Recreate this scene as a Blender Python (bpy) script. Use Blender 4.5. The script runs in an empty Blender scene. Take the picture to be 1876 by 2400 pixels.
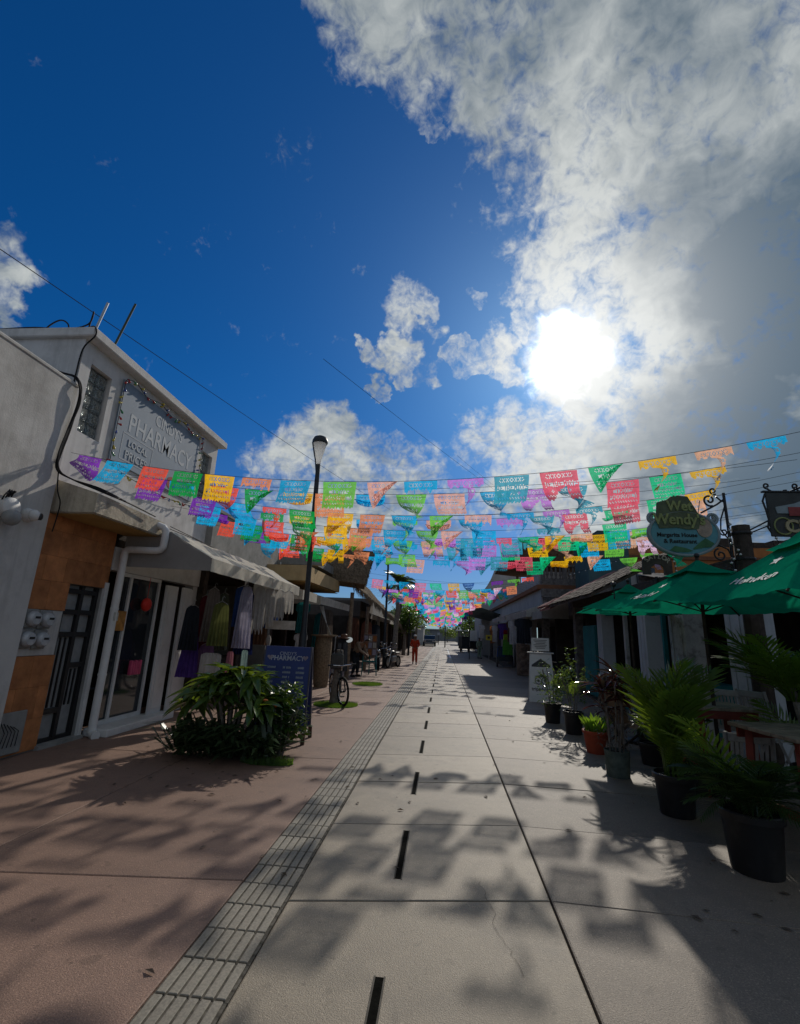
import bpy, math, random
from mathutils import Vector, Matrix
rnd = random.Random(7)
scene = bpy.context.scene
C = scene.collection
PI = math.pi

# ------------------------------------------------------------------ camera
cam_d = bpy.data.cameras.new("camera")
cam = bpy.data.objects.new("camera", cam_d)
C.objects.link(cam)
R3 = Matrix(((0.99542524, -0.01699926, 0.09401918),
             (0.08678143, -0.25079833, -0.96414168),
             (0.03996955, 0.96789009, -0.24817577)))
cam.matrix_world = Matrix.Translation((0, 0, 1.7)) @ R3.to_4x4()
cam_d.sensor_width = 36
cam_d.lens = 36 * 1111 / 2400
cam_d.clip_start = 0.05
cam_d.clip_end = 3000
scene.camera = cam

# ------------------------------------------------------------------ sky and sun
SUN = Vector((0.2228, 0.8249, 0.5195)).normalized()
world = bpy.data.worlds.new("World")
scene.world = world
world.use_nodes = True
WN, WL = world.node_tree.nodes, world.node_tree.links
WN.clear()


def wm(op, a, b=None, c=None, clamp=False):
    n = WN.new('ShaderNodeMath')
    n.operation = op
    n.use_clamp = clamp
    for i, v in enumerate((a, b, c)):
        if v is None:
            continue
        if isinstance(v, (int, float)):
            n.inputs[i].default_value = v
        else:
            WL.new(v, n.inputs[i])
    return n.outputs[0]


def wmap(v, a, b, c=0.0, d=1.0, smooth=True):
    n = WN.new('ShaderNodeMapRange')
    n.interpolation_type = 'SMOOTHSTEP' if smooth else 'LINEAR'
    n.clamp = True
    WL.new(v, n.inputs[0])
    for i, x in zip((1, 2, 3, 4), (a, b, c, d)):
        if isinstance(x, (int, float)):
            n.inputs[i].default_value = x
        else:
            WL.new(x, n.inputs[i])
    return n.outputs[0]


def wnoise(vec, scale, detail, rough=0.55, dist=0.0, off=None):
    if off:
        a = WN.new('ShaderNodeVectorMath')
        a.operation = 'ADD'
        WL.new(vec, a.inputs[0])
        a.inputs[1].default_value = off
        vec = a.outputs[0]
    n = WN.new('ShaderNodeTexNoise')
    n.inputs['Scale'].default_value = scale
    n.inputs['Detail'].default_value = detail
    n.inputs['Roughness'].default_value = rough
    n.inputs['Distortion'].default_value = dist
    WL.new(vec, n.inputs['Vector'])
    return n.outputs[0]


def wdot(vec, d):
    n = WN.new('ShaderNodeVectorMath')
    n.operation = 'DOT_PRODUCT'
    WL.new(vec, n.inputs[0])
    n.inputs[1].default_value = d
    return n.outputs['Value']


def wmix(f, a, b):
    n = WN.new('ShaderNodeMix')
    n.data_type = 'RGBA'
    n.clamp_factor = True
    if isinstance(f, (int, float)):
        n.inputs[0].default_value = f
    else:
        WL.new(f, n.inputs[0])
    for i, v in ((6, a), (7, b)):
        if isinstance(v, tuple):
            n.inputs[i].default_value = (*v, 1)
        else:
            WL.new(v, n.inputs[i])
    return n.outputs[2]


# cloud bodies: a direction in the sky and an angular radius each
CLOUDS = [(-0.046,0.789,0.613,0.0192),(-0.096,0.792,0.603,0.0176),(-0.070,0.820,0.568,0.0144),(-0.023,0.815,0.579,0.0196),(-0.153,0.824,0.546,0.0164),(-0.117,0.845,0.521,0.0204),(-0.079,0.858,0.508,0.0149),(-0.027,0.861,0.508,0.0186),(0.005,0.840,0.543,0.0164),(0.042,0.847,0.531,0.0182),(0.072,0.819,0.569,0.0229),(0.112,0.852,0.512,0.0216),(0.122,0.823,0.555,0.0192),(0.146,0.801,0.581,0.0221),(-0.132,0.867,0.481,0.0141),(-0.173,0.732,0.659,0.0116),(0.056,0.782,0.621,0.0119),(-0.113,0.472,0.875,0.0690),(-0.025,0.504,0.864,0.0841),(0.081,0.537,0.840,0.0933),(0.191,0.513,0.837,0.1530),(0.197,0.595,0.779,0.1056),(0.254,0.654,0.712,0.0980),(0.352,0.574,0.739,0.2184),(0.325,0.726,0.606,0.1474),(0.460,0.693,0.555,0.2321),(0.189,0.729,0.658,0.0742),(0.201,0.774,0.600,0.0694),(0.261,0.828,0.496,0.1004),(0.430,0.817,0.385,0.1901),(0.288,0.888,0.359,0.1111),(0.150,0.913,0.379,0.0833),(0.056,0.922,0.382,0.0574),(0.540,0.791,0.288,0.1679),(0.339,0.902,0.269,0.1552),(0.224,0.926,0.304,0.0987),(0.492,0.528,0.692,0.2083),(0.584,0.666,0.464,0.2221),(-0.178,0.460,0.870,0.0393),(-0.252,0.893,0.374,0.0675),(-0.311,0.887,0.340,0.0687),(-0.368,0.874,0.318,0.0466),(-0.215,0.915,0.341,0.0732),(-0.209,0.885,0.417,0.0326),(-0.147,0.928,0.341,0.0590),(-0.089,0.931,0.353,0.0471),(-0.030,0.941,0.337,0.0539),(-0.082,0.779,0.622,0.0418),(-0.046,0.806,0.589,0.0356),(-0.111,0.802,0.587,0.0214),(-0.098,0.834,0.544,0.0330),(-0.140,0.835,0.532,0.0221),(-0.051,0.856,0.514,0.0354),(-0.009,0.854,0.520,0.0221),(0.096,0.832,0.547,0.0373),(0.058,0.839,0.541,0.0270),(0.009,0.835,0.550,0.0181),(0.133,0.840,0.525,0.0319),(-0.656,0.529,0.538,0.0381),(-0.658,0.556,0.508,0.0304),(-0.680,0.560,0.474,0.0250),(-0.684,0.582,0.440,0.0166),(0.010,0.608,0.794,0.0103),(0.029,0.691,0.722,0.0115),(-0.135,0.863,0.487,0.0188),(-0.044,0.592,0.805,0.0095),(-0.168,0.734,0.658,0.0183),(-0.139,0.752,0.644,0.0169),(-0.107,0.961,0.254,0.0741),(0.001,0.964,0.267,0.0539),(-0.252,0.937,0.240,0.0975),(0.106,0.951,0.290,0.0713),(-0.368,0.894,0.256,0.0563),(-0.008,0.977,0.214,0.0441),(0.060,0.970,0.234,0.0483),]
tc = WN.new('ShaderNodeTexCoord')
D = tc.outputs['Generated']
warp = WN.new('ShaderNodeTexNoise')
warp.inputs['Scale'].default_value = 9
warp.inputs['Detail'].default_value = 5
warp.inputs['Roughness'].default_value = 0.6
WL.new(D, warp.inputs['Vector'])
w0 = WN.new('ShaderNodeVectorMath'); w0.operation = 'SUBTRACT'
WL.new(warp.outputs['Color'], w0.inputs[0]); w0.inputs[1].default_value = (0.5, 0.5, 0.5)
w1 = WN.new('ShaderNodeVectorMath'); w1.operation = 'SCALE'
WL.new(w0.outputs[0], w1.inputs[0]); w1.inputs['Scale'].default_value = 0.06
w2 = WN.new('ShaderNodeVectorMath'); w2.operation = 'ADD'
wz = WN.new('ShaderNodeTexNoise')
wz.inputs['Scale'].default_value = 27
wz.inputs['Detail'].default_value = 4
WL.new(D, wz.inputs['Vector'])
wza = WN.new('ShaderNodeVectorMath'); wza.operation = 'SUBTRACT'
WL.new(wz.outputs['Color'], wza.inputs[0]); wza.inputs[1].default_value = (0.5, 0.5, 0.5)
wzb = WN.new('ShaderNodeVectorMath'); wzb.operation = 'SCALE'
WL.new(wza.outputs[0], wzb.inputs[0]); wzb.inputs['Scale'].default_value = 0.075
wzc = WN.new('ShaderNodeVectorMath'); wzc.operation = 'ADD'
WL.new(w1.outputs[0], wzc.inputs[0]); WL.new(wzb.outputs[0], wzc.inputs[1])
WL.new(D, w2.inputs[0]); WL.new(wzc.outputs[0], w2.inputs[1])
w3 = WN.new('ShaderNodeVectorMath'); w3.operation = 'NORMALIZE'
WL.new(w2.outputs[0], w3.inputs[0])
DW = w3.outputs[0]
field = None
for (bx_, by_, bz_, br_) in CLOUDS:
    f = wmap(wdot(DW, (bx_, by_, bz_)), math.cos(br_ * (1.55 if br_ > 0.04 else 1.3)), 1.0, -1.6, 1.45 if br_ > 0.09 else 1.0 if br_ > 0.06 else (0.5 if br_ > 0.03 else (0.3 if br_ > 0.0125 else -0.35)), smooth=False)
    field = f if field is None else wm('MAXIMUM', field, f)
# noise-broken clouds over the unseen sky, thickened to brighten and whiten the fill light
sep = WN.new('ShaderNodeSeparateXYZ')
WL.new(D, sep.inputs[0])
rest = wmap(wnoise(D, 2.6, 4, off=(3.1, 1.7, 0.4)), 0.30, 0.60, -1.0, 1.3)
behind = wmap(sep.outputs['Y'], 0.28, -0.05, 0.0, 1.0)
side = wmap(sep.outputs['X'], 0.62, 0.85, 0.0, 1.0)
restm = wm('MAXIMUM', behind, side)
restf = wm('ADD', wm('MULTIPLY', restm, wm('ADD', rest, 1.4)), -1.4)
field = wm('MAXIMUM', field, restf)
# noise laid out on a level cloud deck, so that it stretches with perspective
pz = wm('ADD', wm('MAXIMUM', sep.outputs['Z'], 0.0), 0.16)
pc = WN.new('ShaderNodeCombineXYZ')
WL.new(wm('DIVIDE', sep.outputs['X'], pz), pc.inputs[0])
WL.new(wm('DIVIDE', sep.outputs['Y'], pz), pc.inputs[1])
P = pc.outputs[0]
n1 = wnoise(D, 10.0, 9, 0.56, 0.5)
n2 = wnoise(D, 30.0, 8, 0.58, 0.8, off=(7.3, 2.2, 5.1))
n5 = wnoise(D, 80.0, 5, 0.55, 0.8, off=(1.3, 6.2, 2.1))
edge = wm('ADD', wm('MULTIPLY', wm('SUBTRACT', n1, 0.5), 3.6), wm('MULTIPLY', wm('SUBTRACT', n2, 0.5), 2.6))
edge = wm('ADD', edge, wm('MULTIPLY', wm('SUBTRACT', n5, 0.5), 1.6))
dens_f = wm('ADD', field, edge)
dens = wm('MULTIPLY', wmap(dens_f, -0.75, 1.3), 0.97)
sd = wm('MAXIMUM', wdot(D, tuple(SUN)), 0.0)
# cloud light: silver mottled edges, grey-blue thick bodies away from the sun
n3 = wnoise(P, 2.4, 8, 0.52, 0.9, off=(1.3, 9.2, 4.4))
n4 = wnoise(P, 7.0, 7, 0.54, 0.9, off=(4.3, 3.2, 8.4))
body = None
for (dx, dy, dz, r, amt) in [(0.382,0.651,0.655,0.145,0.80),(0.467,0.660,0.588,0.165,1.00),(0.529,0.680,0.508,0.184,1.00),(0.469,0.782,0.411,0.142,1.00),(0.405,0.836,0.370,0.116,0.95),(0.545,0.790,0.280,0.170,0.85),(0.499,0.598,0.627,0.138,0.80),(0.510,0.728,0.458,0.119,0.85),(0.373,0.868,0.328,0.121,0.75),(0.398,0.552,0.733,0.149,0.30),(0.087,0.479,0.874,0.159,0.42),(0.330,0.474,0.817,0.146,0.45),]:
    f = wm('MULTIPLY', wmap(wdot(DW, (dx, dy, dz)), math.cos(r), 1.0), amt)
    body = f if body is None else wm('MAXIMUM', body, f)
body = wm('MAXIMUM', body, wm('MULTIPLY', restm, 0.1))
rel = wm('ADD', wm('MULTIPLY', wm('SUBTRACT', n3, 0.5), 1.9), wm('MULTIPLY', wm('SUBTRACT', n4, 0.5), 1.5))
rel = wm('ADD', rel, wm('MULTIPLY', wm('SUBTRACT', n2, 0.5), 0.85))
rel = wm('MULTIPLY', rel, wm('SUBTRACT', 1.0, wm('MULTIPLY', body, 0.70)))
lite = wm('ADD', wm('SUBTRACT', 0.56, wm('MULTIPLY', body, 0.92)), rel)
lite = wm('ADD', lite, wm('MULTIPLY', wm('POWER', sd, 20.0), 0.55), clamp=True)
cloud = wmix(lite, (0.078, 0.125, 0.172), (0.54, 0.57, 0.56))
cloud = wmix(wm('MULTIPLY', wm('POWER', sd, 45.0), 0.6), cloud, (0.93, 0.93, 0.9))

sky = WN.new('ShaderNodeTexSky')
sky.sky_type = 'NISHITA'
sky.sun_disc = False
sky.sun_elevation = math.asin(SUN.z)
sky.sun_rotation = math.atan2(SUN.x, SUN.y)
sky.air_density = 1.0
sky.dust_density = 0.3
sky.ozone_density = 3.0
SKY_STRENGTH = 0.05
tint = WN.new('ShaderNodeMix')
tint.data_type = 'RGBA'
tint.blend_type = 'MULTIPLY'
tint.inputs[0].default_value = 1.0
WL.new(sky.outputs[0], tint.inputs[6])
WL.new(wmix(wmap(sep.outputs['Z'], 0.02, 0.5, 0, 1), (0.40, 0.67, 1.12), (0.05, 0.66, 1.32)), tint.inputs[7])
skyc = WN.new('ShaderNodeVectorMath')
skyc.operation = 'SCALE'
WL.new(tint.outputs[2], skyc.inputs[0])
skyc.inputs['Scale'].default_value = 1.0
# cloud colours above are final radiances: divide by the background strength
cl = WN.new('ShaderNodeVectorMath')
cl.operation = 'SCALE'
WL.new(cloud, cl.inputs[0])
cl.inputs['Scale'].default_value = 1 / SKY_STRENGTH
mixed = wmix(dens, skyc.outputs[0], cl.outputs[0])
# the sun burning through the thin cloud
ang = wm('ARCCOSINE', wm('MINIMUM', wdot(D, tuple(SUN)), 0.999999))
ragged = wm('ADD', ang, wm('ADD', wm('MULTIPLY', wm('SUBTRACT', n2, 0.5), 0.09), wm('MULTIPLY', wm('SUBTRACT', n1, 0.5), 0.10)))
core = wm('POWER', wmap(ragged, 0.105, 0.012), 1.9)
halo = wm('POWER', 2.718, wm('MULTIPLY', ang, -6.5))
glow = wm('ADD', wm('MULTIPLY', core, 2.6), wm('MULTIPLY', halo, 0.34))
gl = WN.new('ShaderNodeVectorMath')
gl.operation = 'SCALE'
gl.inputs[0].default_value = (1.0, 0.985, 0.95)
WL.new(wm('DIVIDE', glow, SKY_STRENGTH), gl.inputs['Scale'])
tot = WN.new('ShaderNodeVectorMath')
tot.operation = 'ADD'
WL.new(mixed, tot.inputs[0])
WL.new(gl.outputs[0], tot.inputs[1])
bg = WN.new('ShaderNodeBackground')
WL.new(tot.outputs[0], bg.inputs['Color'])
bg.inputs['Strength'].default_value = SKY_STRENGTH
wo = WN.new('ShaderNodeOutputWorld')
WL.new(bg.outputs[0], wo.inputs['Surface'])
world.cycles.sampling_method = 'MANUAL'
world.cycles.sample_map_resolution = 512

sun_d = bpy.data.lights.new("sun", 'SUN')
sun_d.energy = 2.7
sun_d.angle = math.radians(0.9)
sun_d.color = (1.0, 0.93, 0.82)
sun = bpy.data.objects.new("sun", sun_d)
C.objects.link(sun)
sun.rotation_euler = SUN.to_track_quat('Z', 'Y').to_euler()
sun.location = (3, 12, 12)

vs = scene.view_settings
vs.view_transform = 'Standard'
vs.look = 'None'
vs.exposure = 0.0
vs.gamma = 1.0
vs.use_curve_mapping = False
scene.cycles.max_bounces = 7
scene.cycles.transparent_max_bounces = 12
scene.cycles.use_denoising = True

# ------------------------------------------------------------------ helpers
COLS = {}


def mesh_of(name, verts, faces, smooth=False, uvs=None):
    me = bpy.data.meshes.new(name)
    me.from_pydata([tuple(v) for v in verts], [], faces)
    me.update()
    if smooth:
        for p in me.polygons:
            p.use_smooth = True
        if smooth == 'auto':
            me.set_sharp_from_angle(angle=math.radians(40))
    return me


class MB:
    """collects shapes into one mesh"""

    def __init__(s, M=None):
        s.v, s.f, s.M = [], [], M

    def add(s, vs, fs):
        b = len(s.v)
        s.v += [(s.M @ Vector(p)) if s.M else Vector(p) for p in vs]
        s.f += [tuple(b + i for i in f) for f in fs]
        return s

    def box(s, x0, x1, y0, y1, z0, z1, bev=0.0):
        if bev:
            b = min(bev, (x1 - x0) / 2.2, (y1 - y0) / 2.2, (z1 - z0) / 2.2)
            vs, fs = [], []
            xs, ys, zs = (x0, x1), (y0, y1), (z0, z1)
            idx = {}
            for i in (0, 1):
                for j in (0, 1):
                    for k in (0, 1):
                        sx, sy, sz = (1, -1)[i], (1, -1)[j], (1, -1)[k]
                        for ax in range(3):
                            p = [xs[i] + sx * b, ys[j] + sy * b, zs[k] + sz * b]
                            p[ax] = (xs[i], ys[j], zs[k])[ax]
                            idx[(i, j, k, ax)] = len(vs)
                            vs.append(p)
            def q(a, flip):
                fs.append(tuple(a if not flip else a[::-1]))
            for i in (0, 1):
                q([idx[(i, 0, 0, 0)], idx[(i, 1, 0, 0)], idx[(i, 1, 1, 0)], idx[(i, 0, 1, 0)]], i == 0)
                q([idx[(0, i, 0, 1)], idx[(1, i, 0, 1)], idx[(1, i, 1, 1)], idx[(0, i, 1, 1)]], i == 1)
                q([idx[(0, 0, i, 2)], idx[(1, 0, i, 2)], idx[(1, 1, i, 2)], idx[(0, 1, i, 2)]], i == 0)
            for i in (0, 1):
                for j in (0, 1):
                    q([idx[(i, j, 0, 0)], idx[(i, j, 1, 0)], idx[(i, j, 1, 1)], idx[(i, j, 0, 1)]], (i + j) % 2 == 1)
                    q([idx[(i, 0, j, 0)], idx[(i, 1, j, 0)], idx[(i, 1, j, 2)], idx[(i, 0, j, 2)]], (i + j) % 2 == 0)
                    q([idx[(0, i, j, 1)], idx[(1, i, j, 1)], idx[(1, i, j, 2)], idx[(0, i, j, 2)]], (i + j) % 2 == 1)
                    for k in (0, 1):
                        q([idx[(i, j, k, 0)], idx[(i, j, k, 1)], idx[(i, j, k, 2)]], (i + j + k) % 2 == 0)
            return s.add(vs, fs)
        vs = [(x, y, z) for x in (x0, x1) for y in (y0, y1) for z in (z0, z1)]
        return s.add(vs, [(0, 1, 3, 2), (4, 6, 7, 5), (0, 4, 5, 1), (2, 3, 7, 6), (0, 2, 6, 4), (1, 5, 7, 3)])

    def hexa(s, p):
        """8 points: bottom 4 (ccw), top 4"""
        return s.add(p, [(3, 2, 1, 0), (4, 5, 6, 7), (0, 1, 5, 4), (1, 2, 6, 5), (2, 3, 7, 6), (3, 0, 4, 7)])

    def tube(s, pts, r, n=8, cap=True):
        pts = [Vector(p) for p in pts]
        rs = r if isinstance(r, (list, tuple)) else [r] * len(pts)
        vs, fs = [], []
        up = None
        for i, p in enumerate(pts):
            t = (pts[min(i + 1, len(pts) - 1)] - pts[max(i - 1, 0)])
            t = t.normalized() if t.length > 1e-9 else Vector((0, 0, 1))
            if up is None:
                a = Vector((0, 0, 1)) if abs(t.z) < 0.9 else Vector((1, 0, 0))
                up = (a - t * a.dot(t)).normalized()
            else:
                u = up - t * up.dot(t)
                up = u.normalized() if u.length > 1e-6 else up
            sd_ = t.cross(up)
            for k in range(n):
                an = 2 * PI * k / n
                vs.append(p + (up * math.cos(an) + sd_ * math.sin(an)) * rs[i])
        for i in range(len(pts) - 1):
            for k in range(n):
                a, b = i * n + k, i * n + (k + 1) % n
                fs.append((a, a + n, b + n, b))
        if cap:
            fs.append(tuple(range(n)))
            fs.append(tuple(range((len(pts) - 1) * n, len(pts) * n))[::-1])
        return s.add(vs, fs)

    def lathe(s, prof, n=16, c=(0, 0, 0), sx=1.0, sy=1.0, close=True):
        vs, fs = [], []
        for r, z in prof:
            for k in range(n):
                a = 2 * PI * k / n
                vs.append((c[0] + r * sx * math.cos(a), c[1] + r * sy * math.sin(a), c[2] + z))
        m = len(prof)
        for i in range(m - 1):
            for k in range(n):
                k2 = (k + 1) % n
                fs.append((i * n + k, i * n + k2, (i + 1) * n + k2, (i + 1) * n + k))
        if close:
            fs.append(tuple(range(n))[::-1])
            fs.append(tuple(range((m - 1) * n, m * n)))
        return s.add(vs, fs)

    def ball(s, c, r, n=10, m=6):
        rx, ry, rz = r if isinstance(r, tuple) else (r, r, r)
        vs, fs = [(c[0], c[1], c[2] - rz)], []
        for i in range(1, m):
            t = -PI / 2 + PI * i / m
            for k in range(n):
                a = 2 * PI * k / n
                vs.append((c[0] + rx * math.cos(t) * math.cos(a), c[1] + ry * math.cos(t) * math.sin(a), c[2] + rz * math.sin(t)))
        vs.append((c[0], c[1], c[2] + rz))
        for k in range(n):
            fs.append((0, 1 + (k + 1) % n, 1 + k))
            fs.append((len(vs) - 1, 1 + (m - 2) * n + k, 1 + (m - 2) * n + (k + 1) % n))
        for i in range(m - 2):
            for k in range(n):
                a, b = 1 + i * n + k, 1 + i * n + (k + 1) % n
                fs.append((a, b, b + n, a + n))
        return s.add(vs, fs)

    def prism(s, poly, d, P=None):
        """extrude a polygon (list of (u,v)) by d along w; P maps (u,v,w) to a point"""
        P = P or (lambda u, v, w: (u, v, w))
        n = len(poly)
        vs = [P(u, v, 0) for u, v in poly] + [P(u, v, d) for u, v in poly]
        fs = [tuple(range(n))[::-1], tuple(range(n, 2 * n))]
        for i in range(n):
            j = (i + 1) % n
            fs.append((i, j, n + j, n + i))
        return s.add(vs, fs)

    def grid(s, fn, nu, nv, skip=None):
        vs = [fn(i / nu, j / nv) for j in range(nv + 1) for i in range(nu + 1)]
        fs = []
        for j in range(nv):
            for i in range(nu):
                if skip and skip(i, j):
                    continue
                a = j * (nu + 1) + i
                fs.append((a, a + 1, a + nu + 2, a + nu + 1))
        return s.add(vs, fs)

    def build(s, name, mat, parent=None, smooth=False, loc=None):
        o = bpy.data.objects.new(name, mesh_of(name, s.v, s.f, smooth))
        if mat is not None:
            o.data.materials.append(mat)
        C.objects.link(o)
        if parent is not None:
            o.parent = parent
        if loc is not None:
            o.location = loc
        return o


def tag(o, label=None, cat=None, group=None, kind=None):
    if label:
        o['label'] = label
    if cat:
        o['category'] = cat
    if group:
        o['group'] = group
    if kind:
        o['kind'] = kind
    return o


def thing(name, label, cat, loc=(0, 0, 0), rz=0.0, group=None):
    o = bpy.data.objects.new(name, None)
    o.empty_display_size = 0.1
    C.objects.link(o)
    o.location = loc
    o.rotation_euler = (0, 0, rz)
    return tag(o, label, cat, group)


def share(name, me, mat, parent=None, loc=(0, 0, 0), rot=(0, 0, 0), scale=None):
    """object that shares mesh data; the material sits on the object"""
    o = bpy.data.objects.new(name, me)
    C.objects.link(o)
    if not me.materials:
        me.materials.append(mat)
    o.material_slots[0].link = 'OBJECT'
    o.material_slots[0].material = mat
    o.location = loc
    o.rotation_euler = rot
    if scale is not None:
        o.scale = scale if isinstance(scale, tuple) else (scale,) * 3
    if parent is not None:
        o.parent = parent
    return o


def dup(root, loc=None, rz=None, label=None, group=None, scale=None):
    r = root.copy()
    C.objects.link(r)
    if loc is not None:
        r.location = loc
    if rz is not None:
        r.rotation_euler = (0, 0, rz)
    if scale is not None:
        r.scale = (scale,) * 3 if isinstance(scale, (int, float)) else scale
    if label:
        r['label'] = label
    if group:
        r['group'] = group
    for ch in root.children:
        c = ch.copy()
        C.objects.link(c)
        c.parent = r
        for g in ch.children:
            d = g.copy()
            C.objects.link(d)
            d.parent = c
    return r


# ------------------------------------------------------------------ materials
MATS = {}


def mat(name, col, rough=0.8, spec=0.3, metal=0.0, var=0.12, nscale=6.0, bump=0.15, bscale=40.0, bdist=0.01,
        stain=None, stain_amt=0.0, stain_scale=1.2, rand=0.0, spots=0.0, fine=None, coord='Object', trans=0.0, streak=0.0, alpha=None):
    """a procedural surface: base colour broken by noise, fine bump, optional stains and per-object variation"""
    if name in MATS:
        return MATS[name]
    m = bpy.data.materials.new(name)
    m.use_nodes = True
    N, L = m.node_tree.nodes, m.node_tree.links
    b = N['Principled BSDF']
    out = N['Material Output']
    t = N.new('ShaderNodeTexCoord')
    vec = t.outputs[coord]

    def noise(scale, detail=5, rough_=0.6, v=vec):
        n = N.new('ShaderNodeTexNoise')
        n.inputs['Scale'].default_value = scale
        n.inputs['Detail'].default_value = detail
        n.inputs['Roughness'].default_value = rough_
        L.new(v, n.inputs['Vector'])
        return n.outputs[0]

    def mr(v, a, b_, c, d):
        n = N.new('ShaderNodeMapRange')
        L.new(v, n.inputs[0])
        for i, x in zip((1, 2, 3, 4), (a, b_, c, d)):
            n.inputs[i].default_value = x
        return n.outputs[0]

    def mixc(f, a, b_, mode='MIX'):
        n = N.new('ShaderNodeMix')
        n.data_type = 'RGBA'
        n.blend_type = mode
        if isinstance(f, (int, float)):
            n.inputs[0].default_value = f
        else:
            L.new(f, n.inputs[0])
        for i, x in ((6, a), (7, b_)):
            if isinstance(x, tuple):
                n.inputs[i].default_value = (*x, 1)
            else:
                L.new(x, n.inputs[i])
        return n.outputs[2]

    dark = tuple(c * (1 - var * 1.6) for c in col)
    lite = tuple(min(1, c * (1 + var * 1.3)) for c in col)
    c = mixc(mr(noise(nscale, 6, 0.65), 0.3, 0.7, 0, 1), dark, lite)
    if fine:
        c = mixc(mr(noise(fine[0], 2, 0.5), 0.38, 0.62, 0, 1), c, tuple(x * fine[1] for x in col))
        if len(fine) > 2:
            c = mixc(mr(noise(fine[0] * 0.62, 2, 0.5), 0.60, 0.68, 0, 1), c, tuple(min(1, x * fine[2]) for x in col))
    if stain is not None:
        c = mixc(mr(noise(stain_scale, 7, 0.7), 0.5, 0.72, 0, stain_amt), c, stain)
    if spots:
        c = mixc(mr(noise(7.0, 2, 0.4), 0.66, 0.70, 0, spots), c, tuple(x * 0.5 for x in col))
        c = mixc(mr(noise(19.0, 2, 0.4), 0.70, 0.73, 0, spots), c, tuple(x * 0.35 for x in col))
        c = mixc(mr(noise(0.55, 4, 0.55), 0.40, 0.66, 0, 0.45), c, tuple(x * 0.72 for x in col))
    if streak:
        mp = N.new('ShaderNodeMapping')
        mp.inputs['Scale'].default_value = (3.0, 3.0, 0.22)
        L.new(vec, mp.inputs['Vector'])
        c = mixc(mr(noise(2.2, 6, 0.7, mp.outputs[0]), 0.5, 0.75, 0, streak), c, tuple(x * 0.45 for x in col))
    if rand:
        oi = N.new('ShaderNodeObjectInfo')
        c = mixc(1.0, c, mixc(oi.outputs['Random'], (1 - rand,) * 3, (1 + rand,) * 3), 'MULTIPLY')
    L.new(c, b.inputs['Base Color'])
    b.inputs['Roughness'].default_value = rough
    b.inputs['Specular IOR Level'].default_value = spec
    b.inputs['Metallic'].default_value = metal
    if bump:
        bn = N.new('ShaderNodeBump')
        bn.inputs['Strength'].default_value = bump
        bn.inputs['Distance'].default_value = bdist
        L.new(noise(bscale, 4, 0.6), bn.inputs['Height'])
        L.new(bn.outputs[0], b.inputs['Normal'])
    if trans:
        tr = N.new('ShaderNodeBsdfTranslucent')
        L.new(c, tr.inputs['Color'])
        mx = N.new('ShaderNodeMixShader')
        mx.inputs[0].default_value = trans
        L.new(b.outputs[0], mx.inputs[1])
        L.new(tr.outputs[0], mx.inputs[2])
        L.new(mx.outputs[0], out.inputs['Surface'])
    MATS[name] = m
    return m


def glass_mat(name, col=(0.02, 0.025, 0.03), rough=0.06, spec=0.6):
    return mat(name, col, rough, spec, var=0.1, bump=0.02, bscale=3)


def leaf_mat(name, col, tcol, rough=0.35, trans=0.4, spec=0.5, rand=0.25):
    if name in MATS:
        return MATS[name]
    m = bpy.data.materials.new(name)
    m.use_nodes = True
    N, L = m.node_tree.nodes, m.node_tree.links
    b, out = N['Principled BSDF'], N['Material Output']
    t = N.new('ShaderNodeTexCoord')
    n = N.new('ShaderNodeTexNoise')
    n.inputs['Scale'].default_value = 7
    n.inputs['Detail'].default_value = 3
    L.new(t.outputs['Object'], n.inputs['Vector'])
    mx = N.new('ShaderNodeMix')
    mx.data_type = 'RGBA'
    L.new(n.outputs[0], mx.inputs[0])
    mx.inputs[6].default_value = (*[c * (1 - rand) for c in col], 1)
    mx.inputs[7].default_value = (*[c * (1 + rand) for c in col], 1)
    L.new(mx.outputs[2], b.inputs['Base Color'])
    b.inputs['Roughness'].default_value = rough
    b.inputs['Specular IOR Level'].default_value = spec
    tr = N.new('ShaderNodeBsdfTranslucent')
    tr.inputs['Color'].default_value = (*tcol, 1)
    ms = N.new('ShaderNodeMixShader')
    ms.inputs[0].default_value = trans
    L.new(b.outputs[0], ms.inputs[1])
    L.new(tr.outputs[0], ms.inputs[2])
    L.new(ms.outputs[0], out.inputs['Surface'])
    MATS[name] = m
    return m


# ------------------------------------------------------------------ ground
def u2l(*c):
    return tuple(((x / 255 + 0.055) / 1.055) ** 2.4 if x > 10 else x / 3294 for x in c)


conc = mat('concrete_lane', (0.272, 0.226, 0.166), rough=0.60, spec=0.45, var=0.13, nscale=6.5, bump=0.6, bscale=130, bdist=0.008,
           stain=(0.145, 0.125, 0.10), stain_amt=0.75, stain_scale=1.7, rand=0.13, spots=0.5, fine=(120, 0.80, 1.28))
concr = mat('concrete_side', (0.225, 0.184, 0.142), rough=0.62, spec=0.42, var=0.12, nscale=6.5, bump=0.6, bscale=130, bdist=0.008,
            stain=(0.12, 0.098, 0.08), stain_amt=0.7, stain_scale=1.8, rand=0.20, spots=0.55, fine=(110, 0.66, 1.4))
concp = mat('concrete_pink', (0.275, 0.172, 0.128), rough=0.66, spec=0.38, var=0.10, nscale=5.5, bump=0.6, bscale=130, bdist=0.008,
            stain=(0.15, 0.095, 0.078), stain_amt=0.7, stain_scale=1.5, rand=0.10, spots=0.55, fine=(110, 0.74, 1.3))
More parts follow.
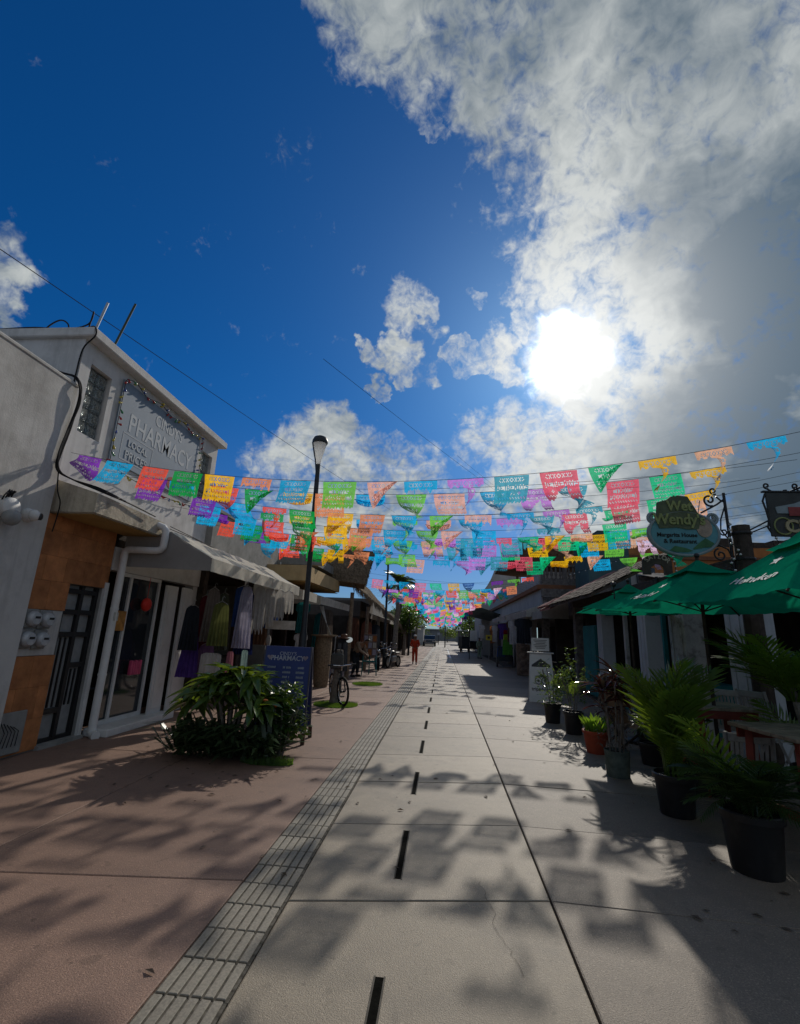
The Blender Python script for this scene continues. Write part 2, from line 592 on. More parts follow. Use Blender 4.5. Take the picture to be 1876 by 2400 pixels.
tactm = mat('tactile_paving', (0.265, 0.238, 0.19), rough=0.58, spec=0.45, var=0.12, nscale=3, bump=0.4, bscale=120, bdist=0.004,
            stain=(0.14, 0.135, 0.12), stain_amt=0.5, stain_scale=2.5, rand=0.12, fine=(80, 0.7))
jointm = mat('joint_dirt', (0.085, 0.074, 0.060), rough=0.95, spec=0.1, var=0.4, nscale=20)
earth = mat('ground_earth', (0.22, 0.19, 0.15), rough=0.95, spec=0.1, var=0.3, nscale=0.7)

g = MB()
g.grid(lambda u, v: (-600 + 1200 * u, -200 + 1400 * v, -0.06), 24, 28)
tag(g.build('ground', earth), kind='structure')
bed = MB().box(-9, 12, -6, 160, -0.055, -0.03)
pave = tag(bed.build('pavement', jointm), kind='structure')


def slab(name, p, m, top=0.0):
    """quad slab p (4 xy, ccw) with a small chamfer, 3 cm deep"""
    b = MB()
    cx = sum(q[0] for q in p) / 4
    cy = sum(q[1] for q in p) / 4
    ch = 0.007
    ins = []
    for x, y in p:
        d = math.hypot(cx - x, cy - y)
        ins.append((x + (cx - x) / d * ch * 1.4, y + (cy - y) / d * ch * 1.4))
    vs = [(x, y, -0.031) for x, y in p] + [(x, y, top - ch * 0.6) for x, y in p] + [(x, y, top) for x, y in ins]
    fs = [(0, 1, 5, 4), (1, 2, 6, 5), (2, 3, 7, 6), (3, 0, 4, 7), (4, 5, 9, 8), (5, 6, 10, 9), (6, 7, 11, 10), (7, 4, 8, 11), (8, 9, 10, 11)]
    b.add(vs, fs)
    return b.build(name, m, pave)


JY = [(-0.1 + 1.305 * k) for k in range(-3, 52)]      # joints where they meet the long groove
SK = 0.17                                          # the joints run askew
XL, XM, XG = -0.965, -0.29, 0.755
W = 0.0045
SLOT = [2.05 + 1.877 * k for k in range(-1, 20)]    # drain slots (start y), 0.86 long
for i in range(len(JY) - 1):
    a, b_ = JY[i], JY[i + 1]
    j = rnd.uniform(-0.01, 0.01)
    f = lambda x, y: y - (XG - x) * SK
    slab('slab', [(XL, f(XL, a) + W), (XG - 0.008, a + W), (XG - 0.008, b_ - W), (XL, f(XL, b_) - W)], conc, rnd.uniform(-0.0015, 0.0015))
for i in range(len(JY) - 1):
    a, b_ = JY[i], JY[i + 1]
    h = rnd.uniform(-0.003, 0.001)
    slab('slab', [(XG + 0.008, a + W), (3.75, a - 0.12 + W), (3.75, b_ - 0.12 - W), (XG + 0.008, b_ - W)], concr, h)
    if a < 30:
        slab('slab', [(3.765, a - 0.12 + W), (7.4, a - 0.12 + W), (7.4, b_ - 0.12 - W), (3.765, b_ - 0.12 - W)], concr, h - 0.001)
ly = [-4.2, -1.05, 0.85, 3.72, 7.05, 10.3, 13.6, 17.2, 21, 25, 30, 36, 44, 52, 62, 74]
for i in range(len(ly) - 1):
    a, b_ = ly[i], ly[i + 1]
    slab('slab', [(-3.35, a - 0.22 + W), (-1.352, a + W), (-1.352, b_ - W), (-3.35, b_ - 0.22 - W)], concp, rnd.uniform(-0.002, 0.0))
    slab('slab', [(-6.2, a - 0.42 + W), (-3.362, a - 0.22 + W), (-3.362, b_ - 0.22 - W), (-6.2, b_ - 0.42 - W)], concp, rnd.uniform(-0.002, 0.0))
# tactile strip: ribbed tiles
tb = MB()
tw, tl = 0.372, 0.262
tb.box(0, tw, 0, tl - 0.003, -0.03, -0.007)
for k in range(6):
    x0 = 0.012 + k * (tw - 0.014) / 6
    tb.box(x0, x0 + 0.046, 0.004, tl - 0.008, -0.007, 0.004, bev=0.003)
tme = mesh_of('tactile_tile', tb.v, tb.f)
tme.materials.append(tactm)
tme.materials.append(mat('tactile_dirt', (0.115, 0.105, 0.088), rough=0.95, spec=0.1, var=0.4, nscale=30))
for p_ in list(tme.polygons)[:6]:
    p_.material_index = 1
k = 0
y = 0.55
while y < 34 and k < 130:
    o = bpy.data.objects.new('tactile_tile', tme)
    C.objects.link(o)
    o.parent = pave
    o.location = (-1.345 + 0.002 * math.sin(k * 1.7), y, rnd.uniform(-0.001, 0.001))
    o.rotation_euler = (0, 0, rnd.uniform(-0.004, 0.004))
    y += tl
    k += 1
tz = MB().box(-1.345, -0.973, y, 110, -0.03, -0.001)
tz.build('tactile_strip', tactm, pave)
far = MB()
far.box(XL, XG - 0.008, JY[-1] + 0.02, 150, -0.03, 0.0)
far.build('concrete_strip', conc, pave)
far = MB()
far.box(XG + 0.008, 3.75, JY[-1] + 0.02, 150, -0.03, -0.001)
far.build('concrete_strip', concr, pave)
# the drain: black strips a hair above the slab, painted as shade inside the slots
slotm = mat('drain_slot_shade', (0.006, 0.006, 0.005), rough=0.95, spec=0.03, var=0.4, nscale=30)
sr = mat('drain_slot_rim', (0.10, 0.09, 0.075), rough=0.8, spec=0.2, var=0.3, nscale=12)
for k, sy in enumerate(SLOT):
    b = MB()
    b.box(XM - 0.021, XM + 0.021, sy, sy + 0.86, -0.02, 0.0042)
    s_ = b.build('drain_slot', slotm, pave)
    if sy < 14:
        q = MB()
        for x0, x1 in ((XM - 0.030, XM - 0.0215), (XM + 0.0215, XM + 0.030)):
            q.box(x0, x1, sy - 0.01, sy + 0.87, -0.02, 0.0036)
        q.build('drain_rim', sr, s_)
# a wandering crack in the near slab
ck = MB()
px, py = 0.30, 4.0
pts = []
for k in range(24):
    pts.append((px, py))
    px += rnd.uniform(-0.022, 0.026) + 0.004
    py -= rnd.uniform(0.02, 0.06)
for (x0, y0), (x1, y1) in zip(pts, pts[1:]):
    w_ = 0.0009
    ck.add([(x0 - w_, y0, 0.0035), (x0 + w_, y0, 0.0035), (x1 + w_, y1, 0.0035), (x1 - w_, y1, 0.0035)], [(3, 2, 1, 0)])
ck.build('crack', jointm, pave)


def fr(o, u, v):
    """a plane: origin, right direction, up direction -> maps (u, v, w) with w out of the front"""
    o, u, v = Vector(o), Vector(u), Vector(v)
    w = u.cross(v)
    return lambda a, b, c: o + u * a + v * b + w * c


YP, XP, ZP = (0, 1, 0), (1, 0, 0), (0, 0, 1)


def text_geo(s, size, ext=0.004, align='CENTER', sx=1.0, bold=0.0, res=3):
    cu = bpy.data.curves.new('t', 'FONT')
    cu.body = s
    cu.size = size
    cu.extrude = ext
    cu.offset = bold
    cu.align_x = align
    cu.resolution_u = res
    o = bpy.data.objects.new('t', cu)
    C.objects.link(o)
    dg = bpy.context.evaluated_depsgraph_get()
    me = bpy.data.meshes.new_from_object(o.evaluated_get(dg))
    vs = [(v.co.x * sx, v.co.y, v.co.z + ext) for v in me.vertices]
    fs = [tuple(p.vertices) for p in me.polygons]
    bpy.data.objects.remove(o)
    bpy.data.curves.remove(cu)
    bpy.data.meshes.remove(me)
    return vs, fs


def put_text(mb, P, s, u, v, size, **k):
    vs, fs = text_geo(s, size, **k)
    mb.add([P(u + a, v + b, c) for a, b, c in vs], fs)
    return mb


# ------------------------------------------------------------------ materials of the buildings
plaster = mat('white_plaster', (0.52, 0.50, 0.47), rough=0.9, spec=0.15, var=0.06, nscale=2.2, bump=0.35, bscale=45, bdist=0.008,
              stain=(0.24, 0.22, 0.20), stain_amt=0.7, stain_scale=0.9, streak=0.5)
plaster2 = mat('pharmacy_plaster', (0.58, 0.565, 0.55), rough=0.9, spec=0.15, var=0.06, nscale=3, bump=0.3, bscale=60, bdist=0.006,
               stain=(0.30, 0.28, 0.26), stain_amt=0.65, stain_scale=1.4, streak=0.45)
greyp = mat('grey_render', (0.27, 0.265, 0.25), rough=0.92, spec=0.12, var=0.16, nscale=2.5, bump=0.4, bscale=35, bdist=0.01,
            stain=(0.10, 0.10, 0.09), stain_amt=0.6, stain_scale=1.8, streak=0.35)
moss = mat('stained_concrete', (0.52, 0.46, 0.36), rough=0.95, spec=0.1, var=0.18, nscale=3, bump=0.6, bscale=22, bdist=0.015,
           stain=(0.035, 0.034, 0.03), stain_amt=0.95, stain_scale=3.0, streak=0.75)
ochre = mat('ochre_soffit', (0.42, 0.27, 0.10), rough=0.9, spec=0.12, var=0.12, nscale=2)
tilem = mat('orange_stone_tile', (0.42, 0.165, 0.06), rough=0.72, spec=0.3, var=0.22, nscale=4.5, bump=0.35, bscale=18, bdist=0.008,
            stain=(0.20, 0.07, 0.03), stain_amt=0.6, stain_scale=3.5, rand=0.12)
white = mat('white_paint', (0.66, 0.65, 0.63), rough=0.6, spec=0.3, var=0.05, nscale=3, bump=0.12, bscale=50,
            stain=(0.34, 0.32, 0.29), stain_amt=0.45, stain_scale=2.2)
pvc = mat('white_pvc', (0.68, 0.67, 0.65), rough=0.45, spec=0.4, var=0.05, nscale=4, bump=0.03, stain=(0.36, 0.33, 0.3), stain_amt=0.4, stain_scale=3)
black = mat('black_iron', (0.013, 0.013, 0.014), rough=0.5, spec=0.4, var=0.2, nscale=10, bump=0.1)
blackp = mat('black_paint', (0.016, 0.018, 0.021), rough=0.42, spec=0.45, var=0.2, nscale=8, bump=0.05)
frost = mat('frosted_pane', (0.26, 0.26, 0.255), rough=0.5, spec=0.3, var=0.12, nscale=8, bump=0.5, bscale=90, bdist=0.004)
dglass = glass_mat('dark_glass')
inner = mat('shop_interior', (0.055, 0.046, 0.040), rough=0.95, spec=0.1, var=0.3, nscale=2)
rubber = mat('black_cable', (0.012, 0.012, 0.013), rough=0.7, spec=0.25, var=0.2, nscale=20, bump=0)
steel = mat('galvanised_steel', (0.38, 0.39, 0.40), rough=0.4, spec=0.5, metal=0.85, var=0.15, nscale=10, bump=0.08)
rust = mat('rusty_steel', (0.13, 0.075, 0.05), rough=0.8, spec=0.25, var=0.4, nscale=15, bump=0.3)
canvas = mat('cream_canvas', (0.62, 0.58, 0.50), rough=0.88, spec=0.12, var=0.08, nscale=4, bump=0.25, bscale=260, bdist=0.002,
             stain=(0.24, 0.22, 0.19), stain_amt=0.6, stain_scale=2.2, streak=0.35, trans=0.25)
canvasg = mat('grey_canvas', (0.30, 0.29, 0.28), rough=0.9, spec=0.1, var=0.1, nscale=4, bump=0.25, bscale=260, bdist=0.002,
              stain=(0.14, 0.13, 0.12), stain_amt=0.5, stain_scale=2, trans=0.15)
tanp = mat('tan_plaster', (0.50, 0.36, 0.19), rough=0.9, spec=0.12, var=0.08, nscale=2.5, bump=0.3, bscale=40,
           stain=(0.24, 0.16, 0.09), stain_amt=0.5, stain_scale=1.7, streak=0.3)
thatch = mat('palm_thatch', (0.20, 0.155, 0.11), rough=0.97, spec=0.05, var=0.4, nscale=14, bump=0.9, bscale=60, bdist=0.02,
             stain=(0.05, 0.045, 0.04), stain_amt=0.6, stain_scale=2.5)
wood = mat('weathered_wood', (0.22, 0.16, 0.11), rough=0.85, spec=0.2, var=0.3, nscale=9, bump=0.4, bscale=45, bdist=0.006)
dwood = mat('dark_wood', (0.055, 0.042, 0.034), rough=0.8, spec=0.2, var=0.3, nscale=9, bump=0.4, bscale=45, bdist=0.006)
signgrey = mat('grey_blue_banner', (0.20, 0.25, 0.315), rough=0.7, spec=0.25, var=0.05, nscale=2, bump=0.08, bscale=8,
               stain=(0.15, 0.18, 0.22), stain_amt=0.4, stain_scale=1.5)
letw = mat('white_lettering', (0.40, 0.43, 0.46), rough=0.7, spec=0.2, var=0.05, bump=0, nscale=5, stain=(0.4, 0.42, 0.45), stain_amt=0.5, stain_scale=4)
navy = mat('navy_board', (0.028, 0.045, 0.155), rough=0.55, spec=0.3, var=0.12, nscale=2.5, bump=0.05, stain=(0.045, 0.065, 0.17), stain_amt=0.5)

# ------------------------------------------------------------------ near white building on the left
t = thing('white_plaster_building', 'low white plaster building with a sloping shadow line, at the left edge', 'building', (-5.3, 0, 0))
rx = 5.3
b = MB().box(-7, 0, -9, 5.75, 0, 4.93)
b.build('wall', plaster, t)
b = MB().box(-7.02, 0.012, -9.02, 5.762, 4.93, 5.0, bev=0.02)
b.build('coping', plaster, t)
b = MB().box(0.0, 0.012, -9, 5.74, 0.0, 0.16, bev=0.004)
b.build('plinth', greyp, t)

# ------------------------------------------------------------------ pharmacy building
t = thing('pharmacy_building', 'two storey white pharmacy with glass block windows and orange stone by the door', 'building', (-5.4, 8, 0))
T0 = Vector((-5.4, 8, 0))


def L(x0, x1, y0, y1, z0, z1, name, m, par=None, bev=0.0, org=None):
    """box in world coordinates as a part"""
    org = T0 if org is None else org
    return MB().box(x0 - org.x, x1 - org.x, y0 - org.y, y1 - org.y, z0 - org.z, z1 - org.z, bev=bev).build(name, m, par if par is not None else t)


# upper storey with window openings
wb = MB()
X0, X1 = -10.5, -5.4


def wallx(mb, x0, x1, y0, y1, z0, z1, holes, org):
    """wall facing the street with rectangular holes (y0,y1,z0,z1): built of strips butted end to end"""
    ys = sorted(set([y0, y1] + [h[0] for h in holes] + [h[1] for h in holes]))
    for a, b_ in zip(ys, ys[1:]):
        hs = sorted([h for h in holes if h[0] <= a + 1e-6 and h[1] >= b_ - 1e-6], key=lambda h: h[2])
        z = z0
        for h in hs:
            if h[2] > z + 1e-6:
                mb.box(x0 - org.x, x1 - org.x, a - org.y, b_ - org.y, z - org.z, h[2] - org.z)
            z = h[3]
        if z < z1 - 1e-6:
            mb.box(x0 - org.x, x1 - org.x, a - org.y, b_ - org.y, z - org.z, z1 - org.z)


W1 = (6.0, 6.46, 4.40, 5.50)
W2 = (9.47, 9.93, 4.40, 5.48)
wallx(wb, -5.6, -5.4, 5.8, 10.13, 3.14, 5.80, [W1, W2], T0)
wb.box(X0 - T0.x, -5.601 - T0.x, 5.8 - T0.y, 6.0 - T0.y, 3.14, 5.80)
wb.box(X0 - T0.x, -5.601 - T0.x, 9.93 - T0.y, 10.13 - T0.y, 3.14, 5.80)
wb.box(X0 - T0.x, X0 + 0.2 - T0.x, 6.0 - T0.y, 9.93 - T0.y, 3.14, 5.80)
wb.build('wall', plaster2, t)
b = MB().box(X0 - T0.x, -5.22 - T0.x, 5.72 - T0.y, 10.22 - T0.y, 5.801, 5.95, bev=0.015)
b.build('roof', plaster2, t)
gb = mat('glass_block', (0.34, 0.38, 0.38), rough=0.10, spec=1.0, metal=0.6, var=0.3, nscale=26, bump=1.0, bscale=34, bdist=0.2)
gbm = MB()
gbm.grid(lambda u, v: (0.035 * math.sin(PI * u) ** 0.4 * math.sin(PI * v) ** 0.4 if 0 < u < 1 and 0 < v < 1 else 0, 0.004 + u * 0.217, 0.004 + v * 0.21), 5, 5)
gbm.box(-0.06, -0.001, 0.004, 0.221, 0.004, 0.214)
gme = mesh_of('glass_block', gbm.v, gbm.f, True)
for h in (W1, W2):
    w_ = MB()
    y0, y1, z0, z1 = h
    w_.box(-5.52 + 5.4, -5.5 + 5.4, y0 - 8, y1 - 8, z0, z1)
    win = w_.build('window', greyp, t)
    for j in range(5):
        for i in range(2):
            share('glass_block', gme, gb, win, (-0.085, y0 - 8 + 0.008 + i * 0.225, z0 + 0.008 + j * 0.2165))
# ground floor: orange stone bay with the gate, then the shop
oz = 3.12
L(-5.6, -5.405, 5.76, 6.47, 0, oz, 'wall', greyp)
L(-5.6, -5.405, 7.17, 7.26, 0, 3.139, 'wall', greyp)
L(-5.6, -5.405, 6.47, 7.17, 2.21, oz, 'wall', greyp)
tz_ = [0.02, 0.42, 0.82, 1.22, 1.82, 2.21, 2.55, 2.9, 3.11]
L(-5.404, -5.39, 5.78, 6.44, 1.225, 1.815, 'meter_backing', plaster)
hole = (1.10, 2.10)


def tile_run(y0, y1, z0, z1, off):
    n = max(1, round((y1 - y0) / 0.36))
    ys = [y0 + (y1 - y0) * k / n for k in range(n + 1)]
    if off and n > 1:
        ys = [y0] + [y + (y1 - y0) / n * 0.5 for y in ys[:-1]] + [y1]
    for a, c_ in zip(ys, ys[1:]):
        MB().box(0, 0.022 + rnd.uniform(-0.001, 0.0015), a - 8 + 0.0012, c_ - 8 - 0.0012, z0 + 0.0012, z1 - 0.0012, bev=0.002).build('stone_tile', tilem, t)


for k in range(len(tz_) - 1):
    z0, z1 = tz_[k], tz_[k + 1]
    if z1 <= 2.21:
        if z1 < 1.3 or z0 > 1.8:
            tile_run(5.77, 6.465, z0, z1, k % 2)
        elif False:
            tile_run(6.2, 6.465, z0, z1, 0)
    else:
        tile_run(5.77, 7.24, z0, z1, k % 2)
# gate
gt = MB().box(-0.12, -0.10, 6.47 - 8, 7.17 - 8, 0.02, 2.2).build('gate', frost, t)
fm = MB()
for y in (6.47, 6.80, 7.10):
    fm.box(-0.098, -0.05, y - 8, y - 8 + 0.065, 0.03, 2.2)
for z in (0.03, 0.42, 1.02, 1.46, 1.78, 2.08):
    for a, c_ in ((6.536, 6.80), (6.866, 7.10)):
        if z == 1.02 and a < 6.6:
            continue
        if z == 0.42 and a > 6.7:
            continue
        if z == 1.46 and a < 6.6:
            fm.box(-0.097, -0.052, a - 8, c_ - 8, 1.46, 1.53)
            continue
        fm.box(-0.097, -0.052, a - 8, c_ - 8, z, z + 0.07)
fm.build('gate_frame', black, gt)
bars = MB()
for a in (6.62, 6.71, 6.94, 7.02):
    bars.box(-0.096, -0.075, a - 8, a - 8 + 0.018, 0.5, 1.45 if a < 6.8 else 1.0)
bars.build('bar', black, gt)
L(-5.55, -5.36, 7.172, 7.255, 0.0, 2.3, 'door_jamb', white)
L(-5.5, -5.33, 6.44, 7.27, 0.0, 0.05, 'doorstep', greyp)
# shop: shell, threshold, glazed door, white leaves
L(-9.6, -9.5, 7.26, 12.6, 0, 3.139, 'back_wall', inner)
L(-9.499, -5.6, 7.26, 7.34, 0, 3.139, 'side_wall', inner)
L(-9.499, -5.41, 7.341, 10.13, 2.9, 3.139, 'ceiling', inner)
L(-5.6, -5.38, 7.27, 10.13, 2.52, 2.899, 'shop_lintel', white)
L(-5.42, -5.02, 7.35, 9.2, 0.0, 0.11, 'threshold', white, bev=0.01)
dr = L(-5.43, -5.40, 7.56, 8.66, 0.12, 2.5, 'shop_door', dglass)
b = MB()
for y in (7.5, 7.78, 8.62):
    b.box(0.002, 0.035, y - 8, y - 8 + 0.055, 0.112, 2.51)
b.box(0.001, 0.034, 7.5 - 8, 8.675 - 8, 2.45, 2.51)
b.box(0.001, 0.034, 7.5 - 8, 8.675 - 8, 0.112, 0.18)
b.build('door_frame', white, dr)
for (ya, yb, xo) in ((8.72, 9.12, 0.10), (9.2, 9.52, 0.16), (9.56, 9.76, 0.06)):
    b = MB()
    b.box(0.0 + xo, 0.045 + xo, ya - 8, yb - 8, 0.05, 2.42, bev=0.006)
    b.box(0.046 + xo, 0.056 + xo, ya - 8 + 0.06, yb - 8 - 0.06, 0.2, 1.15, bev=0.003)
    b.box(0.046 + xo, 0.056 + xo, ya - 8 + 0.06, yb - 8 - 0.06, 1.3, 2.3, bev=0.003)
    b.build('white_leaf', white, t)
L(-5.6, -5.41, 9.95, 10.13, 0, 2.519, 'pillar', white)
# things seen in the shop door: poster, red toy, pink parcel
for (nm, lb, ct, y, z, s, col) in (('red_ball', 'bright red ball hanging behind the pharmacy glass door', 'ball', 8.22, 2.02, 0.12, (0.6, 0.03, 0.02)),
                                   ('pink_parcel', 'pink striped parcel low behind the pharmacy glass door', 'parcel', 8.2, 0.95, 0.12, (0.5, 0.06, 0.14))):
    m_ = mat(nm + '_skin', col, rough=0.5, var=0.15)
    b = MB()
    if 'ball' in nm:
        b.ball((0, 0, 0), (s * 0.6, s, s), 14, 8)
        b.tube([(0, 0, s), (0, 0, s + 0.36)], 0.004, 5)
    else:
        for k in range(5):
            b.box(-0.03, 0.03, -0.15 + k * 0.06, -0.1 + k * 0.06, -0.12, 0.12 - 0.02 * (k % 2), bev=0.01)
    o = b.build(nm, m_, smooth='auto', loc=(-5.30, y, z))
    tag(o, lb, ct)
o = MB().box(-0.004, 0.004, -0.11, 0.11, -0.16, 0.16).build('poster', mat('orange_poster', (0.42, 0.20, 0.05), var=0.3, nscale=9), loc=(-5.355, 7.68, 1.72))
tag(o, 'small orange poster stuck beside the pharmacy door frame', 'poster')
o = MB().box(-0.004, 0.004, -0.05, 0.05, -0.065, 0.065).build('notice', mat('paper_notice', (0.45, 0.44, 0.4), var=0.2, nscale=20), loc=(-5.19, 7.31, 1.78))
tag(o, 'small square notice taped to the white drainpipe', 'notice')

# canopy slab over the gate
cn = MB()
P0, P1 = 5.85, 7.47
cn.hexa([(-0.02, P0 - 8, 3.13), (0.66, P0 - 8, 3.13), (0.66, P1 - 8, 3.13), (-0.02, P1 - 8, 3.13),
         (-0.02, P0 - 8, 3.60), (0.66, P0 - 8, 3.40), (0.66, P1 - 8, 3.36), (-0.02, P1 - 8, 3.56)])
cn.box(0.0, 0.64, P0 - 7.98, P1 - 8.02, 3.118, 3.129)
tag_ = cn.build('canopy', moss, t)
cs = MB().box(0.03, 0.60, P0 - 7.95, P1 - 8.05, 3.108, 3.1175).build('soffit', ochre, t)

# drainpipe
t = thing('drainpipe', 'white plastic drainpipe running down beside the black gate', 'pipe', (-5.24, 7.31, 0))
b = MB()
b.tube([(0.0, 0, 0.12), (0, 0, 2.78), (0.012, 0, 2.83), (0.05, 0, 2.86), (0.1, 0, 2.865), (0.50, 0.06, 2.865), (0.56, 0.07, 2.88), (0.6, 0.075, 2.93), (0.605, 0.075, 3.1), (0.60, 0.075, 3.2), (0.56, 0.06, 3.26), (0.45, 0.0, 3.30)], 0.058, 12)
b.build('pipe', pvc, t, smooth='auto')
b = MB().tube([(0, 0, 0.13), (0.01, 0, 0.07), (0.05, -0.02, 0.045), (0.12, -0.06, 0.04)], 0.066, 12)
b.build('shoe', pvc, t, smooth='auto')
for z in (0.9, 1.9):
    MB().lathe([(0.061, -0.02), (0.064, -0.01), (0.064, 0.01), (0.061, 0.02)], 14, (0, 0, z)).build('collar', pvc, t)

# electricity meters
for k, (dy, z, lb) in enumerate(((5.90, 1.70, 'upper left round electricity meter at the orange wall'), (6.13, 1.69, 'upper right round electricity meter on the grey patch'),
                                 (5.88, 1.44, 'lower left round electricity meter with a dark cable below'), (6.11, 1.43, 'lower right pale meter box under the glass one'))):
    t = thing('electricity_meter', lb, 'meter', (-5.389, dy, z), group='electricity meters beside the gate')
    MB().box(0, 0.045, -0.105, 0.105, -0.12, 0.12, bev=0.012).build('back_box', greyp, t)
    q = MB()
    q.M = Matrix.Rotation(PI / 2, 4, 'Y')
    q.lathe([(0.095, 0.04), (0.10, 0.06), (0.095, 0.10), (0.075, 0.125), (0.03, 0.13)], 18)
    q.build('dome', mat('meter_glass', (0.40, 0.41, 0.42), rough=0.22, spec=0.6, var=0.15, nscale=12, bump=0.1), t, smooth='auto')
    MB().box(0.131, 0.134, -0.04, 0.04, 0.0, 0.03).build('dial', black, t)
t = thing('utility_panel', 'pale utility cover plate low beside the doorstep', 'panel', (-5.375, 5.95, 0.30))
MB().box(0, 0.03, -0.22, 0.22, -0.25, 0.25, bev=0.008).build('plate', greyp, t)
q = MB()
for k in range(5):
    q.tube([(0.035, -0.16 + k * 0.05, 0.15 - k * 0.02), (0.06, -0.1 + k * 0.05, 0.02), (0.036, -0.12 + k * 0.06, -0.16)], 0.005, 6)
q.build('cable', rubber, t)
# dome camera and floodlight on the white wall
t = thing('security_camera', 'white dome security camera with a black lens on the wall', 'camera', (-5.30, 5.42, 2.97))
q = MB(); q.M = Matrix.Rotation(PI / 2, 4, 'Y')
q.lathe([(0.085, 0.0), (0.088, 0.03), (0.075, 0.075)], 18)
q.build('mount', white, t, smooth='auto')
MB().ball((0.10, 0, 0), 0.072, 14, 10).build('dome', white, t, smooth=True)
q = MB(); q.M = Matrix.Translation((0.13, 0.035, -0.008)) @ Matrix.Rotation(PI / 2, 4, 'Y') @ Matrix.Rotation(-0.5, 4, 'X')
q.lathe([(0.045, 0.0), (0.045, 0.035), (0.03, 0.045)], 14)
q.build('lens', blackp, t, smooth='auto')
t = thing('floodlight', 'round white floodlight with tangled black wiring at the frame edge', 'light', (-5.30, 5.08, 2.98))
q = MB(); q.M = Matrix.Rotation(PI / 2, 4, 'Y')
q.lathe([(0.11, 0.0), (0.13, 0.05), (0.12, 0.12), (0.08, 0.15)], 18)
q.build('housing', white, t, smooth='auto')
MB().ball((0.14, 0, -0.12), (0.09, 0.11, 0.10), 14, 10).build('bulb', frost, t, smooth=True)
q = MB()
for k in range(4):
    a = k * 1.3
    q.tube([(0.02, -0.08 + 0.03 * k, 0.02), (0.10, -0.12 + 0.04 * k, 0.12 + 0.03 * k), (0.05, -0.02 + 0.03 * k, 0.22), (0.005, 0.02, 0.14)], 0.008, 6)
q.build('wiring', rubber, t)


def cable(pts, r=0.012, n=6):
    return MB().tube(pts, r, n)


def smooth_path(pts, k=6):
    """Catmull-Rom through pts"""
    P = [Vector(p) for p in pts]
    P = [P[0] * 2 - P[1]] + P + [P[-1] * 2 - P[-2]]
    out = []
    for i in range(1, len(P) - 2):
        for j in range(k):
            s_ = j / k
            a, b_, c_, d_ = P[i - 1], P[i], P[i + 1], P[i + 2]
            out.append(0.5 * ((2 * b_) + (c_ - a) * s_ + (2 * a - 5 * b_ + 4 * c_ - d_) * s_ * s_ + (3 * b_ - a - 3 * c_ + d_) * s_ ** 3))
    out.append(P[-2])
    return out


t = thing('cable_bundle', 'thick black cable bundle hanging down the joint of the two white buildings', 'cable', (-5.3, 5.7, 5.0))
for k in range(5):
    o_ = rnd.uniform(-0.03, 0.03)
    p_ = rnd.uniform(-0.03, 0.03)
    pts = [(-0.35, -0.10, 0.13 + k * 0.01), (-0.05 + p_, -0.02 + o_, 0.10), (0.05, 0.02 + o_, -0.05), (0.05 + p_, 0.06, -0.3), (0.04, 0.0 + o_, -0.75),
           (0.035, -0.05 + o_, -1.1), (0.04 + p_, -0.02, -1.32), (0.12, 0.14 + o_, -1.40), (0.55, 0.2, -1.56 + 0.01 * k), (0.60, 0.8 + o_, -1.58), (0.62, 1.4, -1.62)]
    cable(smooth_path(pts), 0.011 if k < 3 else 0.008).build('cable', rubber, t)
pts = [(0.03, 0.0, -1.3), (0.10, -0.02, -1.6), (0.09, 0.08, -1.75), (0.06, 0.12, -1.9), (0.0, 0.16, -2.15)]
cable(smooth_path(pts), 0.009).build('cable', rubber, t)
t = thing('roof_cable', 'loop of black cable curling up from the pharmacy roof corner', 'cable', (-5.5, 5.8, 5.95))
cable(smooth_path([(-0.9, 0.2, 0.0), (-0.78, 0.2, 0.22), (-0.6, 0.2, 0.33), (-0.45, 0.2, 0.25), (-0.38, 0.2, 0.05), (-0.1, 0.1, 0.03), (0.22, -0.05, 0.02), (0.30, -0.07, -0.15), (0.10, -0.02, -0.35), (0.09, -0.03, -0.9)]), 0.012).build('cable', rubber, t)
cable(smooth_path([(-1.6, -0.02, 0.02), (-0.8, 0.0, 0.06), (-0.3, 0.02, 0.03), (0.05, 0.03, 0.12), (0.12, 0.0, 0.32), (0.05, 0.05, 0.05)]), 0.011).build('cable', rubber, t)
for (lb, p, q_, m_) in (('short grey pipe standing upright on the pharmacy roof corner', (-5.5, 6.0, 5.95), (-5.36, 6.0, 6.58), steel),
                        ('slanted green reinforcement rod on the pharmacy roof edge', (-5.42, 6.35, 5.95), (-5.20, 6.38, 6.85), mat('green_rod', (0.05, 0.07, 0.05), rough=0.7))):
    o = MB().tube([(0, 0, 0), tuple(Vector(q_) - Vector(p))], 0.018, 8).build('roof_rod', m_, loc=p)
    tag(o, lb, 'rod')

# pharmacy sign with its lights
t = thing('pharmacy_sign', 'grey blue painted pharmacy sign with white capital letters on upper wall', 'sign', (-5.397, 6.70, 4.22))
MB().box(0, 0.03, 0, 2.55, 0, 1.42, bev=0.004).build('panel', signgrey, t)
P = fr((0.031, 0, 0), YP, ZP)
b = MB()
put_text(b, P, "CINDY'S", 1.42, 1.05, 0.30, sx=0.82, bold=0.004, ext=0.0015)
put_text(b, P, "PHARMACY", 1.30, 0.62, 0.46, sx=0.84, bold=0.006, ext=0.0015)
b.build('lettering', letw, t)
b = MB()
put_text(b, P, "LOCAL", 0.62, 0.37, 0.17, sx=1.0, bold=0.002)
put_text(b, P, "PRICES", 0.62, 0.15, 0.20, sx=1.0, bold=0.002)
for (a, c_, d_, e_) in ((0.2, 1.04, 0.555, 0.57), (0.2, 1.04, 0.10, 0.115), (0.2, 0.214, 0.1151, 0.5549), (1.026, 1.04, 0.1151, 0.5549)):
    b.box(0.031, 0.033, a, c_, d_, e_)
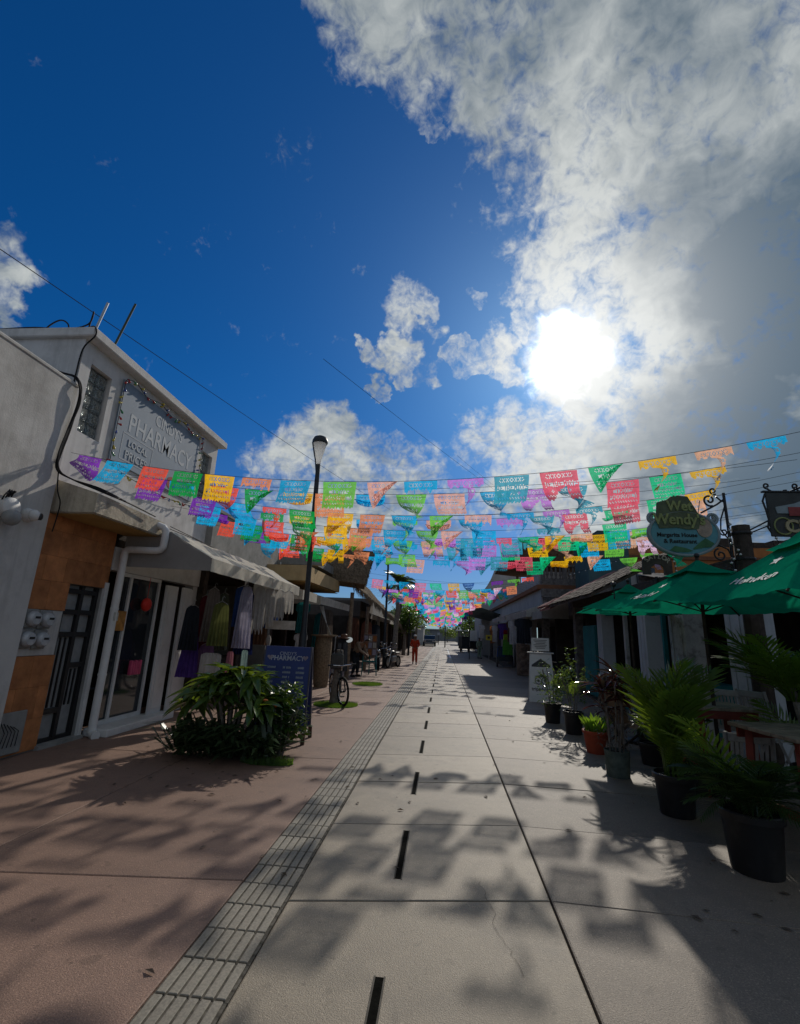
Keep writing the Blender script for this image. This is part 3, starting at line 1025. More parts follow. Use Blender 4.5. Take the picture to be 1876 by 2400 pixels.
b.build('lettering', letw, t)
# a small drawn pharmacist's bottle in red and white
b = MB()
b.prism([(1.74 + 0.14 * math.cos(a) * 1.0, 0.16 + 0.12 * math.sin(a)) for a in [2 * PI * k / 16 for k in range(16)]], 0.004, P)
b.build('emblem', mat('sign_red', (0.34, 0.06, 0.05), var=0.1), t)
lc = [mat('bulb_red', (0.35, 0.02, 0.02), rough=0.2, spec=0.6, var=0.1), mat('bulb_blue', (0.03, 0.07, 0.30), rough=0.2, spec=0.6, var=0.1),
      mat('bulb_yellow', (0.45, 0.36, 0.04), rough=0.2, spec=0.6, var=0.1), mat('bulb_green', (0.03, 0.20, 0.08), rough=0.2, spec=0.6, var=0.1)]
t = thing('light_string', 'string of small coloured bulbs framing the grey pharmacy sign', 'string lights', (-5.33, 6.66, 4.15))
path = []
for k in range(12):
    path.append((0.0, 0.02, 0.05 + k * 0.125))
for k in range(23):
    path.append((0.02 * math.sin(k), 0.05 + k * 0.115, 1.50 + 0.03 * math.sin(k * 0.9)))
for k in range(9):
    path.append((0.0, 2.66, 1.46 - k * 0.13))
for k in range(24):
    path.append((0.02, 2.64 - k * 0.115, -0.02 - 0.10 * math.sin(PI * k / 24)))
MB().tube(path, 0.006, 5).build('wire', rubber, t)
bm = MB()
bm.lathe([(0.009, 0.0), (0.012, 0.02), (0.011, 0.022)], 8)
bm.lathe([(0.011, 0.022), (0.021, 0.045), (0.018, 0.062), (0.004, 0.072)], 8)
bme = mesh_of('bulb', bm.v, bm.f, True)
for k, p in enumerate(path[::1]):
    if k % 1 == 0:
        share('bulb', bme, lc[(k * 7 + k // 3) % 4], t, (p[0] + 0.012, p[1], p[2]), (rnd.uniform(1.6, 4.2), rnd.uniform(0.2, 1.2), rnd.uniform(0, 6)))

# awning over the pharmacy shop front
t = thing('shop_awning', 'long cream canvas awning over the clothes rail, beside the drainpipe', 'awning', (-5.38, 7.45, 2.6))
xf = 1.58
ln = 4.95
b = MB()
b.grid(lambda u, v: (0.02 + (xf - 0.02) * u, ln * v, (0.55 + 0.06 * u / 0.5 if u < 0.5 else 0.61 - 0.43 * (u - 0.5) / 0.5) - 0.025 * abs(math.sin(u * 2 * PI)) * (1 + 0.8 * math.cos(v * 14)) + 0.01 * math.sin(v * 37) * u * (1 - u) * 4), 10, 40)
b.build('top_sheet', canvas, t, smooth=True)
b = MB()
b.grid(lambda u, v: (xf + 0.012 * math.sin(u * 60) * v, ln * u, 0.18 - 0.22 * v), 60, 3)
b.build('valance', canvas, t, smooth=True)
b = MB()
b.add([(0.02, 0.001, 0.0), (xf, 0.001, -0.03), (xf, 0.001, 0.175), (0.80, 0.001, 0.60), (0.02, 0.001, 0.545)], [(0, 1, 2, 3, 4)])
b.build('side_cheek', canvasg, t)
b = MB()
for y in (0.02, 1.65, 3.3, ln - 0.03):
    b.tube([(0.05, y, 0.52), (0.80, y, 0.57), (xf - 0.01, y, 0.14), (xf - 0.01, y, 0.02)], 0.014, 6)
b.tube([(xf - 0.015, 0.02, 0.165), (xf - 0.015, ln - 0.03, 0.165)], 0.014, 6)
b.build('frame', steel, t)
t = thing('small_awning', 'short cream awning end just beyond the near lamp post', 'awning', (-5.2, 12.75, 2.55))
b = MB()
b.grid(lambda u, v: (1.40 * u, 1.5 * v, 0.50 - 0.30 * u), 6, 8)
b.grid(lambda u, v: (1.40, 1.5 * u, 0.20 - 0.26 * v), 8, 2)
b.add([(0, 0, 0.0), (1.4, 0, -0.06), (1.4, 0, 0.2), (0, 0, 0.5)], [(0, 1, 2, 3)])
b.build('canvas', canvas, t)

# grey shop building behind the awning
T0 = Vector((-5.25, 12, 0))
t = thing('grey_shop_building', 'plain grey rendered shop block above the cream awning', 'building', T0)
L(-9.4, -5.25, 10.135, 14.55, 3.14, 4.28, 'wall', greyp)
L(-9.42, -5.22, 10.14, 14.58, 4.281, 4.35, 'coping', greyp)
L(-9.39, -5.3, 10.15, 14.5, 2.92, 3.139, 'ceiling', inner)
L(-5.5, -5.27, 10.14, 10.3, 0, 2.919, 'pillar', dwood)
L(-5.5, -5.27, 12.3, 12.5, 0, 2.919, 'pillar', dwood)
L(-9.6, -9.45, 12.61, 30.0, 0, 3.3, 'filler_wall', inner)  # filler wall, added to block the strip of sky between the shops
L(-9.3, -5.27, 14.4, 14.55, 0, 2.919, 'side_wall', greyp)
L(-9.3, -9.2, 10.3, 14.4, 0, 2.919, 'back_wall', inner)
L(-6.3, -5.8, 10.5, 14.2, 0.0, 0.9, 'counter', dwood)
# wires lying on its wall
t = thing('wall_cable', 'white and black cables looping across the grey block above the awning', 'cable', (-5.2, 11, 3.3))
for k, m_ in enumerate((rubber, rubber, pvc)):
    if k < 2:
        cable(smooth_path([(0, -2.6, 0.15 + 0.05 * k), (0.02, -1.2, 0.12), (0.02, 0.4, 0.02 - 0.05 * k), (0.02, 1.8, -0.15), (0.03, 3.2, 0.05)]), 0.008).build('cable', m_, t)
    else:
        cable(smooth_path([(0.03, 2.5, -0.25), (0.1, 3.0, -0.1), (0.08, 3.5, 0.15), (0.03, 3.62, 0.45)]), 0.014).build('cable', m_, t)

# flat roofed tan building
T0 = Vector((-5.4, 16, 0))
t = thing('tan_canopy_building', 'flat roofed building with a tan concrete canopy past the lamp post', 'building', T0)
L(-9.5, -3.85, 15.0, 15.18, 3.74, 4.10, 'parapet', greyp)
L(-9.5, -4.2, 15.181, 18.3, 3.78, 4.06, 'roof', greyp)
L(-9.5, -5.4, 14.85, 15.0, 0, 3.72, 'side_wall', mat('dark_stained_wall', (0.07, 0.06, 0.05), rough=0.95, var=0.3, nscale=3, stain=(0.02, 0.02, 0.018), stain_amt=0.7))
MB().hexa([(0, -2.3, 3.10), (1.40, -2.3, 3.10), (1.4, 2.2, 3.14), (0, 2.2, 3.14), (0, -2.3, 3.55), (1.40, -2.3, 3.55), (1.4, 2.2, 3.56), (0, 2.2, 3.56)]).build('canopy', tanp, t)
L(-5.38, -4.05, 13.75, 18.15, 3.088, 3.099, 'soffit', mat('ochre_soffit_dark', (0.36, 0.21, 0.06), var=0.1))
L(-9.4, -5.5, 15.1, 18.2, 2.95, 3.05, 'ceiling', inner)
L(-9.4, -9.3, 15.0, 18.2, 0, 2.949, 'back_wall', inner)
for y in (15.1, 16.6, 18.0):
    L(-5.62, -5.45, y, y + 0.2, 0, 2.949, 'pillar', dwood)
t = thing('white_awning', 'white edged canvas awning under the tan canopy', 'awning', (-5.2, 14.9, 2.5))
b = MB()
b.grid(lambda u, v: (1.35 * u, 5.0 * v, 0.55 - 0.30 * u), 6, 10)
b.grid(lambda u, v: (1.35, 5.0 * u, 0.25 - 0.25 * v), 20, 2)
b.add([(0, 0, 0.0), (1.35, 0, -0.02), (1.35, 0, 0.25), (0, 0, 0.55)], [(0, 1, 2, 3)])
b.build('canvas', canvas, t)

# palm thatch palapa with a steep gable, its eave sweeping down the street
T0 = Vector((-4.6, 19, 0))
t = thing('palapa', 'big dark palm thatch roof with a tilted gable over the left shops', 'thatched roof', T0)
b = MB()


def pal(u, v):
    # u across the roof (ridge -> eave), v along the street
    y = 18.0 + 15.5 * v
    xr, zr = -5.3, 4.75 + 1.1 * math.sin(PI * min(1, v * 1.2)) * 0.3
    xe, ze = -3.45 + 0.55 * v, 3.50 - 1.15 * v
    x = xr + (xe - xr) * u
    z = zr + (ze - zr) * u + 0.32 * (u ** 2 - u) - 0.06 * rnd.random()
    return (x - T0.x + rnd.uniform(-0.04, 0.04), y - T0.y, z)


b.grid(pal, 14, 70)
b.build('roof_slope', thatch, t)
b = MB()
# raked gable end facing up the street
gp = [(-4.95, 3.75), (-3.95, 3.55), (-2.95, 3.45), (-2.66, 4.70), (-3.6, 4.76), (-4.40, 4.72)]
for kx in range(1):
    vs = [(x - T0.x, 17.9 - T0.y - 0.1 * (z - 3.4), z) for x, z in gp] + [(x - 0.2 - T0.x, 18.9 - T0.y, z - 0.1) for x, z in gp]
    n = len(gp)
    b.add(vs, [tuple(range(n)), tuple(range(n, 2 * n))[::-1]] + [(i, n + i, n + (i + 1) % n, (i + 1) % n) for i in range(n)])
b.build('gable', thatch, t)
fr_ = MB()
for k in range(900):
    # loose fronds along the lower and right edges
    if k < 700:
        v = rnd.random()
        p = pal(1.0, v)
        d = (rnd.uniform(0.0, 0.12), rnd.uniform(-0.05, 0.05), -rnd.uniform(0.12, 0.4))
    else:
        s_ = rnd.random()
        p = (-2.95 + 0.29 * s_ - T0.x, 17.85 - T0.y, 3.45 + 1.25 * s_)
        d = (rnd.uniform(0.01, 0.07), rnd.uniform(-0.05, 0.03), -rnd.uniform(0.05, 0.18))
    w_ = rnd.uniform(0.006, 0.02)
    fr_.add([(p[0] - w_, p[1], p[2]), (p[0] + w_, p[1] + w_, p[2]), (p[0] + d[0], p[1] + d[1], p[2] + d[2])], [(0, 1, 2)])
tag(fr_.build('loose_thatch', thatch, t), kind='stuff')
for y in (18.4, 22.5, 26.5, 30.5):
    q = MB().tube([(-3.55 - T0.x, y - T0.y, 0), (-3.52 - T0.x, y - T0.y, 3.2 - 0.075 * (y - 18))], [0.09, 0.075], 8)
    q.build('post', wood, t, smooth='auto')
L(-9, -5.2, 18.3, 18.45, 0, 3.6, 'side_wall', inner)
L(-8.0, -7.9, 18.46, 28.0, 0, 3.0, 'back_wall', inner)

# lean dark thatch fringe shops and far buildings on the left
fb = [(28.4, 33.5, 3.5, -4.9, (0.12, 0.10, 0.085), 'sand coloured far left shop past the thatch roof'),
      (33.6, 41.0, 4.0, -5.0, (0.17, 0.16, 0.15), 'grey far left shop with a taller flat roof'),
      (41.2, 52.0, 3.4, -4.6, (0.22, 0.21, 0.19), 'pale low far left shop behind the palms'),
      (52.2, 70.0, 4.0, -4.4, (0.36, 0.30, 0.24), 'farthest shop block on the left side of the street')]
for i, (y0, y1, h, xw, col, lb) in enumerate(fb):
    T0 = Vector((xw, (y0 + y1) / 2, 0))
    t = thing('shop_building', lb, 'building', T0, group='low shops down the left side')
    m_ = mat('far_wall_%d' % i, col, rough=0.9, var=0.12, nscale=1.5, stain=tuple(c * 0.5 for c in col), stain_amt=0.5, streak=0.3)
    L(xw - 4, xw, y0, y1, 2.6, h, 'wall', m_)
    L(xw - 4, xw - 3.9, y0, y1, 0, 2.599, 'back_wall', inner)
    L(xw - 3.899, xw - 0.26, y0, y0 + 0.12, 0, 2.599, 'side_wall', inner)
    L(xw - 3.899, xw - 0.26, y1 - 0.12, y1, 0, 2.599, 'side_wall', inner)
    n = int((y1 - y0) / 2.4)
    for k in range(n + 1):
        y = y0 + (y1 - y0 - 0.25) * k / n
        L(xw - 0.25, xw - 0.02, y, y + 0.25, 0, 2.599, 'pillar', dwood)
    b = MB()
    b.grid(lambda u, v: (0.01 + 1.3 * u, y0 - T0.y + 0.3 + (y1 - y0 - 0.6) * v, 2.95 - 0.4 * u), 3, 6)
    b.grid(lambda u, v: (1.31, y0 - T0.y + 0.3 + (y1 - y0 - 0.6) * u, 2.55 - 0.22 * v), 6, 1)
    b.build('awning', canvas if i % 2 else canvasg, t)
# ================================================================== right side
green = mat('parasol_green', (0.006, 0.26, 0.145), rough=1.0, spec=0.0, var=0.1, nscale=5, bump=0.2, bscale=320, bdist=0.001, trans=0.34)
colw = mat('column_paint', (0.46, 0.48, 0.50), rough=0.8, spec=0.2, var=0.08, nscale=3, bump=0.35, bscale=30, bdist=0.006,
           stain=(0.20, 0.20, 0.20), stain_amt=0.6, stain_scale=3, streak=0.4)
colo = mat('column_worn', (0.42, 0.41, 0.39), rough=0.9, spec=0.15, var=0.12, nscale=6, bump=0.5, bscale=22, bdist=0.012,
           stain=(0.06, 0.055, 0.05), stain_amt=0.9, stain_scale=5, streak=0.5)
teal = mat('teal_paint', (0.015, 0.16, 0.165), rough=0.7, spec=0.25, var=0.15, nscale=3, bump=0.2, bscale=20, stain=(0.01, 0.07, 0.08), stain_amt=0.5)
tealw = mat('teal_wall', (0.07, 0.12, 0.125), rough=0.9, spec=0.15, var=0.1, nscale=2, bump=0.2, stain=(0.03, 0.06, 0.065), stain_amt=0.5)
shingle = mat('brown_shingle', (0.085, 0.065, 0.055), rough=0.95, spec=0.1, var=0.35, nscale=6, bump=0.5, bscale=40, bdist=0.01, rand=0.2)
redtile = mat('red_clay_tile', (0.30, 0.13, 0.11), rough=0.85, spec=0.2, var=0.25, nscale=7, bump=0.3, stain=(0.10, 0.06, 0.055), stain_amt=0.6, stain_scale=4, rand=0.15)
orange = mat('orange_wall', (0.42, 0.17, 0.06), rough=0.9, spec=0.12, var=0.1, nscale=1.5, bump=0.2, stain=(0.22, 0.10, 0.05), stain_amt=0.5, streak=0.3)
ornbr = mat('brown_cornice', (0.22, 0.10, 0.055), rough=0.9, spec=0.12, var=0.15, nscale=2, stain=(0.1, 0.06, 0.04), stain_amt=0.5)
stone = mat('dark_coral_stone', (0.17, 0.15, 0.14), rough=0.95, spec=0.1, var=0.3, nscale=8, bump=0.8, bscale=26, bdist=0.02,
            stain=(0.05, 0.045, 0.04), stain_amt=0.7, stain_scale=3)
gwall = mat('grey_white_wall', (0.40, 0.385, 0.37), rough=0.9, spec=0.12, var=0.08, nscale=1.5, bump=0.2, stain=(0.22, 0.21, 0.2), stain_amt=0.5, streak=0.3)
oldwood = mat('tabletop_wood', (0.24, 0.185, 0.13), rough=0.75, spec=0.3, var=0.3, nscale=11, bump=0.3, bscale=50, bdist=0.004, rand=0.15)
redwood = mat('red_painted_wood', (0.20, 0.035, 0.02), rough=0.6, spec=0.35, var=0.2, nscale=6, bump=0.15, rand=0.1)
chairw = mat('grey_teak', (0.33, 0.32, 0.31), rough=0.8, spec=0.2, var=0.15, nscale=12, bump=0.2, rand=0.1)
glossy = mat('glass_bulb', (0.5, 0.5, 0.48), rough=0.06, spec=1.0, var=0.05, bump=0, metal=0.6)

# ---------------------------------------------------------------- restaurant with porch columns
T0 = Vector((4.5, 12, 0))
t = thing('restaurant_building', 'dark open restaurant with white columns and brown shingle roof behind the green parasols', 'restaurant', T0)
for (y0, y1, x1, m_, nm) in ((7.74, 8.24, 4.94, colw, 'column'), (9.58, 10.2, 4.9, colo, 'column'), (11.34, 11.78, 4.85, colw, 'column'), (14.35, 14.75, 4.85, colw, 'column')):
    c_ = L(4.5, x1, y0, y1, 0.0, 2.80, nm, m_, bev=0.012)
    b = MB()
    b.box(4.488 - T0.x, 4.4995 - T0.x, y0 - T0.y + 0.09, y0 - T0.y + 0.16, 0.5, 2.45, bev=0.004)
    b.box(4.488 - T0.x, 4.4995 - T0.x, y1 - T0.y - 0.16, y1 - T0.y - 0.09, 0.5, 2.45, bev=0.004)
    b.build('moulding', m_, c_)
    MB().box(4.46 - T0.x, x1 + 0.03 - T0.x, y0 - T0.y - 0.03, y1 - T0.y + 0.03, 2.50, 2.62, bev=0.01).build('capital', m_, c_)
L(4.4, 4.8, 7.7, 16.9, 2.801, 2.98, 'beam', dwood)
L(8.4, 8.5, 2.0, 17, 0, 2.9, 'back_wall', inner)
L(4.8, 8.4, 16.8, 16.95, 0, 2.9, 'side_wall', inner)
L(4.4, 8.4, 7.7, 17, 2.985, 3.02, 'ceiling', dwood)
L(4.9, 6.0, 10.5, 14.2, 0.0, 0.95, 'bar_counter', teal)
sh = L(4.58, 4.63, 15.15, 16.45, 0.12, 2.18, 'shutter', teal)
b = MB()
for k in range(9):
    b.box(-0.012, 0.0795 - 0.0805, 15.2 - 12 + k * 0.138, 15.2 - 12 + k * 0.138 + 0.118, 0.16, 2.12, bev=0.003)
b.M = None
q = MB()
for k in range(9):
    y = 15.2 - 12 + k * 0.138
    MB().box(0.055, 0.079, y, y + 0.118, 0.16, 2.14, bev=0.004).build('board', teal, sh)
for (y0, y1) in ((10.3, 11.3), (11.85, 14.3)):
    L(4.62, 4.70, y0, y1, 0.82, 0.92, 'rail', colw)
    L(4.62, 4.70, y0, y1, 2.42, 2.50, 'window_head', teal)
L(4.62, 4.70, 12.9, 13.02, 0.0, 2.419, 'window_post', colo)
L(4.62, 4.70, 10.75, 10.82, 0.0, 2.419, 'window_post', teal)
# roof: eave to ridge, shingled in courses
ex, ez, rx_, rz_ = 3.62, 2.86, 6.15, 4.17
sl = MB()
sl.hexa([(ex - T0.x, 12.2 - T0.y, ez - 0.09), (rx_ - T0.x, 12.2 - T0.y, rz_ - 0.09), (rx_ - T0.x, 16.99 - T0.y, rz_ - 0.09), (ex - T0.x, 16.99 - T0.y, ez - 0.09),
         (ex - T0.x, 12.2 - T0.y, ez - 0.02), (rx_ - T0.x, 12.2 - T0.y, rz_ - 0.02), (rx_ - T0.x, 16.99 - T0.y, rz_ - 0.02), (ex - T0.x, 16.99 - T0.y, ez - 0.02)])
rf = sl.build('roof', shingle, t)
N_ = 17
ang_ = math.atan2(rz_ - ez, rx_ - ex)
sme = []
for q_ in range(6):
    b = MB()
    for k in range(5):
        y = k * 0.33 + rnd.uniform(-0.03, 0.03)
        w_ = 0.32 + rnd.uniform(-0.03, 0.03)
        h_ = rnd.uniform(0.0, 0.02)
        b.box(-rnd.uniform(0.0, 0.05), 0.20, y, y + w_, h_, h_ + 0.018)
    sme.append(mesh_of('shingle', b.v, b.f))
for i in range(N_):
    f_ = i / N_
    for j in range(3):
        share('shingle_course', sme[(i * 3 + j) % 6], shingle, rf, (ex - T0.x + (rx_ - ex) * f_, 12.2 - T0.y + j * 1.6, ez - 0.01 + (rz_ - ez) * f_), (0, -ang_, 0))
# broken red clay tiles along the far verge
T0 = Vector((4.6, 17.6, 0))
t = thing('tiled_shop_roof', 'narrow shop with a slope of weathered red clay tiles next to the brown roof', 'building', T0)
L(4.75, 8, 17.0, 21.9, 2.6, 3.2, 'wall', stone)
L(7.9, 8, 17.0, 21.9, 0, 2.599, 'back_wall', inner)
L(4.9, 7.89, 21.75, 21.89, 0, 2.599, 'side_wall', inner)
L(4.5, 4.75, 17.05, 17.35, 0, 3.0, 'pillar', stone)
rb = MB()
rb.hexa([(3.66 - T0.x, 17.05 - T0.y, 2.72), (6.3 - T0.x, 17.05 - T0.y, 4.05), (6.3 - T0.x, 18.8 - T0.y, 4.05), (3.66 - T0.x, 18.8 - T0.y, 2.72),
         (3.66 - T0.x, 17.05 - T0.y, 2.79), (6.3 - T0.x, 17.05 - T0.y, 4.12), (6.3 - T0.x, 18.8 - T0.y, 4.12), (3.66 - T0.x, 18.8 - T0.y, 2.79)])
rf = rb.build('roof', redtile, t)
b = MB()
b.grid(lambda u, v: (-0.02 + 0.36 * u, 0.095 * math.cos(PI * (1 - v)), 0.07 * math.sin(PI * v) + 0.02 * u), 2, 6)
tl_ = mesh_of('roof_tile', b.v, b.f, True)
for i in range(9):
    for j in range(8):
        f_ = i / 9
        share('roof_tile', tl_, redtile, rf, (3.60 - T0.x + 2.64 * f_ + rnd.uniform(-0.03, 0.03), 17.12 - T0.y + j * 0.2 + rnd.uniform(-0.02, 0.02), 2.80 + 1.33 * f_ + rnd.uniform(0, 0.02)),
              (rnd.uniform(-0.05, 0.05), -math.atan2(1.33, 2.64), rnd.uniform(-0.06, 0.06)))

# teal upper house, orange house behind
T0 = Vector((5.9, 20, 0))
t = thing('teal_building', 'dark teal stepped house wall rising above the brown shingle roof', 'building', T0)
b = MB()
b.prism([(0.0, 2.9), (1.65, 2.9), (1.65, 5.5), (1.5, 5.5), (1.5, 5.95), (0.95, 5.95), (0.95, 6.2), (0.45, 6.2), (0.35, 5.3), (0.0, 5.2)], 1.9, lambda u, v, w: (u, w, v))
b.build('wall', tealw, t)
L(5.9, 7.55, 21.9, 22.0, 0, 6.0, 'back_wall', tealw)
L(6.2, 6.75, 19.985, 19.999, 3.6, 3.9, 'sill_band', stone)
T0 = Vector((8.4, 23, 0))
t = thing('orange_building', 'orange walled house with a dark roof behind the hanging signs', 'building', T0)
L(8.4, 17, 23.0, 28, 0, 5.55, 'wall', orange)
L(8.3, 17.1, 22.9, 28.1, 5.551, 5.72, 'band', ornbr)
L(8.4, 17, 23.05, 28, 5.721, 6.2, 'upper_wall', orange)
b = MB()
for k in range(9):
    x = 4.2 + k * 0.9
    h_ = 0.2 + 0.35 * rnd.random() + (0.3 if k > 3 else 0)
    b.box(x, x + 0.88, 0.2, 3.0, 6.201 if False else 6.202, 6.2 + h_)
b.build('roof_clutter', dwood, t)
L(8.9, 9.7, 22.8, 22.895, 4.4, 5.1, 'window', dglass)
T0 = Vector((7.6, 18, 0))
t = thing('tin_roof_shed', 'grey corrugated tin roof low behind the hanging signs', 'shed', T0)
b = MB()
b.grid(lambda u, v: (0.02 + 6 * u, 0.0 + 2.2 * v, 4.05 + 0.45 * v + 0.02 * math.sin(u * 260)), 160, 2)
b.build('roof', mat('tin_roof', (0.16, 0.155, 0.15), rough=0.9, spec=0.1, metal=0.0, var=0.3, nscale=2, stain=(0.10, 0.07, 0.05), stain_amt=0.6), t)
L(7.7, 13.5, 19.6, 19.7, 0, 4.3, 'wall', stone)
for x in (7.7, 10.5, 13.4):
    L(x, x + 0.1, 18.05, 18.15, 0, 4.0, 'post', dwood)

# long corniced building
T0 = Vector((4.45, 34, 0))
t = thing('cornice_building', 'long right side building with a brown cornice and stone balustrade end', 'building', T0)
L(4.45, 9, 22.3, 47, 2.75, 3.92, 'wall', gwall)
L(4.25, 9, 22.2, 47.1, 3.921, 4.12, 'cornice', ornbr)
L(4.45, 9, 22.9, 47, 4.121, 4.80, 'parapet', gwall)
L(8.9, 9, 22.3, 47, 0, 2.749, 'back_wall', inner)
for k in range(9):
    y = 22.35 + k * 3.05
    L(4.47, 4.77, y, y + 0.3, 0, 2.749, 'pillar', stone if k % 2 == 0 else gwall)
bl = L(4.46, 6.6, 22.3, 22.5, 4.13, 4.42, 'balustrade', stone)
L(4.43, 6.63, 22.27, 22.53, 4.98, 5.06, 'balustrade_rail', stone, bl)
bl2 = MB()
bl2.lathe([(0.05, 0), (0.06, 0.03), (0.035, 0.06), (0.075, 0.2), (0.04, 0.42), (0.055, 0.5), (0.055, 0.555)], 8)
bme2 = mesh_of('baluster', bl2.v, bl2.f, True)
for k in range(11):
    if k in (0, 5, 10):
        x = 4.47 - T0.x + k * 0.195
        MB().box(x, x + 0.18, 22.31 - T0.y, 22.49 - T0.y, 4.421, 4.979).build('balustrade_pier', stone, bl)
    else:
        share('baluster', bme2, stone, bl, (4.56 - T0.x + k * 0.195, 22.4 - T0.y, 4.422))
L(4.4, 6.6, 22.1, 22.195, 3.55, 3.93, 'corbel', stone)
L(4.5, 6.6, 22.15, 22.298, 2.75, 3.549, 'end_wall', stone)
T0 = Vector((4.3, 29, 4.8))
t = thing('rooftop_palapa', 'dark brown thatched shelter standing on the corniced roof terrace', 'thatched roof', T0)
b = MB()
pr = [(3.35, 5.75), (3.45, 6.0), (4.1, 7.0), (5.4, 7.25), (7.6, 7.1), (8.6, 5.9), (8.5, 5.7), (5.0, 5.6)]
b.prism([(x - T0.x, z - T0.z) for x, z in pr], 5.0, lambda u, v, w: (u, -2.2 + w, v))
b.build('roof', mat('brown_thatch', (0.13, 0.075, 0.045), rough=0.97, spec=0.05, var=0.35, nscale=8, bump=0.9, bscale=50, bdist=0.02), t)
for x in (4.7, 8.2):
    for y in (27.2, 31):
        MB().tube([(x - T0.x, y - T0.y, 0.0), (x - T0.x, y - T0.y, 1.0)], 0.08, 8).build('post', wood, t)
T0 = Vector((4.45, 48, 0))
t = thing('mission_gable_building', 'grey white building with a curved mission style gable far down the right', 'building', T0)
gp = [(-0.7, 0), (-0.7, 5.9), (-0.45, 6.2), (-0.1, 6.7), (0.25, 7.3), (0.50, 7.9), (0.62, 8.25), (0.8, 8.5), (1.4, 8.6), (1.9, 8.5), (2.3, 8.2), (2.7, 7.9), (3.2, 7.85), (3.2, 0)]
MB().prism(gp, 0.35, lambda u, v, w: (u, w, v)).build('gable', gwall, t)
L(4.0, 9, 48.36, 62, 0, 6.0, 'wall', gwall)
L(4.9, 5.6, 47.96, 47.995, 1.0, 2.3, 'window', dglass)

# awnings on the right
def awning(name, label, x0, x1, y0, y1, zf, zb, val, m_, cheek=True):
    t = thing(name, label, 'awning', (x1, y0, zf), group='awnings along the right side shops')
    ln = y1 - y0
    pr_ = x1 - x0
    b = MB()
    b.grid(lambda u, v: (-pr_ * u, ln * v, (zb - zf) * (1 - u) - 0.03 * math.sin(PI * u) + 0.01 * math.sin(v * 23)), 8, max(6, int(ln * 2)))
    b.build('top_sheet', m_, t, smooth=True)
    b = MB()
    b.grid(lambda u, v: (-pr_ - 0.004 + 0.012 * math.sin(u * ln * 9) * v, ln * u, -val * v), max(12, int(ln * 4)), 2)
    b.build('valance', m_, t, smooth=True)
    if cheek:
        MB().add([(0, 0.0, -val), (-pr_, 0.0, -val), (-pr_, 0.0, -0.005), (0, 0.0, zb - zf - 0.005)], [(3, 2, 1, 0)]).build('side_cheek', m_, t)
    MB().tube([(-pr_ + 0.01, 0.02, -0.02), (-pr_ + 0.01, ln - 0.02, -0.02)], 0.016, 6).build('frame', steel, t)
    return t


rgrey = mat('grey_awning_cloth', (0.34, 0.33, 0.31), rough=0.9, spec=0.1, var=0.12, nscale=3, bump=0.2, bscale=200, bdist=0.002, stain=(0.18, 0.17, 0.16), stain_amt=0.6, streak=0.3, trans=0.12)
awning('shop_awning', 'short grey awning with a pale front edge, beside the tiled roof', 3.75, 4.75, 18.9, 21.2, 2.78, 3.15, 0.30, rgrey)
awning('shop_awning', 'long grey awning over the hanging shirts on the right side', 3.5, 4.44, 20.9, 27.5, 2.88, 3.25, 0.28, rgrey)
awning('shop_awning', 'grey awning farther down, its lower end under the brown cornice', 3.45, 4.44, 27.7, 34.5, 2.92, 3.25, 0.25, rgrey)
dk = mat('dark_tarp', (0.045, 0.06, 0.065), rough=0.8, spec=0.2, var=0.2, nscale=2, bump=0.2, trans=0.1)
t = thing('tarp_canopy', 'dark blue grey tarpaulin canopy stretched over the far right stalls', 'canopy', (3.0, 44, 0))
b = MB()
b.grid(lambda u, v: (-1.0 + 2.6 * u, -6 + 14 * v, 3.9 - 0.5 * u - 0.25 * math.sin(PI * v) + 0.6 * (1 - u) * (1 - v) * 0.5), 10, 14)
b.build('sheet', dk, t, smooth=True)
for (x, y, h) in ((-0.95, -5.9, 4.1), (-0.95, 7.9, 3.85), (1.3, -5.9, 3.5), (1.3, 7.9, 3.4)):
    MB().tube([(x, y, 0), (x, y, h)], 0.03, 6).build('pole', black, t)

# ---------------------------------------------------------------- parasols
starm = mat('parasol_print', (0.62, 0.66, 0.62), rough=0.8, spec=0.2, var=0.05, bump=0)


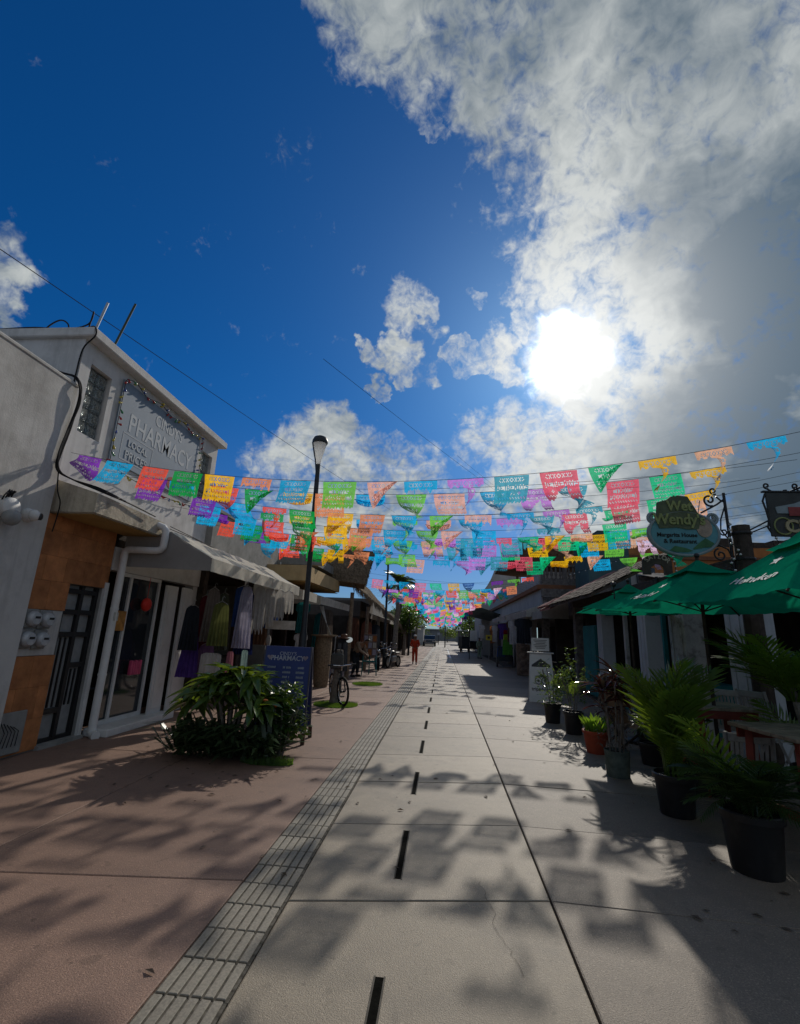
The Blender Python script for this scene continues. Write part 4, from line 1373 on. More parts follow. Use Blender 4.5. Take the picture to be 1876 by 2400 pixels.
def parasol(label, cx, cy, h, zr, zt, faces=(3,), size=1.0, rz=0.0):
    t = thing('parasol', label, 'parasol', (cx, cy, 0), rz, 'green parasols over the restaurant tables')
    cn_ = [(-h, -h), (h, -h), (h, h), (-h, h)]
    P_ = lambda i: Vector((cn_[i % 4][0], cn_[i % 4][1], zr))
    top = Vector((0, 0, zt))
    for i in range(4):
        a, c_ = P_(i), P_(i + 1)

        def pan(u, v, a=a, c_=c_):
            # u along the rim, v from rim to top; the cloth sags between ribs
            e = a.lerp(c_, u)
            p = e.lerp(top, v)
            sag = 4 * u * (1 - u)
            p.z -= 0.025 * sag * (1 - v) ** 0.5 + 0.022 * math.sin(PI * v) + 0.008 * math.sin(u * 40) * (1 - v)
            mid = (a + c_) / 2
            n_ = Vector((mid.x, mid.y, 0)).normalized()
            p -= n_ * 0.05 * sag * (1 - v)
            return p
        b = MB()
        b.grid(pan, 16, 12)
        pa = b.build('panel', green, t, smooth=True)
        if i in faces:
            dirx = (c_ - a).normalized()
            mid = (a + c_) / 2
            upv = (top - mid).normalized()
            o = mid + upv * 0.34
            # print sits on the panel: each letter vertex is dropped on the sagging cloth
            vs, fs = text_geo("Heineken", 0.215 * size, ext=0.0, sx=1.12, bold=0.004)
            s2, f2 = [], []
            ln_ = (top - mid).length
            L_ = (c_ - a).length
            dn = upv.cross(dirx)
            if dn.z < 0:
                dn = -dn

            def drop(x, y):
                v_ = (0.30 + y) / ln_
                half = L_ / 2 * (1 - v_)
                u_ = 0.5 + x / (2 * half) if half > 0 else 0.5
                return pan(min(1, max(0, u_)), v_) + dn * 0.006
            b = MB()
            b.add([drop(x, y) for x, y, z in vs], fs)
            st = []
            for k in range(10):
                an = PI / 2 + k * PI / 5
                r_ = 0.075 if k % 2 == 0 else 0.032
                st.append((r_ * math.cos(an), 0.34 + r_ * math.sin(an)))
            b.add([drop(x, y) for x, y in st], [tuple(range(10))])
            b.build('lettering', starm, pa)
    b = MB()
    hh = h * 0.30
    for i in range(4):
        a, c_ = P_(i) * 0.30, P_(i + 1) * 0.30
        a.z = c_.z = zt - (zt - zr) * 0.24
        tp = Vector((0, 0, zt + 0.06))
        b.grid(lambda u, v: a.lerp(c_, u).lerp(tp, v) - Vector((0, 0, 0.03 * math.sin(PI * v) + 0.02 * 4 * u * (1 - u) * (1 - v))), 6, 5)
    b.build('vent_cap', green, t, smooth=True)
    MB().tube([(0, 0, 0.05), (0, 0, zt + 0.08)], 0.022, 10).build('pole', dwood, t, smooth='auto')
    MB().ball((0, 0, zt + 0.11), 0.035, 12, 8).build('finial', black, t, smooth=True)
    for i in range(4):
        e = P_(i)
        MB().tube([(0, 0, zt - 0.05), tuple(e.lerp(top, 0.5) - Vector((0, 0, 0.09))), tuple(e - Vector((0, 0, 0.02)))], 0.011, 5).build('rib', dwood, t)
        MB().tube([(0, 0, zr - 0.05), tuple(e.lerp(top, 0.5) - Vector((0, 0, 0.10)))], 0.009, 5).build('strut', dwood, t)
    q = MB()
    q.lathe([(0.24, 0), (0.24, 0.05), (0.2, 0.08), (0.05, 0.1), (0.04, 0.3)], 16)
    q.build('base', black, t, smooth='auto')
    return t


parasol('nearest green parasol at the right edge with white print on its side', 3.43, 4.69, 0.86, 2.15, 2.80, faces=(3, 0), size=0.72)
parasol('middle green parasol with the slanted sunlit print panel, over the red table', 3.37, 6.62, 1.04, 2.18, 2.76, size=0.85)
parasol('farthest green parasol, a thin sliver behind the middle one', 3.50, 9.44, 0.90, 2.27, 2.74, rz=-0.20, size=0.8)

# ---------------------------------------------------------------- sign post and hanging signs
t = thing('sign_post', 'stout dark wooden post with iron scroll brackets beside the white column', 'post', (4.55, 7.58, 0))
b = MB()
b.tube([(0, 0, 0), (0, 0, 3.52)], [0.135, 0.125], 8)
b.build('post', dwood, t)
b = MB()
for z in (2.98, 3.38):
    b.lathe([(0.14, z), (0.145, z + 0.02), (0.14, z + 0.04)], 12)
b.build('iron_band', black, t)


def spiral(c, r0, r1, a0, turns, n=26, plane='x'):
    out = []
    for k in range(n + 1):
        f = k / n
        a = a0 + turns * 2 * PI * f
        r = r0 + (r1 - r0) * f
        out.append((c[0] + r * math.cos(a), c[1], c[2] + r * math.sin(a)))
    return out


b = MB()
b.tube([(-0.17, 0, 2.6), (-0.18, 0, 4.05)], 0.022, 8)                        # iron upright
b.tube([(-0.18, 0, 3.95), (-0.30, 0, 3.86), (-0.55, 0, 3.72)], 0.014, 6)
b.tube(spiral((-0.40, 0, 3.93), 0.10, 0.02, -1.2, -1.3), 0.016, 6)
b.tube([(-0.30, 0, 3.99), (-0.24, 0, 3.93), (-0.18, 0, 3.90)], 0.014, 6)
b.tube(spiral((-0.33, 0, 4.08), 0.06, 0.015, -1.0, -1.2), 0.014, 6)
b.tube([(-0.18, 0, 3.85), (-0.27, 0, 3.62), (-0.29, 0, 3.45), (-0.20, 0, 3.32)], 0.012, 6)
b.tube(spiral((-0.25, 0, 3.42), 0.06, 0.01, 3.0, 1.3), 0.012, 6)
b.tube([(-0.17, 0, 3.0), (-0.22, 0, 3.15), (-0.36, 0, 3.22), (-0.5, 0, 3.20)], 0.014, 6)
b.tube(spiral((-0.34, 0, 3.06), 0.10, 0.02, 1.8, 1.3), 0.014, 6)
b.tube(spiral((-0.24, 0, 2.82), 0.075, 0.015, 2.0, 1.3), 0.014, 6)
b.tube([(0.1, 0, 3.44), (0.62, 0, 3.72)], 0.012, 6)
b.tube([(0.1, 0, 3.40), (0.62, 0, 3.62)], 0.010, 6)
b.build('bracket', black, t)

sblue = mat('sign_sea_blue', (0.10, 0.28, 0.33), rough=0.6, spec=0.3, var=0.1, nscale=4, bump=0.15, stain=(0.03, 0.09, 0.11), stain_amt=0.5)
srim = mat('sign_rim', (0.24, 0.29, 0.31), rough=0.7, spec=0.25, var=0.15, nscale=6, bump=0.3)
solive = mat('sign_olive', (0.26, 0.29, 0.12), rough=0.8, spec=0.2, var=0.2, nscale=8, bump=0.3)
sdark = mat('sign_dark_letter', (0.025, 0.03, 0.03), rough=0.7, spec=0.2, var=0.1, bump=0)
spale = mat('sign_pale', (0.30, 0.31, 0.28), rough=0.7, spec=0.2, var=0.15, bump=0.1)
t = thing('margarita_sign', 'oval blue carved restaurant sign hanging from iron scrolls by the post', 'sign', (3.68, 7.58, 3.40))
ell = lambda a, c_, n=40: [(a * math.cos(2 * PI * k / n), c_ * math.sin(2 * PI * k / n)) for k in range(n)]
PS = fr((0, 0, 0), XP, ZP)
b = MB()
b.prism(ell(0.53, 0.36), 0.06, lambda u, v, w: (u, -w, v - 0.03))
b.build('board', srim, t)
b = MB()
b.prism(ell(0.49, 0.32), 0.012, lambda u, v, w: (u, -0.0602 - w, v - 0.03))
b.build('panel', sblue, t)
b = MB()
b.tube([(0.512 * math.cos(2 * PI * k / 48), -0.065, -0.03 + 0.342 * math.sin(2 * PI * k / 48)) for k in range(49)], 0.022, 8, cap=False)
b.build('rim', srim, t, smooth='auto')
b = MB()
b.prism([(-0.40, 0.10), (-0.36, -0.02), (-0.1, 0.0), (0.06, -0.03), (0.22, -0.02), (0.26, 0.16), (0.20, 0.30), (0.10, 0.50), (-0.12, 0.52), (-0.22, 0.44), (-0.36, 0.40)], 0.03, lambda u, v, w: (u, -0.05 - w * 1.2, v + 0.06))
b.build('name_plaque', mat('sign_plaque', (0.10, 0.12, 0.07), rough=0.8, var=0.2, nscale=8), t)
b = MB()
PL = lambda y_: (lambda u, v, w: (u, y_ - w, v))
put_text(b, PL(-0.0865), "Wendy's", -0.06, 0.11, 0.235, sx=0.92, bold=0.006, ext=0.008)
put_text(b, PL(-0.0865), "Wet", -0.04, 0.33, 0.22, sx=0.92, bold=0.006, ext=0.008)
b.build('lettering', solive, t)
b = MB()
put_text(b, PL(-0.0725), "Margarita House", -0.11, -0.085, 0.088, sx=1.0, bold=0.002, ext=0.003)
put_text(b, PL(-0.0725), "& Restaurant", -0.07, -0.185, 0.092, sx=1.0, bold=0.002, ext=0.003)
b.build('lettering', sdark, t)
b = MB()
b.prism([(-0.28 + 0.04, -0.30), (-0.16, -0.23), (0.0, -0.26), (0.1, -0.30), (0.02, -0.325), (-0.15, -0.325)], 0.008, PL(-0.0725))
b.prism([(0.22, -0.16), (0.30, -0.10), (0.42, -0.18), (0.36, -0.24), (0.26, -0.25), (0.12, -0.28), (0.1, -0.27)], 0.008, PL(-0.0725))
b.build('wave', mat('sign_green', (0.05, 0.15, 0.07), rough=0.7, var=0.2), t)
b = MB()
b.prism([(0.30 + 0.115 * math.cos(a), 0.06 + 0.15 * math.sin(a)) for a in [2 * PI * k / 18 for k in range(18)]], 0.012, PL(-0.0725))
b.build('relief', mat('sign_tan', (0.34, 0.26, 0.21), rough=0.8, var=0.2, nscale=7, bump=0.3), t)
b = MB()
b.tube(spiral((-0.43, -0.05, 0.22), 0.085, 0.02, 4.4, -1.4), 0.026, 8)
b.tube(spiral((0.44, -0.05, 0.22), 0.085, 0.02, -1.2, 1.4), 0.026, 8)
b.build('scroll', srim, t, smooth='auto')
for x in (-0.30, 0.26):
    MB().tube([(x, -0.03, 0.30), (x + 0.06, 0, 0.52)], 0.006, 5).build('hook', black, t)

t = thing('cigar_sign', 'dark carved cigar shop sign with scrolled iron top at the right edge', 'sign', (5.55, 7.58, 3.62))
MB().box(-0.58, 0.75, -0.04, 0.0, -0.26, 0.44, bev=0.01).build('board', mat('sign_board_dark', (0.05, 0.055, 0.055), rough=0.7, var=0.2, bump=0.2), t)
b = MB()
b.box(-0.62, 0.8, -0.05, 0.01, 0.441, 0.465)
for x in (-0.54, -0.12, 0.3, 0.7):
    b.tube([(x + 0.06, -0.02, 0.465), (x, -0.02, 0.50)] + spiral((x - 0.0, -0.02, 0.55), 0.05, 0.012, -1.2, -1.2), 0.014, 6)
b.tube([(-0.58, -0.02, 0.42), (-0.63, -0.02, 0.3), (-0.6, -0.02, 0.16), (-0.58, -0.02, 0.0), (-0.61, -0.02, -0.12), (-0.57, -0.02, -0.2)], 0.016, 6)
b.build('scroll_top', black, t)
b = MB()
b.prism([(-0.46, 0.10), (-0.48, 0.20), (-0.2, 0.26), (0.05, 0.36), (0.3, 0.36), (0.6, 0.24), (0.66, 0.18), (0.6, 0.10)], 0.012, PL(-0.0402))
b.build('arch_plaque', srim, t)
MB().box(-0.30, 0.62, -0.066, -0.0535, 0.06, 0.20).build('red_panel', mat('sign_dull_red', (0.26, 0.05, 0.05), rough=0.7, var=0.2), t)
b = MB()
put_text(b, PL(-0.0405), "CIGARS", 0.10, -0.19, 0.27, sx=1.05, bold=0.008, ext=0.012)
b.build('lettering', mat('sign_gilt', (0.40, 0.34, 0.2), rough=0.6, var=0.2), t)
MB().tube([(-0.40 + 0.13 * math.cos(a), -0.05, -0.10 + 0.13 * math.sin(a)) for a in [2 * PI * k / 24 for k in range(25)]], 0.012, 6, cap=False).build('medallion', solive, t)

t = thing('sailor_sign', 'small arched dark sign with raised pale letters below the oval sign', 'sign', (4.38, 10.2, 3.30))
b = MB()
b.prism([(-0.29, -0.22), (-0.29, 0.05)] + [(0.29 * math.cos(PI - PI * k / 12), 0.05 + 0.14 * math.sin(PI - PI * k / 12)) for k in range(1, 12)] + [(0.29, 0.05), (0.29, -0.22), (0.13, -0.22)] +
        [(0.13 * math.cos(PI * k / 8), -0.10 + 0.1 * math.sin(PI * k / 8)) for k in range(0, 9)] + [(-0.13, -0.22)], 0.05, PL(0))
b.build('board', mat('sign_board_brown', (0.06, 0.055, 0.045), rough=0.8, var=0.25, bump=0.3), t)
b = MB()
for k, ch in enumerate("SAILOR"):
    a = PI * (0.80 - 0.12 * k)
    vs, fs = text_geo(ch, 0.13, ext=0.006, bold=0.003)
    ca, sa = math.cos(a - PI / 2), math.sin(a - PI / 2)
    b.add([PL(-0.0505)(0.22 * math.cos(a) + x * ca - y * sa, -0.03 + 0.14 * math.sin(a) + x * sa + y * ca, z) for x, y, z in vs], fs)
b.build('lettering', mat('sign_bone', (0.36, 0.34, 0.26), rough=0.7, var=0.15), t)
MB().tube([(0, 0.05, -0.25), (0, 0.05, -0.6), (0.02, 0.3, -0.6)], 0.03, 8).build('bracket', black, t)
t = thing('round_lantern', 'small black lamp on a stem over the farthest green parasol', 'lamp', (3.05, 8.9, 2.55))
MB().ball((0, 0, 0.16), 0.05, 12, 8).build('globe', blackp, t, smooth=True)
MB().tube([(0, 0, -0.1), (0, 0, 0.12)], 0.012, 6).build('stem', black, t)

# strings of round bulbs round the sign post
bb = MB().ball((0, 0, 0), 0.020, 10, 7)
bbm = mesh_of('bulb', bb.v, bb.f, True)


def bulbs(label, pts, n, sag=0.15):
    t = thing('bulb_string', label, 'string lights', pts[0], group='bulb strings by the restaurant signs')
    p0 = Vector(pts[0])
    path = smooth_path([Vector(p) - p0 for p in pts], 8)
    MB().tube(path, 0.006, 5).build('wire', rubber, t)
    for k in range(n):
        p = path[int(k * (len(path) - 1) / (n - 1))]
        share('bulb', bbm, glossy, t, (p.x + rnd.uniform(-0.01, 0.01), p.y - 0.02, p.z - 0.03))


bulbs('bulb string climbing the iron upright of the sign post', [(4.36, 7.50, 3.55), (4.30, 7.48, 3.30), (4.42, 7.46, 3.1), (4.28, 7.48, 2.95), (4.40, 7.46, 2.72)], 10)
bulbs('bulb string dangling between the arched sign and the post', [(4.62, 10.0, 3.46), (4.66, 10.0, 3.2), (4.60, 9.9, 2.98), (4.68, 9.8, 2.8)], 9)
bulbs('bulb string under the dark cigar sign', [(4.98, 7.5, 3.35), (5.05, 7.5, 3.15), (5.0, 7.5, 2.98)], 5)
bulbs('bulb string along the far edge of the brown roof', [(4.0, 15.5, 3.75), (4.6, 15.7, 3.95), (5.2, 15.9, 4.15), (5.9, 16.2, 4.4)], 11)

# ---------------------------------------------------------------- tables and chairs
def table(label, x, y, rz, h, lx, ly, nleg=4):
    t = thing('table', label, 'table', (x, y, 0), rz, 'wooden restaurant tables')
    n = max(4, int(ly / 0.13))
    for k in range(n):
        y0 = -ly / 2 + ly * k / n
        MB().box(-lx / 2 + rnd.uniform(0, 0.01), lx / 2 - rnd.uniform(0, 0.01), y0 + 0.003, y0 + ly / n - 0.003, h - 0.035, h + rnd.uniform(-0.002, 0.002), bev=0.005).build('plank', oldwood, t)
    b = MB()
    b.box(-lx / 2 + 0.06, lx / 2 - 0.06, -ly / 2 + 0.05, -ly / 2 + 0.075, h - 0.13, h - 0.0355)
    b.box(-lx / 2 + 0.06, lx / 2 - 0.06, ly / 2 - 0.075, ly / 2 - 0.05, h - 0.13, h - 0.0355)
    tag(b.build('apron', redwood, t), kind='stuff')
    for sx_ in (-1, 1):
        for sy_ in (-1, 1):
            x1, y1 = sx_ * (lx / 2 - 0.1), sy_ * (ly / 2 - 0.11)
            MB().tube([(x1 * 0.92, y1 * 0.92, h - 0.037), (x1 * 1.02, y1 * 1.02, 0.0)], 0.042, 4).build('leg', redwood, t)
        MB().box(sx_ * (lx / 2 - 0.1) - 0.02, sx_ * (lx / 2 - 0.1) + 0.02, -ly / 2 + 0.16, ly / 2 - 0.16, 0.30, 0.37).build('stretcher', redwood, t)
    return t


table('weathered table with red legs under the middle green parasol', 3.42, 6.75, 0.05, 0.99, 0.82, 0.72)
table('near bare wooden table behind the biggest black pot, at the frame edge', 3.35, 5.03, 0.1, 0.98, 0.92, 0.86)


def fold_chair(label, x, y, rz, h=1.12):
    t = thing('folding_chair', label, 'chair', (x, y, 0), rz, 'slatted folding chairs at the tables')
    hs = h * 0.48
    for sx_ in (-1, 1):
        MB().tube([(sx_ * 0.2, -0.20, 0), (sx_ * 0.2, 0.06, hs), (sx_ * 0.2, 0.20, h)], 0.022, 4).build('back_post', chairw, t)
        MB().tube([(sx_ * 0.17, 0.22, 0), (sx_ * 0.17, -0.22, hs - 0.01)], 0.02, 4).build('leg', chairw, t)
    MB().box(-0.18, 0.18, 0.175, 0.205, h - 0.09, h - 0.01, bev=0.006).build('top_rail', chairw, t)
    MB().box(-0.18, 0.18, 0.07, 0.10, hs + 0.05, hs + 0.10, bev=0.006).build('lower_rail', chairw, t)
    for k in range(8):
        x0 = -0.16 + k * 0.042
        MB().hexa([(x0, 0.075, hs + 0.10), (x0 + 0.026, 0.075, hs + 0.10), (x0 + 0.026, 0.09, hs + 0.10), (x0, 0.09, hs + 0.10),
                   (x0, 0.178, h - 0.09), (x0 + 0.026, 0.178, h - 0.09), (x0 + 0.026, 0.193, h - 0.09), (x0, 0.193, h - 0.09)]).build('slat', chairw, t)
    for k in range(6):
        MB().box(-0.2, 0.2, -0.25 + k * 0.062, -0.2 + k * 0.062, hs, hs + 0.02).build('seat_slat', chairw, t)
    return t


fold_chair('pale slatted folding chair with its back to the red table, nearer one', 4.24, 7.1, 1.9, 1.16)
fold_chair('pale folding chair half hidden behind the red table top', 4.02, 7.45, 2.4, 1.14)
fold_chair('pale folding chair lying low beside the drooping palm', 3.2, 5.75, 2.8, 0.85)

# tan leather-backed chairs near the cordyline
t = thing('leather_chair', 'tan leather sling chair among the potted plants', 'chair', (2.85, 8.75, 0), 0.5)
lea = mat('tan_leather', (0.20, 0.105, 0.055), rough=0.6, spec=0.35, var=0.2, nscale=5, bump=0.2)
b = MB()
b.grid(lambda u, v: (-0.24 + 0.48 * u, -0.10 + 0.22 * v - 0.06 * math.sin(PI * u), 0.42 + 0.65 * v), 6, 8)
b.build('back', lea, t, smooth=True)
b = MB()
b.grid(lambda u, v: (-0.24 + 0.48 * u, -0.5 + 0.42 * v, 0.44 - 0.04 * math.sin(PI * u)), 6, 6)
b.build('seat', lea, t, smooth=True)
for sx_ in (-1, 1):
    MB().tube([(sx_ * 0.25, -0.48, 0), (sx_ * 0.25, 0.12, 1.08)], 0.02, 6).build('leg', dwood, t)
    MB().tube([(sx_ * 0.25, 0.1, 0), (sx_ * 0.25, -0.5, 0.46)], 0.02, 6).build('leg', dwood, t)
t = thing('stool', 'low yellowish wooden stool behind the potted cordyline', 'stool', (3.35, 9.3, 0))
yel = mat('yellow_wood', (0.22, 0.15, 0.04), rough=0.7, var=0.2)
MB().box(-0.32, 0.32, -0.2, 0.2, 0.62, 0.67, bev=0.008).build('seat', yel, t)
for sx_ in (-1, 1):
    for sy_ in (-1, 1):
        MB().tube([(sx_ * 0.26, sy_ * 0.15, 0), (sx_ * 0.24, sy_ * 0.14, 0.62)], 0.022, 6).build('leg', yel, t)

# white travel advert A-frame
t = thing('tour_sign_board', 'white folding tour sign with a black round emblem beside the flowering pots', 'sign', (2.85, 14.75, 0), -0.12)
wb_ = mat('white_board', (0.60, 0.60, 0.58), rough=0.5, spec=0.3, var=0.04, bump=0.05, stain=(0.4, 0.4, 0.38), stain_amt=0.4)
for sy_ in (-1, 1):
    MB().hexa([(-0.36, sy_ * 0.36, 0.0), (0.36, sy_ * 0.36, 0.0), (0.36, sy_ * 0.33, 0.0), (-0.36, sy_ * 0.33, 0.0),
               (-0.30, sy_ * 0.05, 1.30), (0.30, sy_ * 0.05, 1.30), (0.30, sy_ * 0.02, 1.30), (-0.30, sy_ * 0.02, 1.30)] if sy_ < 0 else
              [(-0.36, 0.33, 0.0), (0.36, 0.33, 0.0), (0.36, 0.36, 0.0), (-0.36, 0.36, 0.0),
               (-0.30, 0.02, 1.30), (0.30, 0.02, 1.30), (0.30, 0.05, 1.30), (-0.30, 0.05, 1.30)]).build('leaf', wb_, t)
MB().box(-0.37, 0.37, -0.08, 0.08, 1.301, 1.335, bev=0.006).build('cap', wb_, t)
nf = lambda u, v, w: (u, -0.362 + (v / 1.30) * 0.31 - w, v)
b = MB()
put_text(b, nf, "tripadvisor", 0.0, 0.30, 0.13, ext=0.002, bold=0.002)
for (cx, cz, r0, r1) in ((-0.09, 0.56, 0.10, 0.078), (0.09, 0.56, 0.10, 0.078), (-0.09, 0.56, 0.035, 0.0), (0.09, 0.56, 0.035, 0.0)):
    n = 22
    if r1 > 0:
        vs = [nf(cx + r * math.cos(2 * PI * k / n), cz + r * math.sin(2 * PI * k / n), 0.003) for r in (r0, r1) for k in range(n)]
        b.add(vs, [(k, (k + 1) % n, n + (k + 1) % n, n + k) for k in range(n)])
    else:
        b.add([nf(cx + r0 * math.cos(2 * PI * k / n), cz + r0 * math.sin(2 * PI * k / n), 0.003) for k in range(n)], [tuple(range(n))])
b.prism([(-0.2, 0.68), (0.0, 0.72), (0.2, 0.68), (0.12, 0.655), (-0.12, 0.655)], 0.003, nf)
b.prism([(-0.26, 0.98), (0.0, 1.16), (0.26, 0.98), (0.26, 0.93), (-0.26, 0.93)], 0.002, nf)
b.build('print', mat('print_dark', (0.05, 0.05, 0.05), rough=0.6, bump=0, var=0.1), t)
t = thing('notice_board', 'small white notice board clipped above the tour sign', 'sign', (2.86, 14.78, 1.336), -0.12)
MB().box(-0.25, 0.25, -0.012, 0.012, 0.035, 0.40, bev=0.004).build('board', wb_, t)
b = MB()
for k in range(6):
    w_ = 0.19 - 0.03 * (k % 3)
    b.box(-w_, w_, -0.0155, -0.0125, 0.33 - k * 0.045, 0.345 - k * 0.045)
b.build('print', mat('print_dark', (0.05, 0.05, 0.05)), t)
for x in (-0.2, 0.2):
    MB().box(x - 0.015, x + 0.015, -0.01, 0.01, 0.0, 0.0348).build('foot', black, t)
# ================================================================== paper flag garlands
FONT = {'C': ["111", "100", "100", "100", "111"], 'I': ["010", "010", "010", "010", "010"], 'N': ["101", "111", "111", "101", "101"],
        'D': ["110", "101", "101", "101", "110"], 'Y': ["101", "101", "010", "010", "010"], 'S': ["111", "100", "111", "001", "111"],
        'P': ["111", "101", "111", "100", "100"], 'H': ["101", "101", "111", "101", "101"], 'A': ["111", "101", "111", "101", "101"],
        'R': ["110", "101", "110", "101", "101"], 'M': ["101", "111", "101", "101", "101"], 'W': ["101", "101", "101", "111", "101"],
        'E': ["111", "100", "110", "100", "111"], 'T': ["111", "010", "010", "010", "010"], ' ': ["000"] * 5}
NU, NV = 36, 27
FW, FH = 0.43, 0.345


def word(cells, s, col, row, tall=1):
    for k, ch in enumerate(s):
        for r in range(5):
            for c_ in range(3):
                if FONT[ch][r][c_] == '0':
                    for q in range(tall):
                        cells.add((col + k * 4 + c_, row + r * tall + q))
        for r in range(5 * tall):
            if k < len(s) - 1 and r not in (0, 5 * tall - 1):
                cells.add((col + k * 4 + 3, row + r))


def pattern(kind):
    """set of (column, row-from-top) cells cut out of the tissue"""
    cut = set()
    # flower and leaf sprays along the top
    for k in range(12):
        for cx, sg in ((16 - k, 1), (19 + k, -1)):
            if k > 1 and k % 2 == 0:
                cut.add((cx, 2)); cut.add((cx, 5))
                cut.add((cx + sg, 3)) if k % 4 == 0 else cut.add((cx - sg, 4))
    for (c_, r) in ((17, 2), (18, 2), (16, 3), (19, 3), (16, 4), (19, 4), (17, 5), (18, 5)):
        cut.add((c_, r))
    if kind == 'cindy':
        word(cut, "CINDYS", 6, 8)
        word(cut, "PHARMACY", 2, 14)
    elif kind == 'wendy':
        word(cut, "WET", 2, 9)
        word(cut, "WENDYS", 13, 9)
        for (c_, r) in ((8, 17), (9, 16), (10, 17), (9, 18), (25, 17), (26, 16), (27, 17), (26, 18), (17, 16), (18, 17), (17, 18), (14, 18), (21, 18)):
            cut.add((c_, r))
    for c_ in range(2, NU - 2, 3):
        cut.add((c_, 21))
        cut.add((c_ + 1, 22))
    for c_ in range(NU):
        if c_ % 4 in (2, 3):
            cut.add((c_, NV - 1))
            if c_ % 4 == 3 and c_ % 8 > 3:
                cut.add((c_, NV - 2))
    return cut


def tear(cells, kind, seed):
    r_ = random.Random(seed)
    if kind == 'tee':                                   # top band and one middle strip left
        for c_ in range(NU):
            a = 6 + int(2 * math.sin(c_ * 0.9 + seed))
            for r in range(NV):
                if r > a and not (15 + int(2 * math.sin(r * .4)) <= c_ <= 21 + int(1.5 * math.cos(r * .5))):
                    cells.add((c_, r))
    elif kind == 'band':                                # only the top band left, ragged below
        for c_ in range(NU):
            a = 8 + int(2.5 * math.sin(c_ * 0.7 + seed) + r_.uniform(0, 2.5))
            for r in range(NV):
                if r > a:
                    cells.add((c_, r))
    elif kind == 'half':
        for c_ in range(NU):
            for r in range(NV):
                if r > 12 + 0.02 * (c_ - 30) ** 2 * 1.3 and c_ < 24:
                    cells.add((c_, r))
    return cells


def flag_mesh(shape, pat, seed, thinned=False):
    r_ = random.Random(seed)
    cut = tear(pattern(pat), shape, seed)
    ph = r_.uniform(0, 6)
    sway = r_.uniform(-0.05, 0.07)
    tap = r_.uniform(0.03, 0.10)

    def pos(u, v):
        # u across, v downwards 0..1
        x = (u - 0.5) * FW * (1 - tap * v)
        z = -v * FH
        y = 0.012 * math.sin(u * 7 + ph) * v + 0.006 * math.sin(u * 15 + v * 5 + ph)
        x += sway * v * v
        y += 0.05 * v * v * math.sin(ph)
        if shape == 'roll':                             # lower part rolled up on itself
            if v > 0.35:
                a = (v - 0.35) * 9.0
                rr = 0.036
                z = -0.35 * FH - rr * math.sin(a) - 0.02 * math.sin(u * 5 + ph)
                y += rr * (1 - math.cos(a)) * (1 + 0.3 * u)
                x += 0.02 * math.sin(u * 9 + a)
        elif shape == 'fold':                           # one lower corner blown up and over
            d = (u + v * 0.9 - 0.95)
            if d > 0:
                x -= d * FW * 0.95
                z += d * FH * 0.55
                y -= 0.03 * math.sin(min(1, d * 2) * PI)
        elif shape == 'twist':
            a = v * v * 2.2
            xc = 0.1 * v * v
            xr = x - xc
            x = xc + xr * math.cos(a) * (1 - 0.35 * v)
            y += xr * math.sin(a)
            z *= 0.98
        elif shape == 'tee' and v > 0.3:
            a = (v - 0.3) * 2.6
            xr = x
            x = xr * math.cos(a) + 0.05 * math.sin(v * 4)
            y += xr * math.sin(a) + 0.02 * math.sin(v * 9)
            z -= 0.03 * (v - 0.3)
        elif shape == 'blow':
            y += 0.18 * v * v
            z += 0.07 * v * v
            x += 0.06 * v * v
        elif shape == 'half' and v > 0.45:
            y += 0.05 * math.sin((v - 0.45) * 6)
        return (x, y, z)
    b = MB()
    b.grid(lambda u, v: pos(u, v), NU, NV, skip=lambda i, j: (i, j) in cut)
    # drop unused vertices
    used = sorted({i for f in b.f for i in f})
    mp = {o: n for n, o in enumerate(used)}
    return mesh_of('paper_flag', [b.v[i] for i in used], [tuple(mp[i] for i in f) for f in b.f], True)


FM = {}
for nm, (shp, pat, n) in dict(c=('flat', 'cindy', 3), w=('flat', 'wendy', 3), r=('roll', 'wendy', 3), f=('fold', 'cindy', 2), t=('twist', 'wendy', 2),
                              T=('tee', 'wendy', 3), b=('band', 'cindy', 3), B=('blow', 'cindy', 2), h=('half', 'wendy', 1)).items():
    FM[nm] = [flag_mesh(shp, pat, 11 * k + ord(nm)) for k in range(n)]


